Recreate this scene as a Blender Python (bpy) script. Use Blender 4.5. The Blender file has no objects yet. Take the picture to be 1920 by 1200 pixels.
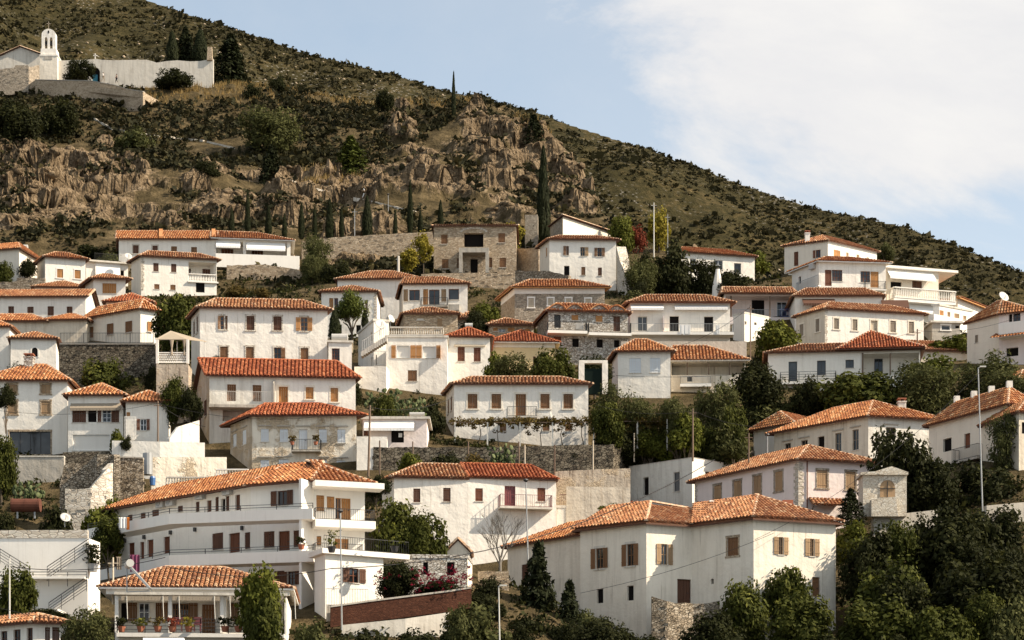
import bpy, math, random
import numpy as np
from mathutils import Vector
from math import radians, sin, cos, pi, sqrt, atan2

RND = random.Random(11)
F, HY, CX = 4000.0, 1600.0, 960.0       # focal length, horizon row, centre column of the 1920 px wide picture
SC = bpy.context.scene
COL = SC.collection

# ------------------------------------------------------------------ camera
cam = bpy.data.cameras.new('camera')
cam.sensor_width = 36.0
cam.lens = 36.0 * F / 1920.0
cam.shift_y = (HY - 600.0) / 1920.0
cam.clip_start = 1.0
cam.clip_end = 6000.0
camo = bpy.data.objects.new('camera', cam)
COL.objects.link(camo)
camo.location = (0, 0, 0)
camo.rotation_euler = (radians(90), 0, 0)
SC.camera = camo

# ------------------------------------------------------------------ sky, sun, exposure
SKY_OFF = (-14.925, 0.02, -0.51)
SUN_EL = radians(38.0)
SUN_DIR = Vector((cos(SUN_EL) * cos(radians(-12)), cos(SUN_EL) * sin(radians(-12)), sin(SUN_EL)))   # towards the sun
world = bpy.data.worlds.new('World')
SC.world = world
world.use_nodes = True
wn, wl = world.node_tree.nodes, world.node_tree.links
wn.clear()

def wnode(t, **kw):
    n = wn.new(t)
    for k, v in kw.items():
        setattr(n, k, v)
    return n

def wmath(op, a, b=None, clamp=False):
    n = wn.new('ShaderNodeMath')
    n.operation = op
    n.use_clamp = clamp
    for i, x in enumerate((a, b)):
        if x is None:
            continue
        if isinstance(x, (int, float)):
            n.inputs[i].default_value = x
        else:
            wl.new(x, n.inputs[i])
    return n.outputs[0]

def wmap(x, a, b):
    n = wn.new('ShaderNodeMapRange')
    n.interpolation_type = 'SMOOTHSTEP'
    wl.new(x, n.inputs[0])
    n.inputs[1].default_value = a
    n.inputs[2].default_value = b
    return n.outputs[0]

sky = wnode('ShaderNodeTexSky', sky_type='NISHITA', sun_disc=False)
sky.sun_elevation = SUN_EL
sky.sun_rotation = atan2(SUN_DIR.x, SUN_DIR.y)
sky.air_density = 1.0
sky.dust_density = 1.2
sky.ozone_density = 1.6
tc = wnode('ShaderNodeTexCoord')
sep = wnode('ShaderNodeSeparateXYZ')
wl.new(tc.outputs['Generated'], sep.inputs[0])
# a layer of cloud: directions projected on a flat sheet overhead, broken up by noise
zz = wmath('ADD', wmath('MAXIMUM', sep.outputs[2], 0.0), 0.22)
cmb = wnode('ShaderNodeCombineXYZ')
wl.new(wmath('DIVIDE', sep.outputs[0], zz), cmb.inputs[0])
wl.new(wmath('DIVIDE', sep.outputs[1], zz), cmb.inputs[1])
offv = wnode('ShaderNodeVectorMath', operation='ADD')
wl.new(cmb.outputs[0], offv.inputs[0])
offv.inputs[1].default_value = SKY_OFF
nz = wnode('ShaderNodeTexNoise')
nz.inputs['Scale'].default_value = 1.5
nz.inputs['Detail'].default_value = 10.0
nz.inputs['Roughness'].default_value = 0.63
nz.inputs['Distortion'].default_value = 0.5
wl.new(offv.outputs[0], nz.inputs['Vector'])
nz2 = wnode('ShaderNodeTexNoise')
nz2.inputs['Scale'].default_value = 0.62
nz2.inputs['Detail'].default_value = 3.0
wl.new(offv.outputs[0], nz2.inputs['Vector'])
cov = wmath('ADD', wmath('MULTIPLY', nz2.outputs[0], 0.72), wmath('MULTIPLY', nz.outputs[0], 0.46))
c2 = wmap(cov, 0.572, 0.645)
veil = wmath('MULTIPLY', wmap(cov, 0.42, 0.62), 0.25)
cl = wmath('MAXIMUM', c2, veil)
mix = wnode('ShaderNodeMix', data_type='RGBA')
wl.new(cl, mix.inputs['Factor'])
hs = wnode('ShaderNodeHueSaturation')
hs.inputs['Saturation'].default_value = 0.56
wl.new(sky.outputs[0], hs.inputs['Color'])
tint = wnode('ShaderNodeMix', data_type='RGBA', blend_type='MULTIPLY')
tint.inputs['Factor'].default_value = 1.0
wl.new(hs.outputs[0], tint.inputs['A'])
tint.inputs['B'].default_value = (0.90, 0.99, 1.0, 1)
wl.new(tint.outputs['Result'], mix.inputs['A'])
cmix = wnode('ShaderNodeMix', data_type='RGBA')
wl.new(wmap(nz.outputs[0], 0.40, 0.62), cmix.inputs['Factor'])
cmix.inputs['A'].default_value = (4.0, 4.0, 4.1, 1)
cmix.inputs['B'].default_value = (4.75, 4.65, 4.5, 1)
wl.new(cmix.outputs['Result'], mix.inputs['B'])
bg = wnode('ShaderNodeBackground')
wl.new(mix.outputs['Result'], bg.inputs['Color'])
bg.inputs['Strength'].default_value = 0.115
wo = wnode('ShaderNodeOutputWorld')
wl.new(bg.outputs[0], wo.inputs['Surface'])

sun = bpy.data.lights.new('sun', 'SUN')
sun.energy = 5.0
sun.angle = radians(0.5)
sun.color = (1.0, 0.87, 0.70)
suno = bpy.data.objects.new('sun', sun)
COL.objects.link(suno)
suno.location = SUN_DIR * 400
suno.rotation_euler = (-SUN_DIR).to_track_quat('-Z', 'Y').to_euler()

SC.view_settings.view_transform = 'Standard'
SC.view_settings.look = 'None'
SC.view_settings.exposure = 0.82
SC.view_settings.gamma = 1.0
SC.view_settings.use_curve_mapping = False
SC.cycles.max_bounces = 5
SC.cycles.diffuse_bounces = 3
SC.cycles.glossy_bounces = 2
SC.cycles.transmission_bounces = 3
SC.cycles.transparent_max_bounces = 4
SC.cycles.caustics_reflective = False
SC.cycles.caustics_refractive = False

# ------------------------------------------------------------------ helpers
def pt(px, py, Y):
    return Vector(((px - CX) * Y / F, Y, (HY - py) * Y / F))

def zone(ox, oy, k):
    return lambda x, y: (ox + x / k, oy + y / k)

ZI = zone(0, 0, 1)
ZA = zone(0, 0, 4); ZB = zone(480, 100, 4); ZC = zone(0, 250, 4); ZD = zone(0, 420, 6)
ZE = zone(200, 400, 4.8); ZF = zone(560, 400, 4.8); ZG = zone(900, 380, 4.8); ZH = zone(1100, 420, 4.8)
ZR = zone(1420, 420, 3.84); ZJ = zone(0, 580, 4.8); ZK = zone(280, 540, 4.8); ZL = zone(580, 560, 4.8)
ZM = zone(820, 560, 4.8); ZN = zone(1100, 580, 4.8); ZO = zone(1400, 640, 3.6923); ZP = zone(360, 700, 4.8)
ZQ = zone(0, 780, 4.8); ZS = zone(0, 950, 4.8); ZT = zone(150, 840, 4.8); ZU = zone(400, 850, 4.8)
ZV = zone(200, 990, 4.8); ZW = zone(560, 960, 4.8); ZX = zone(680, 740, 3.84); ZY = zone(1100, 780, 3.0968)
ZRR = zone(1680, 540, 7.5)

ORG = {}
def tag(o, label=None, cat=None, group=None, kind=None):
    if label: o['label'] = label
    if cat: o['category'] = cat
    if group: o['group'] = group
    if kind: o['kind'] = kind
    return o

def empty(name, loc, label=None, cat=None, group=None):
    o = bpy.data.objects.new(name, None)
    COL.objects.link(o)
    o.location = loc
    o.empty_display_size = 0.5
    ORG[o.name] = Vector(loc)
    return tag(o, label, cat, group)

class MB:
    """collects faces; build() links them as one mesh object"""
    def __init__(s):
        s.v, s.f, s.m, s.c = [], [], [], []
        s.mi, s.cv = 0, 0.5
    def face(s, pts):
        i = len(s.v)
        s.v.extend([tuple(p) for p in pts])
        s.f.append(tuple(range(i, i + len(pts))))
        s.m.append(s.mi)
        s.c.append(s.cv)
        return s
    def hexa(s, p):
        """p: 8 points, bottom ring 0-3 then top ring 4-7"""
        i = len(s.v)
        s.v.extend([tuple(q) for q in p])
        for a in ((3, 2, 1, 0), (4, 5, 6, 7), (0, 1, 5, 4), (1, 2, 6, 5), (2, 3, 7, 6), (3, 0, 4, 7)):
            s.f.append(tuple(i + k for k in a))
            s.m.append(s.mi)
            s.c.append(s.cv)
        return s
    def box(s, c, dx, dy, dz, ax=None):
        """box centred at c, half sizes, optional axes"""
        X, Yv, Z = ax or (Vector((1, 0, 0)), Vector((0, 1, 0)), Vector((0, 0, 1)))
        c = Vector(c)
        P = []
        for k in (-1, 1):
            for a, b in ((-1, -1), (1, -1), (1, 1), (-1, 1)):
                P.append(c + X * dx * a + Yv * dy * b + Z * dz * k)
        return s.hexa(P)
    def bar(s, a, b, w, h=None):
        a, b = Vector(a), Vector(b)
        d = b - a
        L = d.length
        if L < 1e-5: return s
        d.normalize()
        up = Vector((0, 0, 1)) if abs(d.z) < 0.95 else Vector((0, 1, 0))
        x = d.cross(up).normalized()
        y = x.cross(d).normalized()
        return s.box((a + b) / 2, L / 2, w / 2, (h or w) / 2, (d, x, y))
    def tube(s, a, b, r0, r1=None, n=6, cap=True):
        a, b = Vector(a), Vector(b)
        r1 = r0 if r1 is None else r1
        d = (b - a).normalized()
        up = Vector((0, 0, 1)) if abs(d.z) < 0.95 else Vector((0, 1, 0))
        x = d.cross(up).normalized()
        y = x.cross(d).normalized()
        i = len(s.v)
        for p, r in ((a, r0), (b, r1)):
            for k in range(n):
                t = 2 * pi * k / n
                s.v.append(tuple(p + x * cos(t) * r + y * sin(t) * r))
        for k in range(n):
            s.f.append((i + k, i + (k + 1) % n, i + n + (k + 1) % n, i + n + k)); s.m.append(s.mi); s.c.append(s.cv)
        if cap:
            s.f.append(tuple(i + n - 1 - k for k in range(n))); s.m.append(s.mi); s.c.append(s.cv)
            s.f.append(tuple(i + n + k for k in range(n))); s.m.append(s.mi); s.c.append(s.cv)
        return s
    def lathe(s, c, prof, n=10, ax=None):
        X, Yv, Z = ax or (Vector((1, 0, 0)), Vector((0, 1, 0)), Vector((0, 0, 1)))
        c = Vector(c)
        i = len(s.v)
        for r, z in prof:
            for k in range(n):
                t = 2 * pi * k / n
                s.v.append(tuple(c + X * r * cos(t) + Yv * r * sin(t) + Z * z))
        for j in range(len(prof) - 1):
            for k in range(n):
                a = i + j * n
                s.f.append((a + k, a + (k + 1) % n, a + n + (k + 1) % n, a + n + k)); s.m.append(s.mi); s.c.append(s.cv)
        for j, rev in ((0, True), (len(prof) - 1, False)):
            if prof[j][0] > 1e-4:
                q = [i + j * n + k for k in range(n)]
                s.f.append(tuple(q[::-1] if rev else q)); s.m.append(s.mi); s.c.append(s.cv)
        return s
    def build(s, name, mats, parent=None, smooth=False, attr=False, kind=None, label=None):
        if not s.f: return None
        if not isinstance(mats, (list, tuple)): mats = [mats]
        off = Vector((0, 0, 0))
        if parent is not None:
            r = parent
            while r.parent is not None: r = r.parent
            off = ORG[r.name]
        me = bpy.data.meshes.new(name)
        vv = np.array(s.v, dtype=np.float64) - np.array(off)
        me.from_pydata(vv.tolist(), [], s.f)
        for mt in mats: me.materials.append(MAT[mt] if isinstance(mt, str) else mt)
        if len(mats) > 1: me.polygons.foreach_set('material_index', s.m)
        if smooth: me.polygons.foreach_set('use_smooth', [True] * len(s.f))
        if attr:
            a = me.attributes.new('tv', 'FLOAT', 'FACE')
            a.data.foreach_set('value', s.c)
        me.update()
        o = bpy.data.objects.new(name, me)
        COL.objects.link(o)
        if parent is not None: o.parent = parent
        if kind: o['kind'] = kind
        if label: o['label'] = label
        if parent is None: ORG[o.name] = Vector((0, 0, 0))
        return o

def np_mesh(name, V, Fq, mats, tv=None, smooth=False, extra=None):
    """fast mesh from numpy arrays; Fq is (n,3) or (n,4)"""
    me = bpy.data.meshes.new(name)
    n, k = Fq.shape
    me.vertices.add(len(V))
    me.vertices.foreach_set('co', np.ascontiguousarray(V, dtype=np.float32).ravel())
    me.loops.add(n * k)
    me.loops.foreach_set('vertex_index', np.ascontiguousarray(Fq, dtype=np.int32).ravel())
    me.polygons.add(n)
    me.polygons.foreach_set('loop_start', np.arange(0, n * k, k, dtype=np.int32))
    if smooth: me.polygons.foreach_set('use_smooth', np.ones(n, dtype=bool))
    if tv is not None:
        a = me.attributes.new('tv', 'FLOAT', 'FACE')
        a.data.foreach_set('value', np.ascontiguousarray(tv, dtype=np.float32))
    for nm, arr in (extra or {}).items():
        a = me.attributes.new(nm, 'FLOAT', 'POINT')
        a.data.foreach_set('value', np.ascontiguousarray(arr, dtype=np.float32))
    for mt in (mats if isinstance(mats, (list, tuple)) else [mats]): me.materials.append(MAT[mt])
    me.update(calc_edges=True)
    return me

# ---- noise on numpy arrays
_hr = np.random.RandomState(5)
_perm = _hr.rand(512, 512).astype(np.float32)
def vnoise(x, y, seed=0):
    x = x + seed * 37.17; y = y + seed * 91.73
    xi = np.floor(x).astype(int); yi = np.floor(y).astype(int)
    fx = x - xi; fy = y - yi
    fx = fx * fx * fx * (fx * (fx * 6 - 15) + 10); fy = fy * fy * fy * (fy * (fy * 6 - 15) + 10)
    g = lambda a, b: _perm[a & 511, b & 511]
    return (g(xi, yi) * (1 - fx) + g(xi + 1, yi) * fx) * (1 - fy) + (g(xi, yi + 1) * (1 - fx) + g(xi + 1, yi + 1) * fx) * fy
def fbm(x, y, oct=5, seed=0, ridged=False, gain=0.5):
    s = np.zeros_like(x, dtype=float); a = 1.0; t = 0.0
    for o in range(oct):
        n = vnoise(x * 2 ** o, y * 2 ** o, seed + o)
        if ridged: n = 1 - np.abs(2 * n - 1)
        s += a * n; t += a; a *= gain
    return s / t

# ------------------------------------------------------------------ materials
MAT = {}
class NT:
    def __init__(s, name):
        m = bpy.data.materials.new(name)
        m.use_nodes = True
        s.m, s.n, s.l = m, m.node_tree.nodes, m.node_tree.links
        s.n.clear()
        s.out = s.n.new('ShaderNodeOutputMaterial')
        MAT[name] = m
    def N(s, t, **kw):
        n = s.n.new(t)
        for k, v in kw.items(): setattr(n, k, v)
        return n
    def put(s, sock, v):
        if isinstance(v, bpy.types.NodeSocket): s.l.new(v, sock)
        elif isinstance(v, (tuple, list)) and len(v) == 3 and sock.type == 'RGBA': sock.default_value = (*v, 1)
        else: sock.default_value = v
    def pos(s):
        return s.N('ShaderNodeNewGeometry').outputs['Position']
    def vec(s, v, scale):
        n = s.N('ShaderNodeVectorMath', operation='MULTIPLY')
        s.put(n.inputs[0], v); n.inputs[1].default_value = scale
        return n.outputs[0]
    def noise(s, v, scale, detail=4, rough=0.55, dist=0.0):
        n = s.N('ShaderNodeTexNoise')
        s.put(n.inputs['Vector'], v)
        n.inputs['Scale'].default_value = scale; n.inputs['Detail'].default_value = detail
        n.inputs['Roughness'].default_value = rough; n.inputs['Distortion'].default_value = dist
        return n.outputs[0]
    def voro(s, v, scale, feature='F1'):
        n = s.N('ShaderNodeTexVoronoi', feature=feature)
        s.put(n.inputs['Vector'], v); n.inputs['Scale'].default_value = scale
        return n
    def rng(s, x, a, b, c=0.0, d=1.0):
        n = s.N('ShaderNodeMapRange')
        s.put(n.inputs[0], x)
        for i, q in enumerate((a, b, c, d)): n.inputs[i + 1].default_value = q
        return n.outputs[0]
    def math(s, op, a, b=0.0, clamp=False):
        n = s.N('ShaderNodeMath', operation=op, use_clamp=clamp)
        s.put(n.inputs[0], a); s.put(n.inputs[1], b)
        return n.outputs[0]
    def mix(s, f, a, b, mode='MIX'):
        n = s.N('ShaderNodeMix', data_type='RGBA', blend_type=mode)
        s.put(n.inputs['Factor'], f); s.put(n.inputs['A'], a); s.put(n.inputs['B'], b)
        return n.outputs['Result']
    def ramp(s, x, stops):
        n = s.N('ShaderNodeValToRGB')
        e = n.color_ramp.elements
        while len(e) < len(stops): e.new(0.5)
        for i, (p, c) in enumerate(stops):
            e[i].position = p; e[i].color = (*c, 1)
        s.put(n.inputs[0], x)
        return n.outputs[0]
    def attr(s, name):
        return s.N('ShaderNodeAttribute', attribute_name=name).outputs['Fac']
    def bump(s, h, strength=0.5, dist=0.05):
        n = s.N('ShaderNodeBump')
        s.put(n.inputs['Height'], h); n.inputs['Strength'].default_value = strength; n.inputs['Distance'].default_value = dist
        return n.outputs[0]
    def done(s, col, rough=0.85, bump=None, spec=0.25, metal=0.0):
        p = s.N('ShaderNodeBsdfPrincipled')
        s.put(p.inputs['Base Color'], col); s.put(p.inputs['Roughness'], rough)
        p.inputs['Specular IOR Level'].default_value = spec; p.inputs['Metallic'].default_value = metal
        if bump is not None: s.l.new(bump, p.inputs['Normal'])
        s.l.new(p.outputs[0], s.out.inputs[0])
        return s.m

def plaster(name, base, dirt=(0.42, 0.36, 0.29), amount=0.35, relief=0.5, stone=0.0):
    t = NT(name)
    P = t.pos()
    big = t.noise(P, 0.35, 5, 0.6)
    mid = t.noise(P, 1.7, 6, 0.62)
    streak = t.noise(t.vec(P, (2.2, 2.2, 0.16)), 1.0, 5, 0.6)
    d = t.math('MULTIPLY', t.rng(streak, 0.47, 0.78), amount)
    d = t.math('ADD', d, t.math('MULTIPLY', t.rng(big, 0.5, 0.8), amount * 0.55), True)
    d = t.math('ADD', d, t.math('MULTIPLY', t.rng(mid, 0.58, 0.8), amount * 0.5), True)
    thin = t.noise(t.vec(P, (6.5, 6.5, 0.22)), 1.0, 4, 0.6)
    d = t.math('ADD', d, t.math('MULTIPLY', t.math('MULTIPLY', t.rng(thin, 0.58, 0.72), t.rng(big, 0.40, 0.58)), amount * 2.0), True)
    col = t.mix(d, base, dirt)
    col = t.mix(t.rng(mid, 0.3, 0.75, 0.0, 0.10), col, tuple(c * 0.75 for c in base))
    lumps = t.math('ADD', t.math('MULTIPLY', t.noise(P, 1.1, 3, 0.5), 1.3), t.math('MULTIPLY', t.noise(P, 5.0, 4, 0.6), 0.42))
    h = lumps
    if stone > 0:
        v = t.voro(t.vec(P, (1, 1, 1.5)), 3.2)
        ve = t.voro(t.vec(P, (1, 1, 1.5)), 3.2, 'DISTANCE_TO_EDGE')
        sc = t.ramp(t.N('ShaderNodeSeparateColor').outputs[0] if False else t.math('FRACT', t.math('MULTIPLY', v.outputs['Distance'], 7.0)),
                    [(0, (0.38, 0.285, 0.18)), (0.5, (0.50, 0.39, 0.26)), (1, (0.58, 0.48, 0.35))])
        sc = t.mix(t.rng(ve.outputs['Distance'], 0.0, 0.06), (0.46, 0.36, 0.25), sc)
        msk = t.math('MULTIPLY', t.rng(t.noise(P, 0.42, 6, 0.65), 0.56 - 0.2 * stone, 0.62 - 0.2 * stone), 0.9)
        col = t.mix(msk, col, sc)
        h = t.math('ADD', lumps, t.math('MULTIPLY', msk, t.math('MULTIPLY', t.rng(ve.outputs['Distance'], 0, 0.1), 0.7)))
    return t.done(col, 0.92, t.bump(h, relief, 0.10), 0.15)

plaster('plaster_white', (0.80, 0.745, 0.655), amount=0.27)
plaster('plaster_lime', (0.81, 0.755, 0.665), amount=0.3, relief=0.55)
plaster('plaster_lived', (0.77, 0.69, 0.57), (0.34, 0.27, 0.19), 0.34, 0.55)
plaster('plaster_cream', (0.74, 0.66, 0.54), amount=0.25)
plaster('plaster_aged', (0.70, 0.66, 0.58), (0.27, 0.22, 0.17), 0.5, 0.7)
plaster('plaster_pink', (0.74, 0.64, 0.59), amount=0.15)
plaster('plaster_yellow', (0.66, 0.50, 0.27), amount=0.15)
plaster('plaster_beige', (0.66, 0.58, 0.46), (0.30, 0.23, 0.16), 0.5, 0.7)
plaster('plaster_old', (0.74, 0.67, 0.55), (0.34, 0.26, 0.18), 0.5, 0.8, stone=0.22)
plaster('plaster_stained', (0.52, 0.44, 0.34), (0.14, 0.10, 0.07), 0.75, 0.9, stone=0.3)
plaster('concrete', (0.42, 0.38, 0.32), (0.20, 0.17, 0.13), 0.5, 0.6)
plaster('concrete_pale', (0.60, 0.55, 0.47), (0.25, 0.21, 0.16), 0.5, 0.4)
plaster('paint_white', (0.80, 0.755, 0.68), amount=0.12, relief=0.12)

def stonework(name, cols, mortar, scale=3.0, flat=1.6, relief=1.0):
    t = NT(name)
    P = t.pos()
    w = t.N('ShaderNodeVectorMath', operation='ADD')
    t.put(w.inputs[0], P)
    nn = t.N('ShaderNodeTexNoise'); t.put(nn.inputs['Vector'], P); nn.inputs['Scale'].default_value = 1.5
    sc = t.vec(nn.outputs['Color'], (0.25, 0.25, 0.25))
    t.put(w.inputs[1], sc)
    q = t.vec(w.outputs[0], (1, 1, flat))
    v = t.voro(q, scale); ve = t.voro(q, scale, 'DISTANCE_TO_EDGE')
    sp = t.N('ShaderNodeSeparateColor'); t.put(sp.inputs[0], v.outputs['Color'])
    c = t.ramp(sp.outputs[0], [(0, cols[0]), (0.5, cols[1]), (1, cols[2])])
    c = t.mix(t.rng(t.noise(P, 9, 4, 0.7), 0.35, 0.7, 0, 0.35), c, tuple(x * 0.5 for x in cols[1]))
    e = t.rng(ve.outputs['Distance'], 0.01, 0.09)
    c = t.mix(e, mortar, c)
    c = t.mix(t.rng(t.noise(P, 0.3, 4), 0.5, 0.8, 0, 0.3), c, tuple(x * 0.45 for x in cols[0]))
    h = t.math('ADD', t.math('MULTIPLY', e, 1.0), t.math('MULTIPLY', t.noise(P, 8, 4), 0.35))
    return t.done(c, 0.95, t.bump(h, relief, 0.09), 0.1)
stonework('stone_tan', [(0.34, 0.25, 0.165), (0.50, 0.385, 0.26), (0.62, 0.50, 0.36)], (0.54, 0.43, 0.31), 3.3)
stonework('stone_rubble', [(0.20, 0.16, 0.11), (0.36, 0.29, 0.21), (0.52, 0.45, 0.35)], (0.10, 0.08, 0.06), 3.8)
stonework('stone_white', [(0.36, 0.31, 0.25), (0.58, 0.53, 0.46), (0.72, 0.68, 0.61)], (0.26, 0.21, 0.16), 3.4, 1.7)
stonework('stone_ashlar', [(0.52, 0.45, 0.36), (0.62, 0.56, 0.46), (0.70, 0.64, 0.55)], (0.34, 0.28, 0.22), 2.0, 2.4, 0.5)
stonework('stone_pale', [(0.56, 0.48, 0.37), (0.66, 0.59, 0.48), (0.74, 0.68, 0.57)], (0.40, 0.33, 0.25), 3.6, 2.2, 0.5)
stonework('stone_grey', [(0.27, 0.225, 0.17), (0.40, 0.33, 0.25), (0.52, 0.44, 0.34)], (0.46, 0.385, 0.30), 3.6, 1.3)
stonework('stone_dark', [(0.10, 0.08, 0.06), (0.17, 0.14, 0.10), (0.27, 0.23, 0.17)], (0.04, 0.035, 0.025), 2.9)
stonework('brick_red', [(0.055, 0.023, 0.014), (0.080, 0.032, 0.019), (0.11, 0.046, 0.027)], (0.05, 0.024, 0.017), 4.0, 3.2, 0.5)

def tiles(name, stops, lichen=0.0):
    t = NT(name)
    P = t.pos()
    a = t.attr('tv')
    c = t.ramp(a, stops)
    n = t.noise(P, 2.2, 5, 0.65)
    c = t.mix(t.rng(n, 0.45, 0.75, 0, 0.55), c, tuple(x * 0.45 for x in stops[1][1]))
    if lichen:
        c = t.mix(t.math('MULTIPLY', t.rng(t.noise(P, 0.7, 6, 0.7), 0.5, 0.7), lichen), c, (0.50, 0.40, 0.27))
    return t.done(c, 0.9, t.bump(t.noise(P, 14, 3), 0.3, 0.03), 0.15)
tiles('tile_old', [(0, (0.20, 0.085, 0.045)), (0.45, (0.35, 0.148, 0.066)), (0.8, (0.47, 0.24, 0.115)), (1, (0.56, 0.38, 0.23))], 0.3)
tiles('tile_mid', [(0, (0.22, 0.08, 0.038)), (0.45, (0.38, 0.148, 0.056)), (0.8, (0.50, 0.23, 0.095)), (1, (0.58, 0.36, 0.19))], 0.2)
tiles('tile_new', [(0, (0.20, 0.055, 0.026)), (0.5, (0.37, 0.108, 0.045)), (1, (0.50, 0.19, 0.085))], 0.1)
tiles('tile_cap', [(0, (0.40, 0.22, 0.12)), (0.5, (0.52, 0.34, 0.22)), (1, (0.60, 0.47, 0.34))], 0.3)

def plain(name, c, rough=0.7, var=0.25, spec=0.3, metal=0.0, scale=3.0, rnd=0.0):
    t = NT(name)
    P = t.pos()
    n = t.noise(P, scale, 5, 0.6)
    col = t.mix(t.rng(n, 0.3, 0.75, 0, var), c, tuple(x * 0.4 for x in c))
    if rnd:
        r = t.N('ShaderNodeObjectInfo').outputs['Random']
        col = t.mix(t.rng(r, 0, 1, 0, rnd), col, tuple(min(1, x * 1.9) for x in c))
    return t.done(col, rough, t.bump(n, 0.15, 0.02), spec, metal)
def wood(name, c, var=0.5, rnd=0.4):
    t = NT(name)
    P = t.pos()
    g = t.noise(t.vec(P, (14, 14, 0.9)), 1.0, 4, 0.6)
    col = t.mix(t.rng(g, 0.3, 0.75, 0, var), c, tuple(x * 0.42 for x in c))
    r = t.N('ShaderNodeObjectInfo').outputs['Random']
    col = t.mix(t.rng(r, 0, 1, 0, rnd), col, tuple(min(1, x * 1.6) for x in c))
    return t.done(col, 0.75, t.bump(g, 0.3, 0.01), 0.25)
wood('wood_dark', (0.105, 0.048, 0.028))
wood('wood_red', (0.15, 0.055, 0.028))
wood('wood_brown', (0.185, 0.092, 0.042))
wood('wood_orange', (0.42, 0.20, 0.07))
wood('wood_tan', (0.34, 0.22, 0.12))
wood('wood_grey', (0.26, 0.21, 0.155))
wood('wood_white', (0.70, 0.72, 0.73), 0.12, 0.05)
wood('wood_cream', (0.55, 0.46, 0.34), 0.3, 0.2)
wood('wood_pole', (0.16, 0.11, 0.075))
plain('metal_dark', (0.035, 0.032, 0.030), 0.5, 0.2, 0.4)
plain('metal_red', (0.17, 0.045, 0.045), 0.5, 0.2, 0.4)
plain('metal_blue', (0.10, 0.14, 0.35), 0.5, 0.2, 0.4)
plain('metal_pale', (0.60, 0.57, 0.50), 0.5, 0.3, 0.4)
plain('metal_galv', (0.34, 0.34, 0.33), 0.45, 0.3, 0.5, 0.3)
plain('rust', (0.12, 0.045, 0.028), 0.85, 0.5, 0.2, 0, 1.5)
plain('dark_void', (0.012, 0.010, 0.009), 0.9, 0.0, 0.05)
plain('cloth_white', (0.80, 0.78, 0.74), 0.9, 0.08, 0.1, 0, 1.0)
plain('cloth_canvas', (0.33, 0.27, 0.20), 0.9, 0.15, 0.1, 0, 1.0)
plain('cloth_purple', (0.20, 0.06, 0.11), 0.9, 0.2, 0.1)
plain('cloth_orange', (0.62, 0.22, 0.05), 0.9, 0.15, 0.1)
plain('cloth_dark', (0.02, 0.02, 0.025), 0.9, 0.15, 0.1)
plain('plastic_white', (0.44, 0.42, 0.385), 0.45, 0.08, 0.4)
plain('plastic_blue', (0.05, 0.13, 0.30), 0.4, 0.1, 0.4)
plain('plastic_grey', (0.30, 0.30, 0.29), 0.5, 0.1, 0.4)
plain('teal_paint', (0.03, 0.16, 0.22), 0.6, 0.2)
plain('terracotta', (0.36, 0.13, 0.07), 0.8, 0.3)
plain('skin', (0.45, 0.28, 0.20), 0.6, 0.05)
plain('wire_black', (0.02, 0.018, 0.017), 0.6, 0.0)
plain('shutter_green', (0.010, 0.017, 0.014), 0.95, 0.2, 0.04)
plain('bark', (0.11, 0.085, 0.06), 0.95, 0.5, 0.1, 0, 6)
plain('bark_grey', (0.17, 0.15, 0.125), 0.95, 0.4, 0.1, 0, 6)
plain('paper', (0.75, 0.74, 0.72), 0.8, 0.0)

def glass(name, c):
    t = NT(name)
    n = t.noise(t.pos(), 0.8, 2)
    return t.done(t.mix(t.rng(n, 0.3, 0.7), c, tuple(x * 0.4 for x in c)), 0.08, t.bump(n, 0.02, 0.05), 0.5)
glass('glass_dark', (0.020, 0.022, 0.025))
glass('glass_blue', (0.06, 0.062, 0.062))

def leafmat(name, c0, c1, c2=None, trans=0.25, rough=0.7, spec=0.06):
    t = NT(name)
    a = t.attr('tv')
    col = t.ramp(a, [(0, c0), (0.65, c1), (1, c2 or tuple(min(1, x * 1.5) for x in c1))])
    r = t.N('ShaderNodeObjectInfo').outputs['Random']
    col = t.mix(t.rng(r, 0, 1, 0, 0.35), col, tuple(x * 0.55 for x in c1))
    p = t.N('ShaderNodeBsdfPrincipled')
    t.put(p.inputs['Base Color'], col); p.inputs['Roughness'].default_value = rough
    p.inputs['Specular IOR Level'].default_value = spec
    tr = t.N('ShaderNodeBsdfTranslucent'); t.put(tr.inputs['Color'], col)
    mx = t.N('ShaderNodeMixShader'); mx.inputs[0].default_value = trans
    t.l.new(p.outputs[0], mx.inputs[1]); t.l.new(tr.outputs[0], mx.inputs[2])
    t.l.new(mx.outputs[0], t.out.inputs[0])
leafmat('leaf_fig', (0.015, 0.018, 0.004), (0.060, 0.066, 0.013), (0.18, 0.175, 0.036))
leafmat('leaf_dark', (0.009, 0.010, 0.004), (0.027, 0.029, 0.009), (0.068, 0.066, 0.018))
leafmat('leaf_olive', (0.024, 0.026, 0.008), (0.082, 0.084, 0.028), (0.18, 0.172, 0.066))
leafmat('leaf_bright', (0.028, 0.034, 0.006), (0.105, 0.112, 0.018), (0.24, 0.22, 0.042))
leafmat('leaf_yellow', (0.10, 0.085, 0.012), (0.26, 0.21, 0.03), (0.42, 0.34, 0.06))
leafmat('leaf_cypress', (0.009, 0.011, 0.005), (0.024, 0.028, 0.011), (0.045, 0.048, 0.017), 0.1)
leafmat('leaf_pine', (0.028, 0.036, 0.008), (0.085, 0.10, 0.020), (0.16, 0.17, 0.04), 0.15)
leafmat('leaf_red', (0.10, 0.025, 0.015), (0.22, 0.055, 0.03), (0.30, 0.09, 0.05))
leafmat('leaf_vine', (0.05, 0.035, 0.012), (0.12, 0.085, 0.025), (0.22, 0.16, 0.045))
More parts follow.
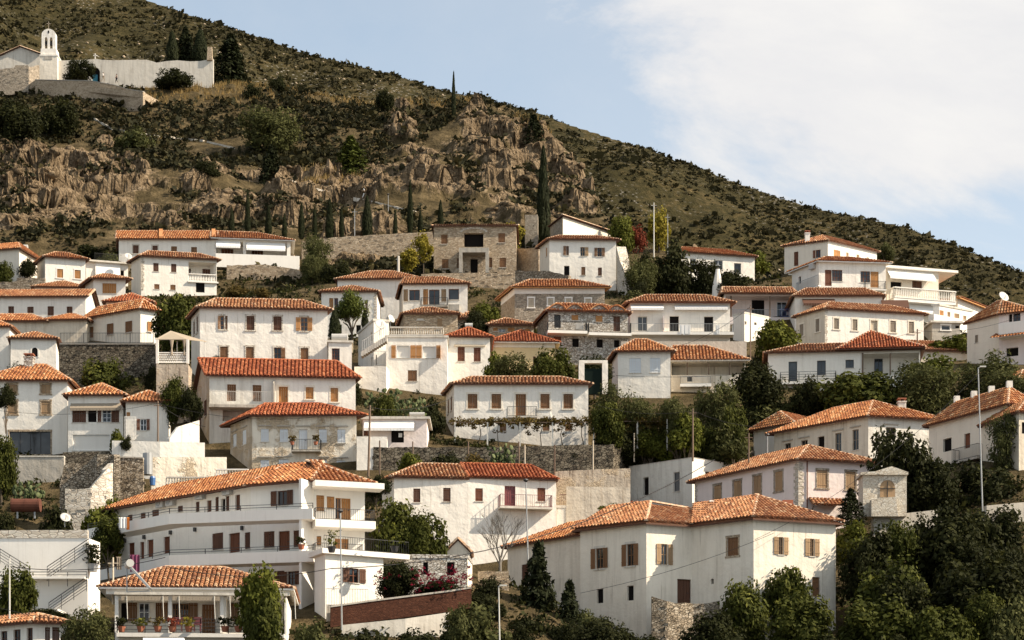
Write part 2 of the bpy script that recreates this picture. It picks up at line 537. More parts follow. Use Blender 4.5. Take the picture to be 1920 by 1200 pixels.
leafmat('leaf_cactus', (0.03, 0.04, 0.015), (0.075, 0.092, 0.038), (0.15, 0.165, 0.08), 0.0)
leafmat('flower_red', (0.06, 0.004, 0.010), (0.16, 0.008, 0.022), (0.30, 0.02, 0.05))
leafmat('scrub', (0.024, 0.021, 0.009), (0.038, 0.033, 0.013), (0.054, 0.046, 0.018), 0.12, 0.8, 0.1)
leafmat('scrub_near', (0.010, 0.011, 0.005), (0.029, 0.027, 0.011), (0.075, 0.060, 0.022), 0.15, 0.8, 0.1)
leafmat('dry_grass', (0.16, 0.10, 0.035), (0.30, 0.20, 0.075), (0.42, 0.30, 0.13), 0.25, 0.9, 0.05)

def terrain_mat(name, far):
    t = NT(name)
    P = t.pos()
    n1 = t.noise(P, 0.05, 6, 0.6); n2 = t.noise(P, 0.4, 6, 0.68); n3 = t.noise(P, 2.2, 5, 0.7)
    rock = t.attr('rock')
    soil = t.ramp(n2, [(0.25, (0.035, 0.027, 0.013)), (0.5, (0.078, 0.058, 0.029)), (0.75, (0.17, 0.125, 0.066))])
    if far:
        soil = t.ramp(t.math('ADD', t.math('MULTIPLY', n2, 0.6), t.math('MULTIPLY', n1, 0.4)),
                      [(0.32, (0.022, 0.019, 0.008)), (0.50, (0.038, 0.032, 0.013)), (0.60, (0.070, 0.053, 0.023)), (0.72, (0.17, 0.122, 0.060))])
        v = t.voro(P, 0.55)
        st = t.math('MULTIPLY', t.rng(v.outputs['Distance'], 0.32, 0.12), t.rng(t.noise(P, 0.03, 4), 0.42, 0.6))
        soil = t.mix(t.math('MULTIPLY', st, t.rng(n3, 0.4, 0.6)), soil, (0.34, 0.31, 0.27))
        h = t.math('ADD', n2, t.math('MULTIPLY', n3, 0.3))
        return t.done(soil, 0.95, t.bump(h, 1.0, 1.0), 0.05)
    wv = t.N('ShaderNodeVectorMath', operation='ADD'); t.put(wv.inputs[0], P); nn = t.N('ShaderNodeTexNoise'); t.put(nn.inputs['Vector'], P); nn.inputs['Scale'].default_value = 0.7; nn.inputs['Detail'].default_value = 4.0; t.put(wv.inputs[1], t.vec(nn.outputs['Color'], (1.6, 1.6, 1.6)))
    crack = t.voro(t.vec(wv.outputs[0], (1, 1, 0.55)), 0.75, 'DISTANCE_TO_EDGE').outputs['Distance']
    rk = t.ramp(t.math('ADD', t.math('MULTIPLY', n2, 0.55), t.math('MULTIPLY', n3, 0.45)),
                [(0.30, (0.050, 0.035, 0.020)), (0.47, (0.135, 0.096, 0.057)), (0.58, (0.24, 0.175, 0.108)), (0.72, (0.38, 0.30, 0.205))])
    rk = t.mix(t.rng(crack, 0.0, 0.07, 0.7, 0.0), rk, (0.05, 0.035, 0.02))
    m = t.rng(t.math('ADD', rock, t.rng(n2, 0.3, 0.7, -0.35, 0.35)), 0.35, 0.6)
    col = t.mix(m, soil, rk)
    h = t.math('ADD', t.math('MULTIPLY', n2, 1.0), t.math('ADD', t.math('MULTIPLY', n3, 0.5), t.math('MULTIPLY', t.math('MULTIPLY', rock, t.rng(crack, 0, 0.12)), 0.3)))
    return t.done(col, 0.95, t.bump(h, 1.0, 0.7), 0.05)
terrain_mat('hill_ground', False)
terrain_mat('mountain_ground', True)

# ------------------------------------------------------------------ house engine
CTRL = []          # ground control points (x, y, z) under the houses
UP = Vector((0, 0, 1))

class Face:
    def __init__(s, a, b, z0, z1):
        s.p = Vector((a.x, a.y, 0)); q = Vector((b.x, b.y, 0))
        s.L = (q - s.p).length
        s.u = (q - s.p).normalized()
        s.n = Vector((s.u.y, -s.u.x, 0))
        s.z0, s.z1 = z0, z1
        s.pxa = CX + F * a.x / a.y; s.pxb = CX + F * b.x / b.y
    def uz(s, px, py, off=0.0):
        d = Vector(((px - CX) / F, 1.0, (HY - py) / F))
        q = s.p + s.n * off
        t = (q.x * s.n.x + q.y * s.n.y) / (d.x * s.n.x + d.y * s.n.y)
        h = d * t
        return (h - q).dot(s.u), h.z
    def at(s, u, z, n=0.0):
        w = s.p + s.u * u + s.n * n
        return Vector((w.x, w.y, z))
    def rect(s, x0, x1, y0, y1, off=0.0):
        xm, ym = (x0 + x1) / 2, (y0 + y1) / 2
        return s.uz(x0, ym, off)[0], s.uz(x1, ym, off)[0], s.uz(xm, y1, off)[1], s.uz(xm, y0, off)[1]
    def back(s, d):
        """the same face moved d metres into the building"""
        f = Face(s.at(0, 0, -d), s.at(s.L, 0, -d), s.z0, s.z1)
        return f

def fbox(mb, fc, u0, u1, z0, z1, n0, n1):
    A = [fc.at(u0, z0, n1), fc.at(u1, z0, n1), fc.at(u1, z0, n0), fc.at(u0, z0, n0)]
    B = [fc.at(u0, z1, n1), fc.at(u1, z1, n1), fc.at(u1, z1, n0), fc.at(u0, z1, n0)]
    return mb.hexa(A + B)

def wall_face(mb, fc, holes, rec_mi=None):
    us = sorted({0.0, fc.L, *[h[0] for h in holes], *[h[1] for h in holes]})
    zs = sorted({fc.z0, fc.z1, *[h[2] for h in holes], *[h[3] for h in holes]})
    us = [u for u in us if -1e-6 <= u <= fc.L + 1e-6]
    zs = [z for z in zs if fc.z0 - 1e-6 <= z <= fc.z1 + 1e-6]
    for i in range(len(us) - 1):
        for j in range(len(zs) - 1):
            um, zm = (us[i] + us[i + 1]) / 2, (zs[j] + zs[j + 1]) / 2
            if any(h[0] < um < h[1] and h[2] < zm < h[3] for h in holes): continue
            mb.face([fc.at(us[i], zs[j]), fc.at(us[i + 1], zs[j]), fc.at(us[i + 1], zs[j + 1]), fc.at(us[i], zs[j + 1])])
    for (a, b, c, d, r) in holes:
        mb.face([fc.at(a, c), fc.at(a, d), fc.at(a, d, -r), fc.at(a, c, -r)])
        mb.face([fc.at(b, d), fc.at(b, c), fc.at(b, c, -r), fc.at(b, d, -r)])
        mb.face([fc.at(a, d), fc.at(b, d), fc.at(b, d, -r), fc.at(a, d, -r)])
        mb.face([fc.at(b, c), fc.at(a, c), fc.at(a, c, -r), fc.at(b, c, -r)])
        mb.face([fc.at(a, c, -r), fc.at(b, c, -r), fc.at(b, d, -r), fc.at(a, d, -r)])

def leaf_panel(mb, fc, u0, u1, z0, z1, n0, n1, boards=3):
    g = (u1 - u0) / boards
    for k in range(boards):
        fbox(mb, fc, u0 + k * g + 0.012, u0 + (k + 1) * g - 0.012, z0, z1, n0, n1 - (0.006 if k % 2 else 0))
    for zz_ in (z0 + (z1 - z0) * 0.16, z0 + (z1 - z0) * 0.80):
        fbox(mb, fc, u0, u1, zz_, zz_ + 0.07, n1, n1 + 0.02)

def opening(root, fc, st, u0, u1, z0, z1, c='wood_brown', t=None, sh='lr', sw=None, fr=None, rec=0.22, grid=(1, 1), lin=False, name=None, pane='glass_dark'):
    """one window or door with its parts"""
    door = st == 'D'
    nm = name or ('door' if door else 'window')
    m = MB()
    e = 0.055
    fm = fr or ('wood_white' if st in 'B' else c)
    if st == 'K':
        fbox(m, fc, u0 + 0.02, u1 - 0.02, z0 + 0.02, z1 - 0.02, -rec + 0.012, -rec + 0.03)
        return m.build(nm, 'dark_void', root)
    # frame: four sticks
    for a in ((u0 + 0.004, u0 + e, z0 + 0.004, z1 - 0.004), (u1 - e, u1 - 0.004, z0 + 0.004, z1 - 0.004), (u0 + e, u1 - e, z0 + 0.004, z0 + e), (u0 + e, u1 - e, z1 - e, z1 - 0.004)):
        fbox(m, fc, *a, -rec + 0.01, -rec + 0.085)
    if st in 'OGH':
        for k in range(1, grid[0] + 1):
            uu = u0 + (u1 - u0) * k / (grid[0] + 1)
            fbox(m, fc, uu - 0.03, uu + 0.03, z0 + e, z1 - e, -rec + 0.03, -rec + 0.075)
        for k in range(1, grid[1] + 1):
            q = z0 + (z1 - z0) * k / (grid[1] + 1)
            fbox(m, fc, u0 + e, u1 - e, q - 0.02, q + 0.02, -rec + 0.03, -rec + 0.07)
    w = m.build(nm, fm, root)
    if st in 'OGH':
        p = MB(); fbox(p, fc, u0 + e, u1 - e, z0 + e, z1 - e, -rec + 0.012, -rec + 0.04); p.build('pane', pane, w)
    if st == 'S':
        um = (u0 + u1) / 2
        for a, b in ((u0 + 0.01, um - 0.008), (um + 0.008, u1 - 0.01)):
            p = MB(); leaf_panel(p, fc, a, b, z0 + 0.015, z1 - 0.015, -0.075, -0.035); p.build('shutter', c, w)
    if st == 'B':
        p = MB()
        k = max(6, int((z1 - z0) / 0.12)); dz = (z1 - z0 - 2 * e) / k
        for i in range(k):
            fbox(p, fc, u0 + e, u1 - e, z0 + e + i * dz, z0 + e + (i + 0.9) * dz, -rec + 0.02, -rec + 0.05)
        p.build('roller_blind', 'paint_white', w)
    if door:
        p = MB(); leaf_panel(p, fc, u0 + e, u1 - e, z0 + 0.02, z1 - e, -rec + 0.02, -rec + 0.07, 4); p.build('door_leaf', c, w)
        p = MB(); p.box(fc.at(u0 + (u1 - u0) * 0.8, z0 + (z1 - z0) * 0.45, -rec + 0.10), 0.06, 0.03, 0.02, (fc.u, fc.n, UP)); p.build('handle', 'metal_dark', w)
    if st == 'O':
        g = sw or (u1 - u0) * 0.5
        for side in sh:
            a, b = (u0 - g - 0.02, u0 - 0.02) if side == 'l' else (u1 + 0.02, u1 + g + 0.02)
            p = MB(); leaf_panel(p, fc, a, b, z0 + 0.01, z1 - 0.01, 0.03, 0.07); p.build('shutter', c, w)
    if st == 'H':        # shutters standing half open, square to the wall
        g = (u1 - u0) * 0.5
        for uu in (u0, u1):
            p = MB(); fbox(p, fc, uu - 0.02, uu + 0.02, z0 + 0.01, z1 - 0.01, -0.02, g); p.build('shutter', c, w)
    if t:
        p = MB(); k = 0.13
        o_ = 0.0 if st != 'O' else 0.0
        fbox(p, fc, u0 - k, u0 - 0.003, z0, z1, 0.003, 0.028)
        fbox(p, fc, u1 + 0.003, u1 + k, z0, z1, 0.003, 0.028)
        fbox(p, fc, u0 - k - 0.03, u1 + k + 0.03, z1 + 0.003, z1 + 0.18, 0.003, 0.034)
        p.build('surround', t, w)
        p = MB(); fbox(p, fc, u0 - k - 0.06, u1 + k + 0.06, z0 - 0.13, z0 - 0.004, 0.003, 0.075); p.build('sill', t, w)
    elif not door and z1 - z0 < 1.9:
        p = MB(); fbox(p, fc, u0 - 0.08, u1 + 0.08, z0 - 0.07, z0 - 0.004, 0.003, 0.06); p.build('sill', 'concrete_pale', w)
    if lin:
        p = MB(); fbox(p, fc, u0 - 0.25, u1 + 0.25, z1 + 0.22, z1 + 0.32, 0.003, 0.11); p.build('lintel', 'concrete', w)
    return w

# ---- roofs
def tile_plane(mb, poly, w=0.34, cl=0.42, seed=0, mute=0.0):
    """barrel tiles on a roof plane; the first edge of poly is the eave"""
    A, B = poly[0], poly[1]
    e = (B - A).normalized()
    n = None
    for k in range(2, len(poly)):
        c = e.cross(poly[k] - A)
        if c.length > 1e-3: n = c.normalized(); break
    if n is None: return
    if n.z < 0: n = -n
    s = n.cross(e)
    if s.z < 0: s = -s
    P2 = [((p - A).dot(e), (p - A).dot(s)) for p in poly]
    a0, a1 = min(p[0] for p in P2), max(p[0] for p in P2)
    N = max(1, int(round((a1 - a0) / w))); ww = (a1 - a0) / N
    r = random.Random(seed)
    rr = ww * 0.37
    for i in range(N):
        a = a0 + (i + 0.5) * ww
        hit = []
        for k in range(len(P2)):
            (xa, ya), (xb, yb) = P2[k], P2[(k + 1) % len(P2)]
            if (xa <= a < xb) or (xb <= a < xa):
                hit.append(ya + (yb - ya) * (a - xa) / (xb - xa))
        if len(hit) < 2: continue
        b0, b1 = min(hit), max(hit)
        if b1 - b0 < 0.12: continue
        b = b0 - 0.07
        base = r.random()
        while b < b1 - 0.05:
            t = min(b + cl, b1)
            mb.cv = min(1, max(0, 0.48 + (r.random() - 0.5) * 0.8 + (base - 0.5) * 0.25 + (0.3 if r.random() < 0.08 else 0) - (0.35 if r.random() < 0.05 else 0)))
            ja = (r.random() - 0.5) * 0.045; jh = (r.random()) * 0.03
            idx = len(mb.v)
            for bb, hh, q in ((b, 0.055 + jh, 1.06), (t + 0.04, 0.012, 0.94)):
                for ca, ch in ((-1.0, 0.0), (-0.55, 0.11), (0.55, 0.11), (1.0, 0.0)):
                    pnt = A + e * (a + ja + ca * rr * q) + s * bb + n * (ch + hh + 0.01)
                    mb.v.append((pnt.x, pnt.y, pnt.z))
            for k in range(3):
                mb.f.append((idx + k, idx + k + 1, idx + 5 + k, idx + 4 + k)); mb.m.append(0); mb.c.append(mb.cv)
            mb.f.append((idx, idx + 3, idx + 2, idx + 1)); mb.m.append(0); mb.c.append(0.0)
            b += cl

def cap_line(mb, P, Q, r=0.15, seed=0):
    P, Q = Vector(P), Vector(Q)
    d = Q - P; L = d.length
    if L < 0.2: return
    d.normalize()
    side = d.cross(UP).normalized(); up = side.cross(d).normalized()
    k = max(1, int(L / 0.42)); g = L / k
    rr = random.Random(seed)
    for i in range(k):
        a, b = P + d * (i * g - 0.03), P + d * ((i + 1) * g + 0.03)
        mb.cv = 0.2 + 0.7 * rr.random()
        ring = []
        for p, q in ((a, 1.08), (b, 0.95)):
            ring.append([p + side * r * q * cx + up * (r * q * cz - 0.02) for cx, cz in ((-1, 0.1), (-0.7, 0.75), (0, 1.05), (0.7, 0.75), (1, 0.1))])
        for j in range(4):
            mb.face([ring[0][j], ring[0][j + 1], ring[1][j + 1], ring[1][j]])
        mb.face(ring[0][::-1]); mb.face(ring[1])

def offset_poly(P, o):
    """grow a counter-clockwise polygon (xy) by o"""
    n = len(P); out = []
    for i in range(n):
        a, b, c = P[i - 1], P[i], P[(i + 1) % n]
        u = Vector((b.x - a.x, b.y - a.y, 0)).normalized(); v = Vector((c.x - b.x, c.y - b.y, 0)).normalized()
        n1 = Vector((u.y, -u.x, 0)); n2 = Vector((v.y, -v.x, 0))
        bis = n1 + n2
        k = max(0.35, 1 + n1.dot(n2))
        out.append(Vector((b.x, b.y, 0)) + bis * (o / k))
    return out

def offset_line(P, d):
    """shift an open polyline inwards (away from its outward side) by d, mitred"""
    out = []
    n = len(P)
    for i in range(n):
        ns = []
        if i > 0:
            u = (P[i] - P[i - 1]); u = Vector((u.x, u.y, 0)).normalized(); ns.append(Vector((-u.y, u.x, 0)))
        if i < n - 1:
            u = (P[i + 1] - P[i]); u = Vector((u.x, u.y, 0)).normalized(); ns.append(Vector((-u.y, u.x, 0)))
        if len(ns) == 1: b = ns[0] * d
        else: b = (ns[0] + ns[1]) * (d / max(0.5, 1 + ns[0].dot(ns[1])))
        out.append(Vector((P[i].x, P[i].y, 0)) + b)
    return out

def finish_roof(root, planes, caps, tile, soffit, seed, cap_mat='tile_cap', thick=0.12, w=0.30, cl=0.40, drop=0.0):
    d = MB()
    for poly in planes:
        poly = [p - UP * drop for p in poly]
        q = [p + Vector((0, 0, -thick)) for p in poly]
        d.mi = 0; d.face(poly)
        d.mi = 1; d.face(q[::-1])
        for i in range(len(poly)):
            j = (i + 1) % len(poly)
            d.face([q[i], q[j], poly[j], poly[i]])
    d.c = [0.15] * len(d.f)
    ro = d.build('roof', [tile, soffit], root, attr=True)
    t = MB()
    for i, poly in enumerate(planes):
        e = (poly[1] - poly[0]).cross(poly[2] - poly[0]).normalized()
        if e.z < 0: e = -e
        c = sum(poly, Vector()) / len(poly)
        if e.dot((-c).normalized()) > -0.22:
            tile_plane(t, poly, w=w, cl=cl, seed=seed * 10 + i)
    t.build('roof_tiles', tile, ro, attr=True, kind='stuff')
    c = MB()
    for i, (a, b) in enumerate(caps): cap_line(c, a, b, seed=seed + i)
    c.build('ridge_cap', cap_mat, ro, attr=True)
    return ro

_seed = [0]
class H: pass

def house(name, label, zn, s, pts, base, depth=7.0, roof='hip', ridge=None, rise=None, hip=(1, 1), over=0.4, wall='plaster_white',
          walls=None, tile='tile_old', ops=(), root=None, cat='house', ref=0, soffit='wood_dark', axis=None, under=3.0, lean=0.0,
          parapet=0.0, opt=None, tw=0.30, cap_mat='tile_cap', ctrl=True, strip=False, rdz=None):
    """walls, roof, windows of one building block. pts: wall-top corners in the picture, left to right, all at one height"""
    _seed[0] += 1
    h = H()
    px = [zn(*p[:2]) for p in pts]
    Yr = F / s
    Zt = (HY - px[ref][1]) * Yr / F
    P = []
    for (x, y), p in zip(px, pts):
        Y = F / p[2] if len(p) > 2 else Zt * F / (HY - y)
        P.append(Vector(((x - CX) * Y / F, Y, 0)))
    zb = (HY - zn(pts[ref][0], base)[1]) * Yr / F
    z0 = zb - under
    h.P, h.Zt, h.zb = P, Zt, zb
    if len(P) == 2:
        u = (P[1] - P[0]).normalized(); b = Vector((-u.y, u.x, 0))
        a = radians(lean); b = Vector((b.x * cos(a) - b.y * sin(a), b.x * sin(a) + b.y * cos(a), 0))
        Q = [P[0], P[1], P[1] + b * depth, P[0] + b * depth]
    elif len(P) == 3 and not strip:
        Q = [P[0], P[1], P[2], P[0] + P[2] - P[1]]
    else:
        ob = offset_line(P, depth)
        if lean:
            a = radians(lean); ob = [p + Vector(((q - p).x * cos(a) - (q - p).y * sin(a), (q - p).x * sin(a) + (q - p).y * cos(a), 0)) for p, q in zip(P, ob)]
        Q = P + ob[::-1]
    h.Q = Q
    if ctrl:
        for p in P: CTRL.append((p.x, p.y, zb - 0.3))
        m_ = sum(Q, Vector()) / len(Q); CTRL.append((m_.x, m_.y, zb - 0.1))
    c0 = P[ref]
    if root is None:
        root = tag(empty(name, (c0.x, c0.y, zb), label, cat), kind='thing')
    h.root = root
    nf = len(P) - 1
    h.faces = [Face(P[i], P[i + 1], z0, Zt) for i in range(nf)]
    # openings
    todo = [[] for _ in range(nf)]
    for o in ops:
        st, x0, x1, y0, y1 = o[:5]
        kw = dict(opt or {})
        if len(o) > 5: kw.update(o[5])
        a, b = zn(x0, y0), zn(x1, y1)
        xm = (a[0] + b[0]) / 2
        fi = kw.pop('f', None)
        if fi is None:
            fi = min(range(nf), key=lambda i: 0 if min(h.faces[i].pxa, h.faces[i].pxb) <= xm <= max(h.faces[i].pxa, h.faces[i].pxb) else min(abs(h.faces[i].pxa - xm), abs(h.faces[i].pxb - xm)) + 1)
        todo[fi].append((st, *h.faces[fi].rect(a[0], b[0], a[1], b[1]), kw))
    mats = walls or [wall]
    wm = MB()
    for i in range(len(Q)):
        fc = h.faces[i] if i < nf else Face(Q[i], Q[(i + 1) % len(Q)], z0, Zt)
        holes = []
        if i < nf:
            for (st, u0, u1, a, b, kw) in todo[i]:
                u0, u1 = max(0.06, u0), min(fc.L - 0.06, u1)
                b = min(b, Zt - 0.05)
                a = max(a, z0 + 0.05)
                if u1 - u0 > 0.1 and b > a: holes.append((u0, u1, a, b, kw.get('rec', 0.22) if st != 'R' else kw.get('d', 1.8)))
        wm.mi = min(i, len(mats) - 1)
        wall_face(wm, fc, holes)
    # roof
    if roof == 'flat':
        wm.mi = 0
        wm.face([Vector((q.x, q.y, Zt)) for q in Q])
    seed = _seed[0]
    if roof in ('hip', 'gable'):
        E = [Vector((q.x, q.y, Zt - 0.01)) for q in offset_poly(Q, over)]
        if len(Q) == 4:
            l0 = ((Q[1] - Q[0]).length + (Q[3] - Q[2]).length) / 2; l1 = ((Q[2] - Q[1]).length + (Q[0] - Q[3]).length) / 2
            ax = axis if axis is not None else (0 if l0 >= l1 else 1)
            if ax == 0: m0, m1, hw = (E[3] + E[0]) / 2, (E[1] + E[2]) / 2, l1 / 2 + over
            else: m0, m1, hw = (E[0] + E[1]) / 2, (E[2] + E[3]) / 2, l0 / 2 + over
            d = (m1 - m0); LL = d.length; d.normalize()
            h0, h1 = (0, 0) if roof == 'gable' else hip
            i0, i1 = h0 * hw, h1 * hw
            if i0 + i1 > LL - 0.3:
                k = (LL - 0.3) / (i0 + i1); i0 *= k; i1 *= k
            r0, r1 = m0 + d * i0, m1 - d * i1
            rm = (r0 + r1) / 2
            if ridge is not None:
                Zr = (HY - zn(pts[0][0], ridge)[1]) * rm.y / F
            else: Zr = Zt + (rise if rise is not None else hw * 0.42)
            Zr = max(Zr, Zt + 0.25)
            r0.z = r1.z = Zr
            h.r0, h.r1 = r0, r1
            caps = [(r0, r1)]
            if ax == 0:
                planes = [[E[0], E[1], r1, r0], [E[2], E[3], r0, r1]]
                ends = [(E[3], E[0], r0, h0, Q[3], Q[0]), (E[1], E[2], r1, h1, Q[1], Q[2])]
            else:
                planes = [[E[1], E[2], r1, r0], [E[3], E[0], r0, r1]]
                ends = [(E[0], E[1], r0, h0, Q[0], Q[1]), (E[2], E[3], r1, h1, Q[2], Q[3])]
            for (a, b, r_, hh, qa, qb) in ends:
                if hh > 0.02:
                    planes.append([a, b, r_]); caps += [(a, r_), (b, r_)]
                else:
                    qm = (qa + qb) / 2
                    wm.mi = min(1, len(mats) - 1) if ax == 0 else 0
                    wm.face([Vector((qa.x, qa.y, Zt)), Vector((qb.x, qb.y, Zt)), Vector((qm.x, qm.y, Zr - 0.14))])
                    caps += [(a, r_), (b, r_)]
        else:
            n = len(P)
            Ef = E[:n]; Eb = E[n:][::-1]
            M = [(a + b) / 2 for a, b in zip(Ef, Eb)]
            hw = depth / 2 + over
            dv = (M[1] - M[0]).normalized(); M[0] = M[0] + dv * hw * hip[0]
            dv = (M[-2] - M[-1]).normalized(); M[-1] = M[-1] + dv * hw * hip[1]
            mid = M[ref]
            Zr = (HY - zn(0, ridge)[1]) * mid.y / F if ridge is not None else Zt + (rise if rise is not None else hw * 0.42)
            for i_, q in enumerate(M): q.z = Zr + (rdz[i_] if rdz else 0)
            h.ridge = M
            planes = [[Ef[i], Ef[i + 1], M[i + 1], M[i]] for i in range(n - 1)] + [[Eb[i + 1], Eb[i], M[i], M[i + 1]] for i in range(n - 1)]
            planes += [[Eb[0], Ef[0], M[0]], [Ef[-1], Eb[-1], M[-1]]]
            caps = [(M[i], M[i + 1]) for i in range(n - 1)] + [(Ef[i], M[i]) for i in range(n)]
        w_ = wm.build('wall', mats, root)
        h.roof = finish_roof(root, planes, caps, tile, soffit, seed, cap_mat, w=tw, drop=0.14 if rdz else 0.0)
        h.planes = planes
    else:
        w_ = wm.build('wall', mats, root)
        h.roof = None
        if roof == 'flat':
            if parapet > 0:
                pm = MB(); E = offset_poly(Q, 0.05); I = offset_poly(Q, -0.15)
                for i in range(len(Q)):
                    j = (i + 1) % len(Q)
                    A = [E[i], E[j], I[j], I[i]]
                    pm.hexa([Vector((q.x, q.y, Zt + 0.003)) for q in A] + [Vector((q.x, q.y, Zt + parapet)) for q in A])
                pm.build('parapet', mats[0], root)
            elif over > 0:
                pm = MB(); E = offset_poly(Q, over)
                pm.hexa([Vector((q.x, q.y, Zt + 0.003)) for q in E] + [Vector((q.x, q.y, Zt + 0.22)) for q in E])
                h.roof = pm.build('roof', 'concrete_pale' if wall != 'paint_white' else 'paint_white', root)
        if roof == 'shed':
            E = [Vector((q.x, q.y, Zt)) for q in offset_poly(Q, over)]
            dz = rise or 1.2
            E[2].z += dz; E[3].z += dz
            h.roof = finish_roof(root, [E], [(E[3], E[2])], tile, soffit, seed, cap_mat, w=tw)
            wm2 = MB(); wm2.face([Vector((Q[1].x, Q[1].y, Zt)), Vector((Q[2].x, Q[2].y, Zt)), Vector((Q[2].x, Q[2].y, Zt + dz - 0.15))])
            wm2.face([Vector((Q[3].x, Q[3].y, Zt)), Vector((Q[0].x, Q[0].y, Zt)), Vector((Q[3].x, Q[3].y, Zt + dz - 0.15))][::-1])
            wm2.build('gable', mats[0], root)
    h.wall = w_
    for i in range(nf):
        fc = h.faces[i]
        for (st, u0, u1, a, b, kw) in todo[i]:
            u0, u1 = max(0.06, u0), min(fc.L - 0.06, u1); b = min(b, Zt - 0.05)
            if st == 'R' or u1 - u0 <= 0.1 or b <= a: continue
            opening(root, fc, st, u0, u1, a, b, **kw)
    h.zn, h.s = zn, s
    return h

def inner(h, fi, d, ops, opt=None):
    """windows and doors on the back wall of a recess d metres deep"""
    fc = h.faces[fi].back(d - 0.13)
    for o in ops:
        st, x0, x1, y0, y1 = o[:5]
        kw = dict(opt or {})
        if len(o) > 5: kw.update(o[5])
        a, b = h.zn(x0, y0), h.zn(x1, y1)
        u0, u1, z0, z1 = fc.rect(a[0], b[0], a[1], b[1])
        kw.setdefault('rec', 0.12)
        opening(h.root, fc, st, u0, u1, z0, z1, **kw)

def bars_between(mb, a, b, z0, z1, gap=0.13, r=0.011, rails=(0.04, 1.0), post=None):
    """metal railing from a to b (xy), standing z0..z1"""
    a = Vector((a.x, a.y, 0)); b = Vector((b.x, b.y, 0))
    L = (b - a).length
    if L < 0.05: return
    for q in rails:
        z = z0 + (z1 - z0) * q
        mb.bar(a + UP * z, b + UP * z, 0.04, 0.035)
    k = max(1, int(L / gap)) if gap else 0
    for i in range(k + 1):
        p = a + (b - a) * (i / max(1, k))
        mb.bar(p + UP * z0, p + UP * z1, r * 2, r * 2)
    if post:
        k = max(1, int(L / post))
        for i in range(k + 1):
            p = a + (b - a) * (i / k)
            mb.bar(p + UP * z0, p + UP * (z1 + 0.02), 0.05, 0.05)

def balusters_between(mb, a, b, z0, z1, gap=0.24):
    a = Vector((a.x, a.y, 0)); b = Vector((b.x, b.y, 0)); L = (b - a).length
    if L < 0.2: return
    u = (b - a).normalized(); nn = Vector((u.y, -u.x, 0))
    for q0, q1, wd in ((z0, z0 + 0.09, 0.11), (z1 - 0.11, z1, 0.13)):
        mb.box((a + b) / 2 + UP * (q0 + q1) / 2, L / 2, wd, (q1 - q0) / 2, (u, nn, UP))
    k = max(1, int(L / gap)); hh = z1 - z0 - 0.2
    for i in range(k + 1):
        p = a + (b - a) * (i / k) + UP * (z0 + 0.09)
        mb.lathe(p, [(0.055, 0), (0.055, hh * 0.08), (0.075, hh * 0.3), (0.04, hh * 0.7), (0.055, hh)], 6)

def balcony(h, fi, x0, x1, ytop, yrail, out=1.1, thick=0.16, style='bars', slab='concrete_pale', rail='metal_dark', sides=True, gap=0.13, name='balcony'):
    """slab on the wall; x0,x1 at its outer edge, ytop its floor, yrail the handrail (zone coordinates)"""
    zn, fc = h.zn, h.faces[fi]
    a, b = zn(x0, ytop), zn(x1, yrail)
    u0, u1, zf, zr = fc.rect(a[0], b[0], b[1], a[1], out)
    m = MB(); fbox(m, fc, u0, u1, zf - thick, zf, 0.004, out)
    s = m.build(name, slab, h.root)
    r = MB()
    A, B, C, D = fc.at(u0 + 0.04, 0, 0.02), fc.at(u0 + 0.04, 0, out - 0.05), fc.at(u1 - 0.04, 0, out - 0.05), fc.at(u1 - 0.04, 0, 0.02)
    segs = [(B, C)] + ([(A, B), (C, D)] if sides else [])
    for p, q in segs:
        if style == 'bars': bars_between(r, p, q, zf + 0.003, zr, gap)
        elif style == 'rails': bars_between(r, p, q, zf + 0.003, zr, None, rails=(0.25, 0.5, 0.75, 1.0), post=1.6); bars_between(r, p, q, zf + 0.003, zr, None, rails=(), post=1.6)
        elif style == 'baluster': balusters_between(r, p, q, zf + 0.003, zr)
        elif style == 'solid':
            u = (q - p).normalized(); nn = Vector((u.y, -u.x, 0))
            r.box((p + q) / 2 + UP * (zf + zr) / 2, (q - p).length / 2, 0.05, (zr - zf) / 2, (u, nn, UP))
    r.build('railing' if style in ('bars', 'rails') else 'balustrade', rail, s)
    return fc, u0, u1, zf, zr, s

def part_box(h, fi, name, mat, x0, x1, y0, y1, n0, n1, off=0.0, parent=None):
    fc = h.faces[fi]
    a, b = h.zn(x0, y0), h.zn(x1, y1)
    u0, u1, z0, z1 = fc.rect(a[0], b[0], a[1], b[1], off)
    m = MB(); fbox(m, fc, u0, u1, z0, z1, n0, n1)
    return m.build(name, mat, parent or h.root)

